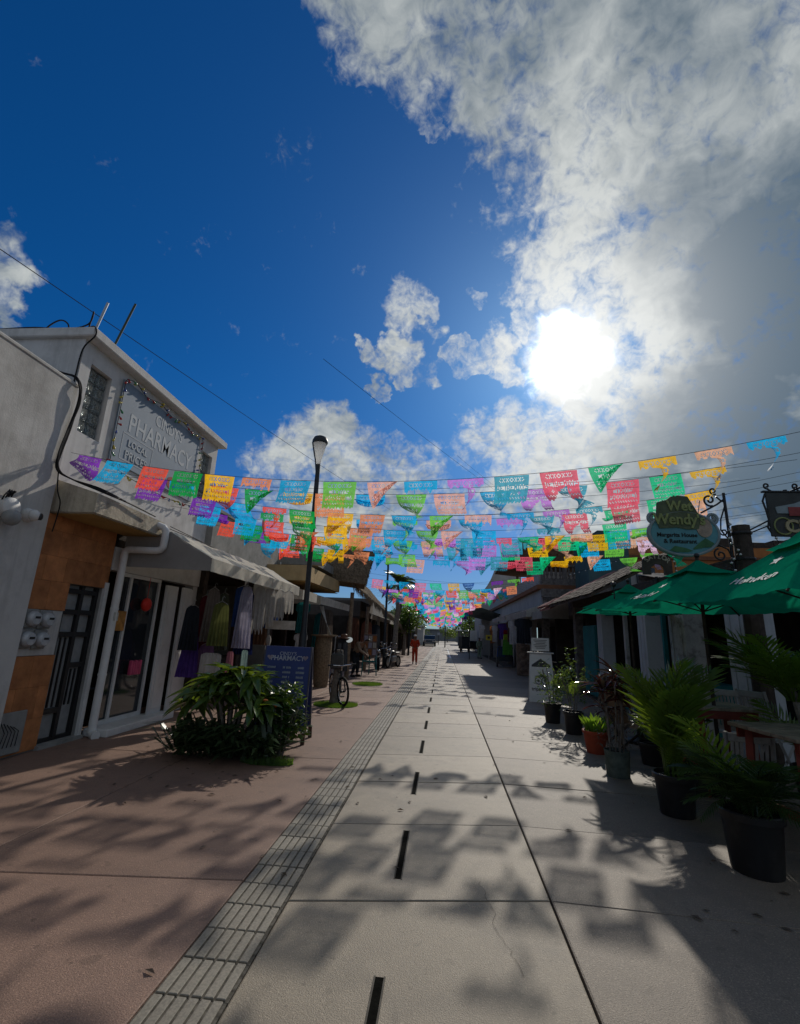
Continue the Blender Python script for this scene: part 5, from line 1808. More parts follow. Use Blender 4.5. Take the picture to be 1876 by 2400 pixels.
def paper(name, c):
    if name in MATS:
        return MATS[name]
    m = bpy.data.materials.new(name)
    m.use_nodes = True
    N, L_ = m.node_tree.nodes, m.node_tree.links
    b, out = N['Principled BSDF'], N['Material Output']
    t_ = N.new('ShaderNodeTexCoord')
    n = N.new('ShaderNodeTexNoise')
    n.inputs['Scale'].default_value = 16
    n.inputs['Detail'].default_value = 5
    L_.new(t_.outputs['Object'], n.inputs['Vector'])
    oi = N.new('ShaderNodeObjectInfo')
    mr = N.new('ShaderNodeMapRange')
    for i, v in zip((1, 2, 3, 4), (0.35, 0.65, 0.78, 1.08)):
        mr.inputs[i].default_value = v
    L_.new(n.outputs[0], mr.inputs[0])
    sc = N.new('ShaderNodeVectorMath')
    sc.operation = 'SCALE'
    sc.inputs[0].default_value = tuple(min(0.95, q_ * 1.32) for q_ in c)
    L_.new(mr.outputs[0], sc.inputs['Scale'])
    L_.new(sc.outputs[0], b.inputs['Base Color'])
    b.inputs['Roughness'].default_value = 0.5
    b.inputs['Specular IOR Level'].default_value = 0.35
    tr = N.new('ShaderNodeBsdfTranslucent')
    L_.new(sc.outputs[0], tr.inputs['Color'])
    ms = N.new('ShaderNodeMixShader')
    ms.inputs[0].default_value = 0.76
    L_.new(b.outputs[0], ms.inputs[1])
    L_.new(tr.outputs[0], ms.inputs[2])
    tp = N.new('ShaderNodeBsdfTransparent')
    tp.inputs['Color'].default_value = (0.92, 0.92, 0.92, 1)
    m2 = N.new('ShaderNodeMixShader')
    m2.inputs[0].default_value = 0.09
    L_.new(ms.outputs[0], m2.inputs[1])
    L_.new(tp.outputs[0], m2.inputs[2])
    L_.new(m2.outputs[0], out.inputs['Surface'])
    MATS[name] = m
    return m


PC = {'purple': (0.16, 0.025, 0.36), 'blue': (0.005, 0.36, 0.68), 'red': (0.78, 0.085, 0.05), 'green': (0.005, 0.30, 0.06), 'yellow': (0.78, 0.42, 0.01),
      'orange': (0.85, 0.26, 0.12), 'lime': (0.14, 0.50, 0.06), 'tan': (0.66, 0.36, 0.30), 'lilac': (0.50, 0.20, 0.66), 'teal': (0.04, 0.32, 0.44),
      'rose': (0.70, 0.10, 0.16), 'emerald': (0.005, 0.50, 0.22), 'peach': (0.85, 0.40, 0.26), 'pink': (0.85, 0.20, 0.36), 'navy': (0.02, 0.08, 0.30), 'palepink': (0.85, 0.50, 0.66)}
PM = {k: paper('paper_' + k, v) for k, v in PC.items()}
SEQ = ['purple', 'blue', 'red', 'green', 'yellow', 'orange', 'blue', 'lime', 'tan', 'blue', 'lilac', 'teal', 'rose', 'emerald', 'yellow', 'peach', 'blue', 'lime', 'palepink', 'emerald']


TIES = []


def garland(label, a, c_, sag, cols, shapes, group, xs=None, x0=0.0, step=None, fscale=1.0, jit=0.05):
    """a string from a to c_ with paper flags hanging from it"""
    a, c_ = Vector(a), Vector(c_)
    t = thing('paper_flag_garland', label, 'bunting', a, group=group)
    d = c_ - a
    pt = lambda f: d * f - Vector((0, 0, sag * 4 * f * (1 - f)))
    run = [pt(k / 24) for k in range(25)]
    if group.startswith('near'):
        # the line runs on past the last flag to the off-street frame
        tan = (pt(1.0) - pt(0.98)) / 0.02
        e_ = pt(1.0) + tan * ((9.2 - c_.x) / d.x)
        run.append(e_)
        TIES.append(a + e_)
    MB().tube(run, 0.003, 5).build('string', rubber, t)
    rz = math.atan2(d.y, d.x)
    for k, cn in enumerate(cols):
        if xs is None and rnd.random() < 0.07:
            continue
        if xs is not None:
            f = (xs[k] - a.x) / d.x
        else:
            f = (x0 + step * k + rnd.uniform(-0.07, 0.07)) / d.x
        p = pt(f)
        slope = -(pt(min(1, f + .01)) - pt(max(0, f - .01))).z / (d.length * 0.02)
        v = FM[shapes[k % len(shapes)]]
        me = v[rnd.randrange(len(v))]
        o = share('paper_flag', me, PM[cn], t, (p.x, p.y + 0.002, p.z - 0.004), (rnd.uniform(-0.22, 0.30), slope + rnd.uniform(-0.02, 0.02), rz + rnd.uniform(-jit, jit)), fscale * rnd.uniform(0.96, 1.03))
        if group.startswith('near'):
            o['label'] = cn.replace('palepink', 'pale pink') + ' paper flag'
    return t


# strings between the pharmacy side and the restaurant side; measured hanging order
G1 = 'near garlands of cut paper flags'
xs1 = [-4.72, -4.2, -3.62, -3.10, -2.50, -1.86, -1.30, -0.75, -0.30, 0.24, 0.79, 1.34, 1.90, 2.48, 3.10, 3.70]
cols1 = ['purple', 'blue', 'red', 'green', 'yellow', 'orange', 'blue', 'lime', 'tan', 'blue', 'lilac', 'teal', 'rose', 'emerald', 'yellow', 'peach', 'blue']
xs1 = [5.584 * r / (1 + 0.0682 * r) for r in [x / 5.5 for x in [-4.67, -4.24, -3.73, -3.28, -2.86, -2.36, -1.86, -1.30, -0.76, -0.30, 0.24, 0.79, 1.34, 1.90, 2.48, 3.12, 3.72]]]
cols1 = ['purple', 'blue', 'red', 'green', 'yellow', 'orange', 'blue', 'lime', 'tan', 'blue', 'lilac', 'teal', 'rose', 'emerald', 'yellow', 'peach', 'blue']
sh1 = ['t', 'w', 'w', 'c', 'c', 'b', 'c', 'c', 'f', 'b', 'T', 'w', 'h', 'f', 'T', 'T', 'T']
garland('nearest paper flag garland, hooked beside the sign with a purple flag first', (-5.36, 5.95, 4.03), (4.9, 5.25, 4.31), 0.62, cols1, sh1, G1, xs=xs1)
lbl = ['second garland from the front, hung just behind the hooked purple flag one',
       'third garland from the front, starting on the pharmacy wall past the sign middle',
       'fourth garland from the front, starting below the right half of the pharmacy sign',
       'fifth garland from the front, starting near the small glass block window',
       'sixth garland from the front, in front of the near lamp post',
       'seventh garland from the front, the one passing nearest the lamp post',
       'eighth garland from the front, first one wholly behind the lamp post',
       'ninth garland from the front, over the middle of the grey shop block',
       'tenth garland from the front, next to last before the clear gap',
       'last of the near garlands, smallest flags before the clear gap']
rowsy = [6.55, 7.3, 8.1, 8.6, 9.15, 9.8, 10.3, 10.9, 11.5, 12.3]
mix = ['c', 't', 'r', 'T', 'B', 'b', 'f', 'c', 'T', 'w', 't', 'b', 'B', 'r', 'w', 'h', 'f', 'T', 't']
for i, y in enumerate(rowsy):
    n = 15 + i // 3
    off = [0, 0, 1, 0, 2, 1, 0, 3, 1, 2][i]
    cols = [SEQ[(k + off) % len(SEQ)] for k in range(n)]
    shp = [mix[(k * 5 + i * 7 + k // 3) % len(mix)] for k in range(n)]
    zl = 3.98 + 0.05 * math.sin(i * 2.1) - (0.0 if i < 3 else 0.06)
    zr_ = 4.28 + 0.06 * math.sin(i * 1.3) - 0.05 * i
    st_ = 0.565 + 0.02 * math.sin(i)
    garland(lbl[i], (-5.3, y + 0.25 * math.sin(i * 1.9), zl), (5.0, y - 0.35 * math.cos(i * 2.7), zr_), (0.52 if i < 3 else 0.42 if i < 6 else 0.26) + 0.05 * math.sin(i * 2.3), cols, shp, G1, x0=0.85 + 0.12 * ((i * 3) % 4), step=st_, jit=0.10)
# bare wires strung with them
for i, y in enumerate((6.9, 7.7, 8.6)):
    t = thing('guide_wire', ['bare wire strung just behind the hooked first garland', 'bare wire strung between the third and fourth garlands', 'bare wire strung past the fifth garland'][i], 'wire', (-5.3, y, 4.0), group='bare wires among the near garlands')
    MB().tube([(10.2 * k / 20, -0.2 * k / 20, -0.32 * 4 * (k / 20) * (1 - k / 20) + 0.28 * k / 20) for k in range(21)], 0.003, 5).build('wire', rubber, t)
FAR = ['pink', 'blue', 'blue', 'pink', 'emerald', 'yellow', 'navy', 'palepink', 'purple', 'lime', 'red', 'teal', 'orange']
G2 = 'far garlands beyond the clear gap'
fl = ['first garland past the clear gap, its flags well spaced against the sky', 'second garland past the clear gap, red and lime flags at the palm side', 'third garland past the clear gap']
ystart = [17.7, 20.6, 21.6, 22.7, 23.8, 25.0, 26.2, 27.5, 28.8]
for i, y in enumerate(ystart):
    n = 11 if i == 0 else 12
    cols = [FAR[(k + i * (2 if i % 2 else 5)) % len(FAR)] for k in range(n)]
    if i == 0:
        pass
    else:
        cols = [['blue', 'rose', 'lime', 'yellow', 'blue', 'palepink', 'purple', 'emerald', 'blue', 'red', 'orange', 'lilac'][(k * 5 + i * 3) % 12] for k in range(n)]
    if i == 0:
        cols = ['pink', 'blue', 'blue', 'pink', 'emerald', 'yellow', 'navy', 'palepink', 'purple', 'lime', 'red']
    shp = [mix[(k * 3 + i * 5) % len(mix)] for k in range(n)]
    garland(fl[i] if i < 2 else 'small flag garland in the dense far stack over the lane', (-4.6, y, 3.95), (4.4, y, 4.15), 0.50, cols, shp, G2, x0=(1.9 if i else 2.1), step=0.56 if i == 0 else 0.5, jit=0.12)
# the rest, too far to tell apart: one mass of flags and strings
b = MB()
fs_mat = []
allv, allf, mi = [], [], []
keys = list(PM)
y = 30.2
i = 0
while y < 78:
    for k in range(9):
        if rnd.random() < 0.22:
            continue
        x = -2.1 + k * 0.52 + rnd.uniform(-0.08, 0.08)
        z = 3.55 + 0.045 * x * x - 0.006 * (y - 30) + rnd.uniform(-0.05, 0.05)
        w_, h_ = 0.21, 0.34
        q = rnd.uniform(-0.06, 0.06)
        base = len(allv)
        allv += [(x - w_, y, z), (x + w_, y, z), (x - w_ * 0.9 + q, y + q, z - h_ * 0.5), (x + w_ * 0.9 + q, y - q, z - h_ * 0.5), (x - w_ * 0.8 + 2 * q, y + 0.05, z - h_), (x + w_ * 0.8 + 2 * q, y, z - h_ * rnd.uniform(0.6, 1))]
        allf += [(base, base + 1, base + 3, base + 2), (base + 2, base + 3, base + 5, base + 4)]
        c_ = rnd.choice(['blue', 'blue', 'lilac', 'lime', 'rose', 'orange', 'purple', 'palepink', 'teal', 'yellow', 'emerald', 'blue', 'lilac', 'pink'])
        mi += [keys.index(c_)] * 2
    y += 1.9 if y < 50 else 2.6
    i += 1
me = mesh_of('far_paper_flags', allv, allf)
for k in keys:
    me.materials.append(PM[k])
me.polygons.foreach_set('material_index', mi)
o = bpy.data.objects.new('far_paper_flags', me)
C.objects.link(o)
tag(o, 'mass of tiny coloured paper flags at the far end of the street', 'bunting', kind='stuff')
# the steel frame beyond the restaurant yard that the near strings are tied to
t = thing('string_frame', 'steel frame outside the frame of view carrying the near garlands', 'frame', (9.2, 8.5, 0))
for y in (4.6, 8.8, 13.2):
    MB().tube([(0, y - 8.5, 0), (0, y - 8.5, 5.9)], 0.05, 8).build('pole', black, t)
for z in (4.6, 5.8):
    MB().tube([(0, -3.9, z), (0, 4.7, z)], 0.03, 6).build('rail', black, t)
for p in TIES:
    MB().tube([(0, p.y - 8.5, 4.6), (0, p.y - 8.5, 5.8)], 0.012, 5).build('tie', black, t)
# ================================================================== street lamps
frostw = mat('lamp_diffuser', (0.95, 0.95, 0.93), rough=0.35, spec=0.4, var=0.0, bump=0, trans=0.9)


def lamp(label, x, y, h=6.19):
    t = thing('street_lamp', label, 'street lamp', (x, y, 0), group='black lamp posts with white cone heads')
    b = MB()
    b.lathe([(0.14, 0), (0.14, 0.02), (0.09, 0.04), (0.085, 0.1), (0.082, 1.6), (0.06, 1.7), (0.055, h - 1.25), (0.05, h - 0.72)], 14)
    b.build('pole', blackp, t, smooth='auto')
    b = MB()
    b.lathe([(0.048, h - 0.72), (0.065, h - 0.6), (0.105, h - 0.42), (0.165, h - 0.17)], 20, close=False)
    b.build('diffuser', frostw, t, smooth='auto')
    b = MB()
    b.lathe([(0.172, h - 0.20), (0.185, h - 0.17), (0.185, h - 0.12), (0.15, h - 0.045), (0.08, h - 0.01), (0.0, h)], 20)
    b.build('cap', blackp, t, smooth='auto')
    b = MB()
    b.tube([(-0.03, 0, h - 0.9), (-0.075, 0, h - 0.6), (-0.125, 0, h - 0.4), (-0.18, 0, h - 0.15)], 0.022, 6)
    b.build('side_arm', blackp, t)
    return t


lamp('near black lamp post with white cone head behind the navy board', -2.98, 10.3)
lamp('second lamp post, slender against the palm crown', -2.95, 25.0, 6.0)
lamp('third lamp post in the dark row past the bikes', -2.75, 40.0, 6.0)
lamp('lamp post far down the lane on the right of centre', 0.35, 72.0, 5.0)

# ================================================================== leaves
def leaf_blade(n=5, w=0.5, fold=0.12, droop=0.25, tip=1.0):
    """unit leaf along +x with a folded midrib, drooping to the tip"""
    vs, fs = [], []
    for i in range(n + 1):
        f = i / n
        hw = w * (math.sin(PI * min(1, f * 0.93 + 0.05)) ** 0.75) * (1 - 0.15 * f) * 0.5
        if i == n:
            hw = 0.0
        z = -droop * f * f
        vs += [(f, -hw, z + fold * hw * 2), (f, 0, z), (f, hw, z + fold * hw * 2)]
    for i in range(n):
        for k in (0, 1):
            a = i * 3 + k
            fs.append((a, a + 3, a + 4, a + 1))
    return vs, fs


def pinnate(nl=20, L_=1.0, wl=0.34, droop=0.5, bw=0.016, seed=1, seg=2, lift=0.35):
    r_ = random.Random(seed)
    vs, fs = [], []
    P = []
    for i in range(11):
        f = i / 10
        P.append(Vector((L_ * f * (1 - 0.18 * f * droop), 0, L_ * (lift * f - droop * f * f * 0.9))))
    mb = MB()
    mb.tube(P, [0.010 * L_ * (1 - 0.8 * i / 10) + 0.002 for i in range(11)], 5)
    for k in range(nl):
        f = 0.16 + 0.82 * k / (nl - 1)
        i = min(9, int(f * 10))
        p = P[i].lerp(P[i + 1], f * 10 - i)
        tg = (P[i + 1] - P[i]).normalized()
        ll = wl * L_ * (math.sin(PI * min(1, 0.18 + f * 0.78)) ** 0.7) * r_.uniform(0.88, 1.08)
        for s_ in (-1, 1):
            d = (tg * (0.62 + 0.3 * f) + Vector((0, s_ * (1.0 - 0.35 * f), 0.16 + r_.uniform(-0.1, 0.1)))).normalized()
            side = d.cross(Vector((0, 0, 1))).normalized() * bw * L_
            q = [p]
            for j in range(1, seg + 1):
                g = j / seg
                q.append(p + d * ll * g + Vector((0, 0, -0.22 * ll * g * g)))
            base = []
            for j, c_ in enumerate(q):
                w_ = (0.45, 1.0, 0.0)[j] if seg == 2 else (1 - j / seg)
                base += [c_ - side * w_, c_ + side * w_]
            b0 = len(mb.v)
            mb.v += base
            for j in range(seg):
                mb.f.append((b0 + 2 * j, b0 + 2 * j + 1, b0 + 2 * j + 3, b0 + 2 * j + 2))
    return mesh_of('frond', mb.v, mb.f)


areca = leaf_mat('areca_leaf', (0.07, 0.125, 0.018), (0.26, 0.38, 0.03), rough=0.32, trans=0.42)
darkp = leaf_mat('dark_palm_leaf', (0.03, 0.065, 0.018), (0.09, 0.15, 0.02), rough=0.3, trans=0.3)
broad = leaf_mat('broad_leaf', (0.065, 0.12, 0.03), (0.27, 0.38, 0.03), rough=0.22, trans=0.25, spec=0.6)
strapm = leaf_mat('strap_leaf', (0.035, 0.062, 0.026), (0.09, 0.13, 0.03), rough=0.3, trans=0.2)
smallm = leaf_mat('small_leaf', (0.04, 0.10, 0.015), (0.16, 0.26, 0.02), rough=0.35, trans=0.35)
brightm = leaf_mat('bright_succulent', (0.10, 0.22, 0.02), (0.26, 0.42, 0.03), rough=0.35, trans=0.45)
cordym = leaf_mat('red_cordyline', (0.07, 0.022, 0.02), (0.22, 0.05, 0.03), rough=0.16, trans=0.25, spec=0.8)
brownl = leaf_mat('dry_leaf', (0.10, 0.075, 0.055), (0.16, 0.11, 0.06), rough=0.6, trans=0.3)
bark = mat('grey_bark', (0.20, 0.175, 0.15), rough=0.95, spec=0.1, var=0.3, nscale=14, bump=0.7, bscale=30, bdist=0.01)
soil = mat('potting_soil', (0.03, 0.022, 0.016), rough=0.98, spec=0.05, var=0.4, nscale=40, bump=0.6)
FR_A = [pinnate(15, 1.0, 0.36, 0.45, 0.016, s) for s in (1, 2, 3)]
FR_D = [pinnate(20, 1.0, 0.32, 0.95, 0.011, s, lift=0.5) for s in (4, 5, 6)]
FR_P = [pinnate(30, 1.0, 0.26, 0.9, 0.012, s, lift=0.55) for s in (7, 8, 9)]


def pot(t, r, h, m_, taper=0.78, ribs=0, rim=True):
    prof = [(r * taper, 0), (r * taper * 1.02, h * 0.05), (r * 0.93, h * 0.8)]
    if rim:
        prof += [(r * 0.95, h * 0.86), (r * 1.03, h * 0.87), (r * 1.04, h * 0.98), (r * 1.0, h), (r * 0.94, h), (r * 0.93, h * 0.9)]
    else:
        prof += [(r * 0.98, h * 0.97), (r * 0.98, h), (r * 0.92, h), (r * 0.9, h * 0.9)]
    b = MB().lathe(prof, 28)
    b.build('pot', m_, t, smooth='auto')
    MB().lathe([(r * 0.92, h * 0.88), (r * 0.5, h * 0.91), (0.0, h * 0.92)], 20, close=False).build('soil', soil, t, smooth=True)


blackpot = mat('black_plastic_pot', (0.012, 0.012, 0.013), rough=0.4, spec=0.45, var=0.2, nscale=8, bump=0.08, stain=(0.05, 0.045, 0.04), stain_amt=0.4, stain_scale=4)
redpot = mat('red_clay_pot', (0.34, 0.055, 0.022), rough=0.6, spec=0.3, var=0.12, nscale=6, bump=0.12, stain=(0.2, 0.06, 0.04), stain_amt=0.5, stain_scale=4)
greypot = mat('grey_green_pot', (0.10, 0.125, 0.105), rough=0.85, spec=0.2, var=0.25, nscale=9, bump=0.4, bscale=30, stain=(0.05, 0.06, 0.05), stain_amt=0.6, stain_scale=6)


def fronds(t, meshes, m_, n, base, spread, length, tilt, az=None, rs=None, hts=None, scale_y=1.0, jit=(0.55, 1.25)):
    """fronds as parts, fanning out from the base"""
    for k in range(n):
        a = (az[k] if az else k * 2.39996 + rnd.uniform(-0.3, 0.3))
        l = length * rnd.uniform(0.78, 1.1)
        tl = tilt * rnd.uniform(*jit)
        r0 = spread * math.sqrt(rnd.random())
        b_ = (base[0] + r0 * math.cos(a), base[1] + r0 * math.sin(a), base[2] + (hts[k] if hts else 0))
        share('frond', meshes[k % len(meshes)], m_, t, b_, (rnd.uniform(-0.35, 0.35), -tl, a), (l, l * scale_y, l))


# -------- right side row of pots
t = thing('potted_palm', 'biggest black pot with a dark drooping palm at the lower right', 'potted plant', (2.50, 4.55, 0))
pot(t, 0.225, 0.44, blackpot)
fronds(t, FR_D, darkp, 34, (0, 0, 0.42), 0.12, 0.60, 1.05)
fronds(t, FR_D, darkp, 12, (0, 0, 0.42), 0.1, 0.5, 0.5)
fronds(t, FR_A, areca, 3, (0, 0.05, 0.5), 0.05, 0.78, 1.0, az=[2.75, 2.1, 3.4])  # brighter leaf colour makes these few fronds look sunlit
for k in range(9):
    MB().tube([(rnd.uniform(-.1, .1), rnd.uniform(-.1, .1), 0.38), (rnd.uniform(-.14, .14), rnd.uniform(-.14, .14), 0.62)], 0.010, 5).build('stem', strapm, t)
t = thing('potted_palm', 'black pot holding a tall upright areca palm, second from the corner', 'potted plant', (2.46, 5.78, 0))
pot(t, 0.205, 0.39, blackpot)
fronds(t, FR_A, areca, 15, (0, 0, 0.45), 0.07, 1.08, 1.42, jit=(0.80, 1.08))
fronds(t, FR_A, areca, 8, (0, 0, 0.40), 0.07, 0.45, 1.15)
for k in range(14):
    a = k * 2.4
    MB().tube([(0.08 * math.cos(a), 0.08 * math.sin(a), 0.35), (0.10 * math.cos(a), 0.10 * math.sin(a), 0.75), (0.16 * math.cos(a), 0.16 * math.sin(a), 1.05)], [0.012, 0.009, 0.004], 5).build('stem', areca, t)
t = thing('potted_cordyline', 'grey green pot with thin bare stems and red brown leaves on top', 'potted plant', (2.33, 7.12, 0))
pot(t, 0.165, 0.32, greypot, taper=0.86, rim=False)
lv, lf = leaf_blade(6, 0.20, 0.3, 0.35)
lme = mesh_of('leaf', lv, lf, True)
for k in range(8):
    a = k * 2.4
    x, y = 0.09 * math.cos(a), 0.09 * math.sin(a)
    h_ = rnd.uniform(0.85, 1.35)
    tx, ty = x * 1.5 + rnd.uniform(-0.07, 0.07), y * 1.5 + rnd.uniform(-0.07, 0.07)
    MB().tube([(x, y, 0.29), ((x + tx) / 2 + 0.01, (y + ty) / 2, (0.29 + h_) / 2), (tx, ty, h_)], 0.009, 5).build('stem', bark, t)
    for j in range(15):
        l = rnd.uniform(0.20, 0.36)
        share('leaf', lme, cordym if (k + j) % 4 else brownl, t, (tx, ty, h_ - rnd.uniform(0, 0.12)), (rnd.uniform(-0.3, 0.3), rnd.uniform(-1.2, 0.25), j * 2.4 + k), (l, l, l))
q = MB()
for k in range(260):
    a, r_ = rnd.uniform(0, 2 * PI), 0.24 * math.sqrt(rnd.random())
    p = Vector((r_ * math.cos(a), r_ * math.sin(a), rnd.uniform(0.36, 0.85)))
    d = Vector((rnd.gauss(0, 1), rnd.gauss(0, 1), rnd.gauss(-0.3, 0.6))).normalized() * rnd.uniform(0.05, 0.10)
    s_ = d.cross(Vector((0, 0, 1))).normalized() * 0.011
    q.add([p, p + d * 0.5 - s_, p + d, p + d * 0.5 + s_], [(0, 1, 2, 3)])
tag(q.build('foliage', brownl, t), kind='stuff')
t = thing('potted_succulent', 'red clay pot of short bright green upright leaves', 'potted plant', (2.46, 8.45, 0))
pot(t, 0.20, 0.33, redpot, taper=0.74)
lv, lf = leaf_blade(5, 0.26, 0.25, 0.12)
lme2 = mesh_of('leaf', lv, lf, True)
for k in range(70):
    a, r_ = k * 2.4, 0.16 * math.sqrt(rnd.random())
    l = rnd.uniform(0.16, 0.30)
    share('leaf', lme2, brightm, t, (r_ * math.cos(a), r_ * math.sin(a), 0.30), (rnd.uniform(-0.4, 0.4), -rnd.uniform(0.9, 1.5), a + rnd.uniform(-0.4, 0.4)), l)


def leafy(t, m_, n, c, r, size, lme_, seed=0, droop=0.2, name='foliage', shell=0.55):
    """a crown of many separate leaves spread through an uneven volume"""
    r_ = random.Random(seed)
    b = MB()
    lobes = [(Vector((r_.gauss(0, .45), r_.gauss(0, .45), r_.gauss(0, .4))), r_.uniform(0.35, 0.62)) for _ in range(9)]
    for k in range(n):
        lc_, lr = lobes[k % 9]
        d = Vector((r_.gauss(0, 1), r_.gauss(0, 1), r_.gauss(0, 1))).normalized()
        q = lc_ + d * lr * (shell + (1 - shell) * r_.random())
        p = Vector((c[0] + q.x * r[0], c[1] + q.y * r[1], c[2] + q.z * r[2]))
        if p.z < 0.03:
            p.z = 0.03 + r_.random() * 0.1
        s_ = size * r_.uniform(0.6, 1.25)
        M = Matrix.Translation(p) @ Matrix.Rotation(r_.uniform(0, 6.28), 4, 'Z') @ Matrix.Rotation(r_.uniform(-0.9, 0.7), 4, 'Y') @ Matrix.Rotation(r_.uniform(-0.7, 0.7), 4, 'X') @ Matrix.Scale(s_, 4)
        b.add([M @ Vector(v) for v in lme_[0]], lme_[1])
    return tag(b.build(name, m_, t), kind='stuff')


LF = leaf_blade(2, 0.42, 0.2, 0.15)
LFN = leaf_blade(2, 0.26, 0.2, 0.2)
for (x, y, lb, hh, sd_) in ((2.50, 9.95, 'black pot of glossy pale flecked leaves, nearer of the flowering pair', 1.18, 5), (2.36, 11.1, 'black pot with airy white flecked leaves against the tour sign', 1.25, 6)):
    t = thing('potted_shrub', lb, 'potted plant', (x, y, 0))
    pot(t, 0.185, 0.40, blackpot)
    for k in range(7):
        a = k * 2.4
        MB().tube([(0.05 * math.cos(a), 0.05 * math.sin(a), 0.36), (0.10 * math.cos(a), 0.10 * math.sin(a), 0.7), (0.2 * math.cos(a), 0.2 * math.sin(a), hh * 0.85)], 0.008, 5).build('stem', bark, t)
    gl = leaf_mat('glossy_leaf', (0.06, 0.11, 0.03), (0.18, 0.26, 0.04), rough=0.12, trans=0.3, spec=0.9)
    leafy(t, gl, 360, (0, 0, hh * 0.66), (0.34, 0.30, hh * 0.42), 0.085, LF, sd_)
    fronds(t, FR_A, areca, 6, (0, 0, hh * 0.55), 0.05, 0.42, 0.9)
# palm behind, at the right edge, and dark plants under the parasols
t = thing('potted_palm', 'tall leafy palm in shade at the right edge behind the tables', 'potted plant', (3.98, 5.92, 0))
pot(t, 0.22, 0.5, blackpot)
MB().tube([(0, 0, 0.4), (-0.05, 0, 0.9), (-0.1, 0.05, 1.3)], [0.06, 0.05, 0.03], 8).build('stem', bark, t, smooth='auto')
fronds(t, FR_A, areca, 22, (-0.10, 0.03, 1.15), 0.06, 0.95, 0.8)
fronds(t, FR_A, areca, 12, (0, 0, 0.6), 0.08, 0.7, 0.7)
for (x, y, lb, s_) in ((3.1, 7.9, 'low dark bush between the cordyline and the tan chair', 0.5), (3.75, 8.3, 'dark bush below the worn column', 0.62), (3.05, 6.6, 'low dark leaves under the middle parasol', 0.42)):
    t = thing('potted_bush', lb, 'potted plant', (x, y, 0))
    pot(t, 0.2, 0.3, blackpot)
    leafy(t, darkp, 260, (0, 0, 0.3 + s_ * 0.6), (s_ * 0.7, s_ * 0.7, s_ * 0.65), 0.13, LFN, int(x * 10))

# -------- planting in front of the pharmacy
t = thing('broad_leaved_shrub', 'shrub with rosettes of long glossy leaves in the left planting', 'shrub', (-2.95, 6.98, 0))
lv, lf = leaf_blade(6, 0.30, 0.28, 0.45)
lmb = mesh_of('leaf', lv, lf, True)
heads = []
for k in range(20):
    a, r_ = k * 2.39996, 0.62 * math.sqrt((k + 0.5) / 20)
    x, y = r_ * math.cos(a), 0.62 * r_ * math.sin(a)
    z = 1.10 - 0.50 * (r_ / 0.6) ** 2 + rnd.uniform(-0.06, 0.08)
    heads.append((x, y, z))
    MB().tube([(x * 0.25, y * 0.25, 0.0), (x * 0.6, y * 0.6, z * 0.6), (x, y, z)], [0.022, 0.018, 0.013], 6).build('branch', bark, t)
    for j in range(14):
        l = rnd.uniform(0.30, 0.46)
        share('leaf', lmb, broad, t, (x, y, z + rnd.uniform(-0.04, 0.03)), (rnd.uniform(-0.25, 0.25), rnd.uniform(-0.85, 0.35), j * 2.4 + k), (l, l * rnd.uniform(0.8, 1.1), l))
t = thing('strap_leaf_plant', 'clump of dark pointed strap leaves at the foot of the planting', 'plant', (-2.85, 6.8, 0))
b = MB()
for k in range(430):
    a = rnd.uniform(0, 2 * PI)
    cx, cy = rnd.uniform(-0.75, 0.62), rnd.uniform(-0.26, 0.25)
    l = rnd.uniform(0.38, 0.72)
    up = rnd.uniform(0.25, 1.0)
    d = Vector((math.cos(a), math.sin(a), 0))
    sd_ = Vector((-math.sin(a), math.cos(a), 0)) * rnd.uniform(0.022, 0.036)
    p = Vector((cx, cy, 0.02 + 0.1 * rnd.random()))
    q1 = p + d * l * 0.5 * (1.1 - up * 0.5) + Vector((0, 0, l * 0.62 * up))
    q2 = p + d * l * (1.15 - up * 0.5) + Vector((0, 0, l * 0.62 * up * 0.9))
    b.add([p - sd_ * 0.7, p + sd_ * 0.7, q1 - sd_, q1 + sd_, q2], [(0, 1, 3, 2), (2, 3, 4)])
tag(b.build('leaves', strapm, t), kind='stuff')
t = thing('small_leaved_shrub', 'dense bright shrub with small round leaves before the navy board', 'shrub', (-2.22, 7.05, 0))
for k in range(9):
    a = k * 2.4
    MB().tube([(0.03 * math.cos(a), 0.03 * math.sin(a), 0), (0.2 * math.cos(a), 0.15 * math.sin(a), 0.6)], 0.012, 5).build('branch', bark, t)
leafy(t, smallm, 1150, (0.02, 0.0, 0.47), (0.43, 0.32, 0.42), 0.088, leaf_blade(3, 0.62, 0.15, 0.2), 21, shell=0.7)
leafy(t, strapm, 500, (-0.05, 0.0, 0.36), (0.40, 0.32, 0.34), 0.085, LF, 22, name='inner_foliage')
o = MB().lathe([(0.0, 0.0), (0.02, 0.02), (0.045, 0.035), (0.03, 0.05), (0.0, 0.055)], 10, close=False).build('blossom', mat('orange_blossom', (0.5, 0.16, 0.03), var=0.2, trans=0.3), t, loc=(-0.19, -0.28, 0.70))
o = bpy.data.objects.new('blossom', o.data); C.objects.link(o); o.parent = t; o.location = (-0.02, -0.33, 0.66)
grassm = leaf_mat('grass_blade', (0.05, 0.11, 0.015), (0.16, 0.28, 0.02), rough=0.5, trans=0.4)


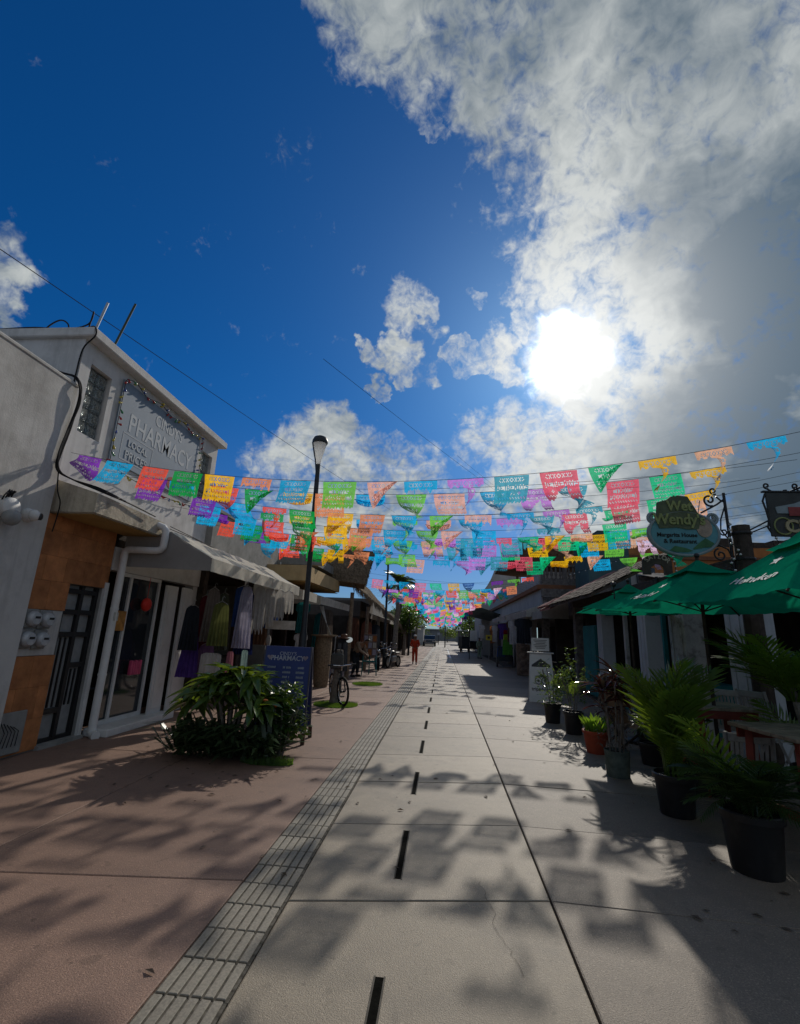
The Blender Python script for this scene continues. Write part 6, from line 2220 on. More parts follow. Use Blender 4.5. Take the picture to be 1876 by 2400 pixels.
def grass(name, label, cx, cy, rx, ry, n, h=0.05):
    b = MB()
    for k in range(n):
        a, r_ = rnd.uniform(0, 2 * PI), math.sqrt(rnd.random())
        x, y = cx + rx * r_ * math.cos(a), cy + ry * r_ * math.sin(a)
        hh = h * rnd.uniform(0.5, 1.3)
        dx, dy = rnd.uniform(-0.03, 0.03), rnd.uniform(-0.03, 0.03)
        b.add([(x - 0.005, y, 0.0), (x + 0.005, y + 0.003, 0.0), (x + dx, y + dy, hh)], [(0, 1, 2)])
    b.add([(cx + rx * 1.02 * math.cos(2 * PI * k / 24), cy + ry * 1.02 * math.sin(2 * PI * k / 24), 0.004) for k in range(24)], [tuple(range(24))])
    return tag(b.build(name, grassm), label, 'grass', kind='stuff')


grass('grass', 'oval patch of grass round the bicycle post', -2.50, 11.85, 0.52, 0.5, 2600)
grass('grass', 'second oval grass patch farther up by the bikes', -2.50, 16.8, 0.5, 0.62, 2200)
grass('grass', 'fringe of low ground cover at the right foot of the planting', -2.25, 6.62, 0.35, 0.14, 600, 0.08)

b = MB()
for k in range(150):
    x, y = (rnd.gauss(-2.6, 1.3), rnd.gauss(6.2, 1.3)) if k < 60 else ((rnd.gauss(2.3, 0.6), rnd.uniform(3.5, 12)) if k < 110 else (rnd.uniform(-5, 3), rnd.uniform(3, 16)))
    if x < -5.0:
        continue
    a, l = rnd.uniform(0, 6.28), rnd.uniform(0.012, 0.045)
    d = Vector((math.cos(a), math.sin(a), 0)) * l
    s_ = Vector((-math.sin(a), math.cos(a), 0)) * l * 0.38
    p = Vector((x, y, 0.006))
    up = Vector((0, 0, rnd.uniform(0.002, 0.012)))
    b.add([p - d, p - s_ + up, p + d, p + s_ + up], [(0, 1, 2, 3)])
tag(b.build('fallen_leaves', brownl), 'scatter of small dry leaves lying on the paving', 'leaves', kind='stuff')

# ================================================================== navy A-board
t = thing('pharmacy_board', 'navy folding pharmacy board with pale columns of words behind the shrubs', 'sign', (-2.51, 7.95, 0), 0.06)
hw, hb = 0.395, 0.355
lp = lambda u, v, w: (u, -0.25 + v / 1.42 * 0.23 - w, v)
lq = lambda u, v, w: (u, 0.27 - v / 1.42 * 0.25 + w, v)
for P_ in (lp, lq):
    b = MB()
    b.prism([(-hw, 0.18), (hw, 0.18), (hb + 0.02, 1.42), (-hb - 0.02, 1.42)], 0.02, P_)
    b.build('panel', navy, t)
    for s_ in (-1, 1):
        b = MB()
        b.prism([(s_ * hw - 0.03, 0.0), (s_ * hw + 0.03, 0.0), (s_ * hw + 0.03, 0.178), (s_ * hw - 0.03, 0.178)], 0.03, P_)
        b.build('leg', mat('board_leg', (0.10, 0.06, 0.04), rough=0.8, var=0.2), t)
        b = MB()
        b.prism([(s_ * hw - 0.012, 0.18), (s_ * hw + 0.012, 0.18), (s_ * (hb + 0.02) + 0.012, 1.425), (s_ * (hb + 0.02) - 0.012, 1.425)], 0.026, lambda u, v, w, P_=P_: P_(u, v, w - 0.003))
        b.build('edge', mat('board_edge', (0.06, 0.06, 0.09), rough=0.6, var=0.2), t)
nb = lambda u, v, w: lp(u, v, 0.0205 + w)
b = MB()
put_text(b, nb, "CINDY'S", 0.0, 1.285, 0.075, ext=0.001)
put_text(b, nb, "PHARMACY", 0.0, 1.205, 0.105, ext=0.001, bold=0.002)
b.build('lettering', mat('board_lettering', (0.36, 0.37, 0.42), var=0.15, bump=0, rough=0.7), t)
for s_ in (-1, 1):
    b = MB()
    hp = []
    for k in range(24):
        a = 2 * PI * k / 24
        hp.append((s_ * 0.29 + 0.0028 * 16 * math.sin(a) ** 3, 1.25 + 0.0026 * (13 * math.cos(a) - 5 * math.cos(2 * a) - 2 * math.cos(3 * a) - math.cos(4 * a))))
    b.prism(hp, 0.002, nb)
    b.build('heart', mat('board_heart', (0.30, 0.24, 0.27), var=0.2, bump=0), t)
b = MB()
for ci, x in enumerate((-0.24, 0.01, 0.23)):
    for r in range(11):
        v = 1.08 - r * 0.072
        n = rnd.randint(4, 9)
        for k in range(n):
            u = x + (k - n / 2) * 0.019 * (0.9 if n > 7 else 1)
            if rnd.random() < 0.08:
                continue
            b.add([nb(u, v, 0.001), nb(u + 0.013, v, 0.001), nb(u + 0.013, v + rnd.choice((0.03, 0.034, 0.026)), 0.001), nb(u, v + 0.032, 0.001)], [(0, 1, 2, 3)])
tag(b.build('print', mat('board_print', (0.26, 0.29, 0.31), var=0.25, nscale=30, bump=0, rough=0.7), t), kind='stuff')

# ================================================================== clothes and goods
CL = {}


def cloth(name, c, tr=0.25):
    return mat('cloth_' + name, c, rough=0.9, spec=0.1, var=0.15, nscale=7, bump=0.3, bscale=160, bdist=0.002, trans=tr)


def garment(nm, label, x, y, z1, z0, wt, wb, rz, m_, folds=5, depth=0.03, hanger=True, group='clothes hung outside the shops', cat='garment', jag=0.0, shirt=False):
    t = thing(nm, label, cat, (x, y, z1), rz, group)
    h = z1 - z0
    ph = rnd.uniform(0, 6)

    def f(u, v):
        w_ = wt + (wb - wt) * v ** 0.8
        if shirt and v < 0.3:
            w_ = wb * (1.25 if 0.06 < v else 1.0)
        a = u * folds * 2 * PI
        zz = -h * v
        if jag:
            zz *= 1 - jag * (0.5 + 0.5 * math.sin(u * 23 + ph)) * v
        if v < 0.08:
            w_ *= 0.6 + 5 * v
        return ((u - 0.5) * w_, depth * v * math.sin(a + ph) * (0.4 + v) + 0.01 * math.sin(3 * a), zz)
    MB().grid(f, 26, 14).build('cloth', m_, t, smooth=True)
    if hanger:
        MB().tube([(-wt * 0.42, 0, -0.03), (0, 0, 0.03), (wt * 0.42, 0, -0.03)], 0.006, 5).build('hanger', steel, t)
        MB().tube([(0, 0, 0.03), (0, 0, 0.09), (0.02, 0, 0.12), (0.04, 0, 0.09)], 0.004, 5).build('hook', steel, t)
    return t


olive = cloth('olive', (0.13, 0.14, 0.045)); lav = cloth('lavender', (0.36, 0.34, 0.44)); offw = cloth('offwhite', (0.46, 0.44, 0.41))
blue = cloth('blue', (0.03, 0.07, 0.22)); purple = cloth('purple', (0.10, 0.05, 0.26)); tealc = cloth('teal', (0.02, 0.16, 0.17)); whitec = cloth('white', (0.55, 0.54, 0.54))
darkc = cloth('dark', (0.03, 0.035, 0.045)); pinkc = cloth('pink', (0.34, 0.14, 0.17)); redc = cloth('red', (0.28, 0.02, 0.025)); mint = cloth('mint', (0.25, 0.36, 0.34))
orangec = cloth('orange', (0.36, 0.14, 0.05)); greenc = cloth('green', (0.10, 0.32, 0.05))
garment('dress', 'olive green dress hanging under the cream awning', -4.05, 8.55, 2.12, 1.35, 0.24, 0.36, 0.35, olive)
garment('dress', 'dark blue green dress behind the olive one', -4.62, 8.6, 2.05, 1.25, 0.22, 0.34, 0.3, darkc)
garment('dress', 'purple and blue dress hung low beside the white leaf', -4.75, 8.95, 1.55, 0.75, 0.22, 0.40, 0.2, purple)
garment('dress', 'long pale lavender dress with a printed hem under the awning', -3.98, 9.45, 2.50, 1.29, 0.20, 0.36, 0.25, lav)
garment('dress', 'deep blue dress hanging behind the lavender one', -4.15, 9.7, 2.52, 1.7, 0.34, 0.36, 0.2, blue)
for k in range(4):
    garment('shawl', ['widest fringed off white shawl beside the lavender dress', 'second fringed off white shawl', 'third off white shawl nearer the lamp post', 'shortest off white shawl by the lamp post'][k],
            -4.0 + 0.12 * k, 10.2 + 0.3 * k, 2.56, 1.55 + 0.16 * k, 0.22, 0.26, 0.3, offw, folds=3, jag=0.12, cat='shawl')
garment('shirt', 'teal tee shirt hanging past the near lamp post', -4.15, 14.1, 2.50, 1.60, 0.26, 0.34, 0.1, tealc, shirt=True)
garment('shirt', 'white and grey shirt hanging under the teal one', -4.12, 14.0, 1.58, 1.0, 0.24, 0.32, 0.1, whitec, shirt=True)
garment('towel', 'folded white towels stacked low under the olive dress', -4.2, 8.7, 1.22, 0.80, 0.36, 0.38, 0.2, offw, folds=2, hanger=False, cat='towel')
garment('towel', 'pink towel beside the white ones', -3.95, 8.95, 1.25, 0.85, 0.12, 0.14, 0.2, pinkc, folds=1, hanger=False, cat='towel')
garment('towel', 'mint towel hanging below the lavender dress', -3.9, 9.5, 1.26, 0.90, 0.12, 0.14, 0.2, mint, folds=1, hanger=False, cat='towel')
garment('stocking', 'red cloth stocking with a white top left of the navy board', -3.35, 9.3, 1.32, 0.80, 0.12, 0.17, 0.1, redc, folds=1, hanger=False, cat='stocking')
MB().box(-0.075, 0.075, -0.02, 0.02, -0.03, 0.05, bev=0.012).build('cuff', whitec, bpy.data.objects['stocking'])
for (lb, x, y, z1, z0, w_, m_, fo) in (('pale patterned dress in the shade right behind the olive one', -4.45, 9.0, 2.4, 1.4, 0.34, cloth('figured', (0.2, 0.17, 0.15)), 5),
                                       ('dark red dress deep in the shade under the awning', -4.9, 9.6, 2.3, 1.2, 0.36, cloth('wine', (0.12, 0.02, 0.03)), 6),
                                       ('grey green dress deep in the shade under the awning', -4.8, 10.2, 2.4, 1.2, 0.36, cloth('sage', (0.11, 0.13, 0.10)), 6),
                                       ('short mauve top low behind the white towels', -4.6, 9.3, 1.35, 0.75, 0.4, cloth('mauve', (0.18, 0.10, 0.2)), 3),
                                       ('indigo wrap hanging behind the fringed shawls', -4.5, 10.8, 2.5, 1.1, 0.45, cloth('indigo', (0.02, 0.03, 0.11)), 7),
                                       ('brown poncho hanging behind the fringed shawls', -4.5, 11.6, 2.45, 1.3, 0.5, cloth('poncho', (0.14, 0.08, 0.05)), 5)):
    garment('dress', lb, x, y, z1, z0, w_ * 0.6, w_, rnd.uniform(0.0, 0.5), m_, folds=fo, depth=0.035)
for (lb, x, y, z1, z0, w_, m_, fo) in (('dark striped hammock cloth hung past the tan canopy', -4.0, 16.5, 2.4, 1.2, 0.5, cloth('hammock', (0.12, 0.10, 0.09)), 6),
                                       ('teal hammock cloth in the dark shop past the white awning', -4.4, 17.4, 2.3, 1.1, 0.6, tealc, 6),
                                       ('brown blanket hanging under the thatch eave', -3.9, 21.0, 2.3, 1.0, 0.6, cloth('blanket', (0.15, 0.07, 0.045)), 5),
                                       ('rust blanket hanging farther under the thatch eave', -3.7, 23.6, 2.2, 1.0, 0.6, cloth('rust', (0.2, 0.08, 0.05)), 5),
                                       ('grey blanket hanging at the far thatch post', -3.6, 26.0, 2.1, 0.9, 0.6, darkc, 5)):
    garment('blanket', lb, x, y, z1, z0, w_ * 0.8, w_, rnd.uniform(-0.2, 0.3), m_, folds=fo, depth=0.035, hanger=False, cat='blanket')
t = thing('clothes_rail', 'long steel rail carrying the hung clothes under the awning', 'rail', (-4.02, 8.2, 2.62))
MB().tube([(0, 0, 0), (0, 3.6, 0.02)], 0.014, 6).build('rail', steel, t)
t = thing('shop_board', 'plain grey board fixed low among goods beside the near lamp post', 'board', (-3.75, 11.0, 1.78))
MB().box(-0.35, 0.35, -0.01, 0.01, -0.1, 0.1).build('panel', offw, t)
t = thing('wind_shell', 'pale hanging ornament of pointed paper petals beneath the grey board', 'ornament', (-3.95, 10.9, 1.55))
for k in range(6):
    o = share('petal', lmb, offw, t, (0, 0, 0), (0, 1.2, k * 1.05), 0.28)
garment('shirt', 'dark printed shirt in the shade by the near lamp post', -4.2, 11.6, 2.3, 1.7, 0.3, 0.36, 0.2, blue, shirt=True)
# right side
for (lb, x, y, z1, z0, w_, m_) in (('pale shirt at the near end of the right awning', 3.85, 22.5, 2.55, 1.45, 0.30, whitec), ('large dark shirt hung beside the pale one on the right', 3.55, 22.0, 2.55, 1.5, 0.62, darkc),
                                   ('white shirt farther along the right awning', 3.55, 25.2, 2.6, 1.4, 0.38, whitec), ('brown figured cloth under the right awning', 3.6, 26.5, 2.6, 1.5, 0.34, cloth('brown', (0.12, 0.08, 0.06))),
                                   ('purple bag cloth hanging in the shade on the right', 3.7, 30.0, 2.55, 1.6, 0.6, purple), ('orange striped cloth far along the right', 3.5, 35.0, 2.5, 1.3, 0.3, orangec),
                                   ('thin white shirt far along the right', 3.45, 33.0, 2.5, 1.4, 0.3, whitec), ('second thin white shirt before the dark tarpaulin', 3.0, 38.0, 2.6, 1.6, 0.36, whitec)):
    garment('shirt', lb, x, y, z1, z0, w_ * 0.8, w_, -0.15, m_, shirt=True)
for (lb, x, y, z1, z0, w_, m_) in (('bright green cloth pile hung low on the right side', 3.75, 29.0, 1.65, 0.75, 0.6, greenc), ('lime piece above the green cloth', 3.6, 28.5, 1.9, 1.6, 0.3, cloth('lime', (0.3, 0.4, 0.03))),
                                   ('small red piece above the lime cloth', 3.6, 28.6, 2.15, 1.9, 0.25, redc), ('blue cloth hung low beside the dark cart', 3.5, 30.0, 1.2, 0.6, 0.5, blue)):
    garment('cloth', lb, x, y, z1, z0, w_ * 0.8, w_, -0.1, m_, hanger=False, cat='cloth')
t = thing('carved_panel', 'tall carved stone panel standing by the right side shop entrance', 'panel', (3.85, 24.2, 0), -0.1)
MB().box(-0.30, 0.30, -0.08, 0.08, 0, 1.45, bev=0.02).build('slab', mat('carved_brown', (0.20, 0.14, 0.11), rough=0.9, var=0.35, nscale=7, bump=0.9, bscale=14, bdist=0.04), t)
for k in range(4):
    q = MB()
    q.ball((0, -0.085, 0.25 + k * 0.33), (0.18, 0.03, 0.12), 10, 6)
    q.build('carving', MATS['carved_brown'], t, smooth=True)
t = thing('carved_panel', 'second carved panel, reddish, just behind the first', 'panel', (4.1, 25.0, 0), -0.1)
MB().box(-0.22, 0.22, -0.07, 0.07, 0, 1.4, bev=0.02).build('slab', mat('carved_red', (0.26, 0.13, 0.09), rough=0.9, var=0.3, nscale=7, bump=0.9, bscale=14, bdist=0.04), t)
t = thing('price_board', 'small yellow board on a post among the right side goods', 'sign', (3.1, 33.5, 0))
MB().tube([(0, 0, 0), (0, 0, 1.5)], 0.02, 6).build('post', steel, t)
MB().box(-0.2, 0.2, -0.015, 0.015, 1.5, 1.85).build('board', mat('yellow_board', (0.5, 0.42, 0.05), rough=0.6), t)
MB().box(-0.08, 0.08, -0.02, -0.0155, 1.6, 1.75).build('mark', black, t)


def cart(label, x, y, rz, m_, h=1.15):
    t = thing('vendor_cart', label, 'cart', (x, y, 0), rz, 'dark wheeled carts on the right')
    MB().box(-0.42, 0.42, -0.6, 0.6, 0.35, h, bev=0.03).build('box', m_, t)
    MB().box(-0.46, 0.46, -0.64, 0.64, h + 0.001, h + 0.05, bev=0.01).build('lid', black, t)
    for sx_ in (-1, 1):
        q = MB(); q.M = Matrix.Translation((sx_ * 0.45, -0.3, 0.3)) @ Matrix.Rotation(PI / 2, 4, 'Y')
        q.lathe([(0.30, -0.03), (0.30, 0.03), (0.25, 0.035), (0.25, -0.035)], 18)
        q.build('wheel', black, t, smooth='auto')
    MB().tube([(-0.3, 0.6, h - 0.1), (-0.3, 0.95, h), (0.3, 0.95, h), (0.3, 0.6, h - 0.1)], 0.02, 6).build('handle', steel, t)
    return t


cart('dark cart parked nearest on the right by the carved panels', 3.75, 30.6, 0.0, mat('cart_dark', (0.035, 0.045, 0.05), rough=0.5, var=0.3, nscale=3), 1.1)
cart('narrow dark stand at the sunlit edge far on the right', 2.35, 55.0, 0.3, MATS['cart_dark'], 1.6)
cart('dark cart with a white box farther down the right', 3.5, 56.5, 0.0, black, 1.15)
o = MB().box(-0.35, 0.35, -0.3, 0.3, 0, 1.15, bev=0.02).build('display_box', wb_, loc=(3.5, 56.5, 1.205))
tag(o, 'white display box standing on the far dark cart', 'box')

# left goods: woven stand, hat stand, easel
wick = mat('woven_wicker', (0.24, 0.18, 0.12), rough=0.9, spec=0.15, var=0.3, nscale=18, bump=0.9, bscale=55, bdist=0.02)
t = thing('hammock_stand', 'tall tan woven bundle under a flat tray with cords rising to the awning', 'stand', (-3.75, 15.3, 0))
MB().lathe([(0.20, 0), (0.23, 0.1), (0.26, 0.7), (0.27, 1.3), (0.25, 1.5)], 18).build('bundle', wick, t, smooth='auto')
MB().lathe([(0.25, 1.501), (0.42, 1.53), (0.43, 1.57), (0.25, 1.56), (0.0, 1.55)], 20).build('tray', wick, t, smooth='auto')
for k in range(7):
    MB().tube([(0.25 - 0.02 * k, -0.1 + 0.03 * k, 1.56), (-0.22 + 0.02 * k, 0, 2.45)], 0.012, 5).build('cord', offw, t)
t = thing('hat_stand', 'pole rack with a brown leather hat on top beside the bicycle', 'stand', (-3.05, 14.0, 0))
MB().tube([(-0.08, 0, 0), (-0.03, 0, 1.55), (0.1, 0, 1.55)], 0.02, 6).build('pole', steel, t)
MB().tube([(0.2, 0, 0.0), (0.2, 0, 1.5)], 0.03, 6).build('pole', dwood, t)
garment('coat', 'dark grey coat hanging on the hat stand', -2.85, 13.95, 1.5, 0.6, 0.26, 0.34, 0.1, darkc, cat='coat', hanger=False)
t = thing('hat', 'brown leather hat resting on the rack', 'hat', (-2.84, 14.0, 1.5))
MB().lathe([(0.20, 0.0), (0.21, 0.012), (0.10, 0.02), (0.095, 0.10), (0.06, 0.125), (0.0, 0.12)], 18, sy=0.8).build('hat_body', mat('hat_leather', (0.13, 0.06, 0.035), rough=0.6, var=0.2), t, smooth='auto')
t = thing('mirror', 'small bright tilted mirror on the hat stand', 'mirror', (-2.66, 13.9, 1.46))
q = MB(); q.M = Matrix.Rotation(0.9, 4, 'X')
q.lathe([(0.0, 0), (0.09, 0.0), (0.095, 0.012), (0.0, 0.012)], 16)
q.build('glass', mat('mirror_glass', (0.8, 0.8, 0.8), rough=0.05, metal=1.0, var=0.02, bump=0), t)
t = thing('picture_easel', 'easel board of small framed pictures on teal legs up the left side', 'easel', (-2.98, 20.2, 0), 0.15)
MB().box(-0.28, 0.28, -0.02, 0.02, 0.75, 1.62, bev=0.005).build('board', mat('easel_board', (0.15, 0.11, 0.10), rough=0.8, var=0.3), t)
for r in range(3):
    for k in range(3):
        MB().box(-0.25 + k * 0.18, -0.11 + k * 0.18, -0.028, -0.0205, 0.80 + r * 0.27, 1.02 + r * 0.27).build('picture', [offw, orangec, lav][(r + k) % 3], t)
for (a, c_) in ((-0.26, -0.30), (0.26, 0.30)):
    MB().tube([(a, 0, 0.80), (c_, -0.08, 0.0)], 0.025, 5).build('leg', teal, t)
MB().tube([(0, 0.03, 0.9), (0, 0.4, 0.0)], 0.025, 5).build('leg', teal, t)
MB().tube([(-0.28, -0.03, 0.55), (0.28, -0.03, 0.55)], 0.03, 5).build('rail', teal, t)
t = thing('timber_post', 'short grey trunk in the grass that the bicycle leans on', 'post', (-2.58, 12.05, 0))
MB().tube([(0, 0, 0), (0.02, 0, 0.5), (0.06, 0, 1.25)], [0.13, 0.10, 0.085], 10).build('trunk', bark, t, smooth='auto')
t = thing('canvas_bag', 'grey canvas bag hung on the trunk above the bicycle', 'bag', (-2.55, 11.92, 1.05))
MB().box(-0.16, 0.16, -0.07, 0.05, -0.25, 0.12, bev=0.04).build('bag_body', cloth('bag', (0.10, 0.10, 0.095)), t)
MB().tube([(-0.12, 0, 0.1), (-0.06, 0.02, 0.22), (0.06, 0.02, 0.22), (0.12, 0, 0.1)], 0.012, 5).build('strap', darkc, t)

# ================================================================== bicycle
chrome = mat('chrome', (0.5, 0.5, 0.5), rough=0.18, metal=1.0, var=0.05, bump=0)
tyre = mat('tyre_rubber', (0.014, 0.014, 0.014), rough=0.85, spec=0.2, var=0.2, nscale=30, bump=0.3)


def torus(mb, R, r, n=28, m=8, M=None):
    vs, fs = [], []
    for i in range(n):
        a = 2 * PI * i / n
        for j in range(m):
            c_ = 2 * PI * j / m
            v = Vector(((R + r * math.cos(c_)) * math.cos(a), r * math.sin(c_), (R + r * math.cos(c_)) * math.sin(a)))
            vs.append(M @ v if M else v)
    for i in range(n):
        for j in range(m):
            fs.append((i * m + j, i * m + (j + 1) % m, ((i + 1) % n) * m + (j + 1) % m, ((i + 1) % n) * m + j))
    mb.add(vs, fs)


def wheel(t, x, z, R=0.335, rt=0.028, ns=24, turn=0.0):
    M = Matrix.Translation((x, 0, z)) @ Matrix.Rotation(turn, 4, 'Z')
    b = MB(); torus(b, R - rt, rt, 30, 8, M)
    w_ = b.build('wheel', tyre, t, smooth=True)
    b = MB(); torus(b, R - rt * 2.1, 0.010, 30, 6, M)
    b.build('rim', chrome, w_, smooth=True)
    b = MB(); b.M = M
    for k in range(ns):
        a = 2 * PI * k / ns
        b.tube([(0.02 * math.cos(a + 1), 0.025 * (1 if k % 2 else -1), 0.02 * math.sin(a + 1)), ((R - rt * 2.2) * math.cos(a), 0, (R - rt * 2.2) * math.sin(a))], 0.0016, 3)
    tag(b.build('spokes', chrome, w_), kind='stuff')
    b = MB(); b.M = M @ Matrix.Rotation(PI / 2, 4, 'X')
    b.lathe([(0.02, -0.05), (0.028, -0.03), (0.02, 0), (0.028, 0.03), (0.02, 0.05)], 10)
    b.build('hub', black, w_)


bk = thing('bicycle', 'black mountain bicycle with its front wheel turned towards the lane', 'bicycle', (-2.28, 11.62, 0), 0)
bk.rotation_euler = (0.06, 0, math.atan2(-0.90, 0.44))
# heading along +x locally, the front wheel at the origin
wheel(bk, 0, 0.335, turn=0.15)
wheel(bk, -1.04, 0.335)
b = MB()
hd, bb_, st_ = Vector((-0.17, 0, 0.74)), Vector((-0.60, 0, 0.30)), Vector((-0.74, 0, 0.78))
b.tube([hd + Vector((0.02, 0, -0.1)), bb_], 0.022, 8)
b.tube([hd, st_ + Vector((0.03, 0, -0.06))], 0.019, 8)
b.tube([bb_, st_], 0.018, 8)
for s_ in (-1, 1):
    b.tube([bb_ + Vector((0, s_ * 0.02, 0)), Vector((-1.04, s_ * 0.06, 0.335))], 0.011, 6)
    b.tube([st_ + Vector((0.03, s_ * 0.01, -0.08)), Vector((-1.04, s_ * 0.06, 0.335))], 0.010, 6)
b.tube([hd + Vector((0.03, 0, -0.13)), hd + Vector((-0.02, 0, 0.08))], 0.024, 8)
b.build('frame', black, bk, smooth='auto')
b = MB()
for s_ in (-1, 1):
    b.tube([hd + Vector((0.03, s_ * 0.055, -0.12)), Vector((0.0, s_ * 0.06, 0.335))], 0.017, 8)
b.tube([hd + Vector((0.03, -0.06, -0.12)), hd + Vector((0.03, 0.06, -0.12))], 0.02, 8)
b.build('fork', blackp, bk, smooth='auto')
b = MB()
b.tube([hd + Vector((0.08, -0.33, 0.19)), hd + Vector((0.07, -0.08, 0.17)), hd + Vector((0.05, 0, 0.16)), hd + Vector((0.07, 0.08, 0.17)), hd + Vector((0.08, 0.33, 0.19))], 0.013, 8)
b.tube([hd + Vector((0, 0, 0.05)), hd + Vector((0.05, 0, 0.16))], 0.018, 8)
hb_ = b.build('handlebar', chrome, bk, smooth='auto')
for s_ in (-1, 1):
    MB().tube([hd + Vector((0.08, s_ * 0.22, 0.185)), hd + Vector((0.08, s_ * 0.34, 0.19))], 0.018, 8).build('grip', black, hb_)
b = MB()
b.ball((st_.x - 0.04, 0, st_.z + 0.10), (0.14, 0.07, 0.03), 12, 6)
b.tube([st_, st_ + Vector((-0.02, 0, 0.09))], 0.014, 6)
b.build('saddle', black, bk, smooth='auto')
for s_ in (-1, 1):
    q = MB()
    q.tube([bb_ + Vector((0, s_ * 0.05, 0)), bb_ + Vector((0.08 * s_, s_ * 0.07, -0.15 * s_))], 0.011, 6)
    c_ = q.build('crank', chrome, bk)
    p = bb_ + Vector((0.08 * s_, s_ * 0.12, -0.15 * s_))
    MB().box(p.x - 0.045, p.x + 0.045, p.y - 0.045, p.y + 0.045, p.z - 0.012, p.z + 0.012, bev=0.004).build('pedal', black, c_)
q = MB(); q.M = Matrix.Translation(bb_ + Vector((0, 0.045, 0))) @ Matrix.Rotation(PI / 2, 4, 'X')
q.lathe([(0.09, -0.003), (0.09, 0.003), (0.07, 0.003), (0.07, -0.003)], 22)
q.build('chainring', chrome, bk)

# motorcycles farther up
def moto(label, x, y, rz):
    t = thing('motorcycle', label, 'motorcycle', (x, y, 0), rz, 'dark motorcycles parked up the left side')
    for wx in (0.62, -0.62):
        b = MB(); torus(b, 0.25, 0.05, 24, 8, Matrix.Translation((wx, 0, 0.30)))
        w_ = b.build('wheel', tyre, t, smooth=True)
        b = MB(); b.M = Matrix.Translation((wx, 0, 0.3)) @ Matrix.Rotation(PI / 2, 4, 'X')
        b.lathe([(0.20, -0.015), (0.2, 0.015), (0.05, 0.03), (0.05, -0.03)], 16)
        b.build('rim', steel, w_)
    MB().ball((0.12, 0, 0.74), (0.24, 0.13, 0.12), 14, 8).build('tank', blackp, t, smooth=True)
    MB().box(-0.62, -0.08, -0.12, 0.12, 0.68, 0.78, bev=0.04).build('seat', black, t)
    MB().box(-0.2, 0.25, -0.13, 0.13, 0.28, 0.6, bev=0.05).build('engine', steel, t)
    b = MB()
    for s_ in (-1, 1):
        b.tube([(0.40, s_ * 0.07, 0.85), (0.62, s_ * 0.07, 0.30)], 0.022, 6)
        b.tube([(-0.25, s_ * 0.1, 0.5), (-0.62, s_ * 0.09, 0.30)], 0.02, 6)
    b.build('fork', steel, t)
    MB().tube([(0.30, -0.36, 1.02), (0.38, -0.12, 0.97), (0.40, 0.0, 0.9), (0.38, 0.12, 0.97), (0.30, 0.36, 1.02)], 0.015, 6).build('handlebar', chrome, t)
    MB().ball((0.50, 0, 0.86), (0.08, 0.09, 0.09), 12, 8).build('headlight', chrome, t, smooth=True)
    for s_ in (-1, 1):
        MB().tube([(0.36, s_ * 0.2, 0.98), (0.34, s_ * 0.26, 1.16)], 0.008, 5).build('mirror_stem', chrome, t)
        MB().ball((0.34, s_ * 0.27, 1.19), (0.015, 0.06, 0.04), 10, 6).build('mirror', chrome, t, smooth=True)
    MB().tube([(0.1, -0.14, 0.32), (-0.2, -0.15, 0.26), (-0.75, -0.16, 0.36)], 0.035, 8).build('exhaust', chrome, t)
    MB().box(0.48, 0.86, -0.06, 0.06, 0.60, 0.625, bev=0.008).build('mudguard', blackp, t)
    return t


moto('dark motorcycle nearest the picture easel', -3.05, 23.2, -1.35)
moto('motorcycle beside the walking person, nearer the lane', -2.5, 25.2, -1.9)
moto('motorcycle last in the dark row by the lamp post', -3.1, 27.2, -1.5)

# ================================================================== people
def skin_mesh(name, joints, bones, root, sub=2):
    """grow a continuous surface over joints {name: (x,y,z,r)}"""
    names = list(joints)
    me = bpy.data.meshes.new(name)
    me.from_pydata([joints[n][:3] for n in names], [(names.index(a), names.index(b_)) for a, b_ in bones], [])
    o = bpy.data.objects.new(name, me)
    C.objects.link(o)
    md = o.modifiers.new('skin', 'SKIN')
    for i, n in enumerate(names):
        sv = me.skin_vertices[0].data[i]
        r = joints[n][3]
        sv.radius = r if isinstance(r, tuple) else (r, r)
        sv.use_root = (n == root)
    sb_ = o.modifiers.new('sub', 'SUBSURF')
    sb_.levels = sub
    sb_.render_levels = sub
    dg = bpy.context.evaluated_depsgraph_get()
    res = bpy.data.meshes.new_from_object(o.evaluated_get(dg))
    bpy.data.objects.remove(o)
    for p in res.polygons:
        p.use_smooth = True
    return res


def lerpj(a, b_, f):
    return tuple(x + (y - x) * f for x, y in zip(a, b_))


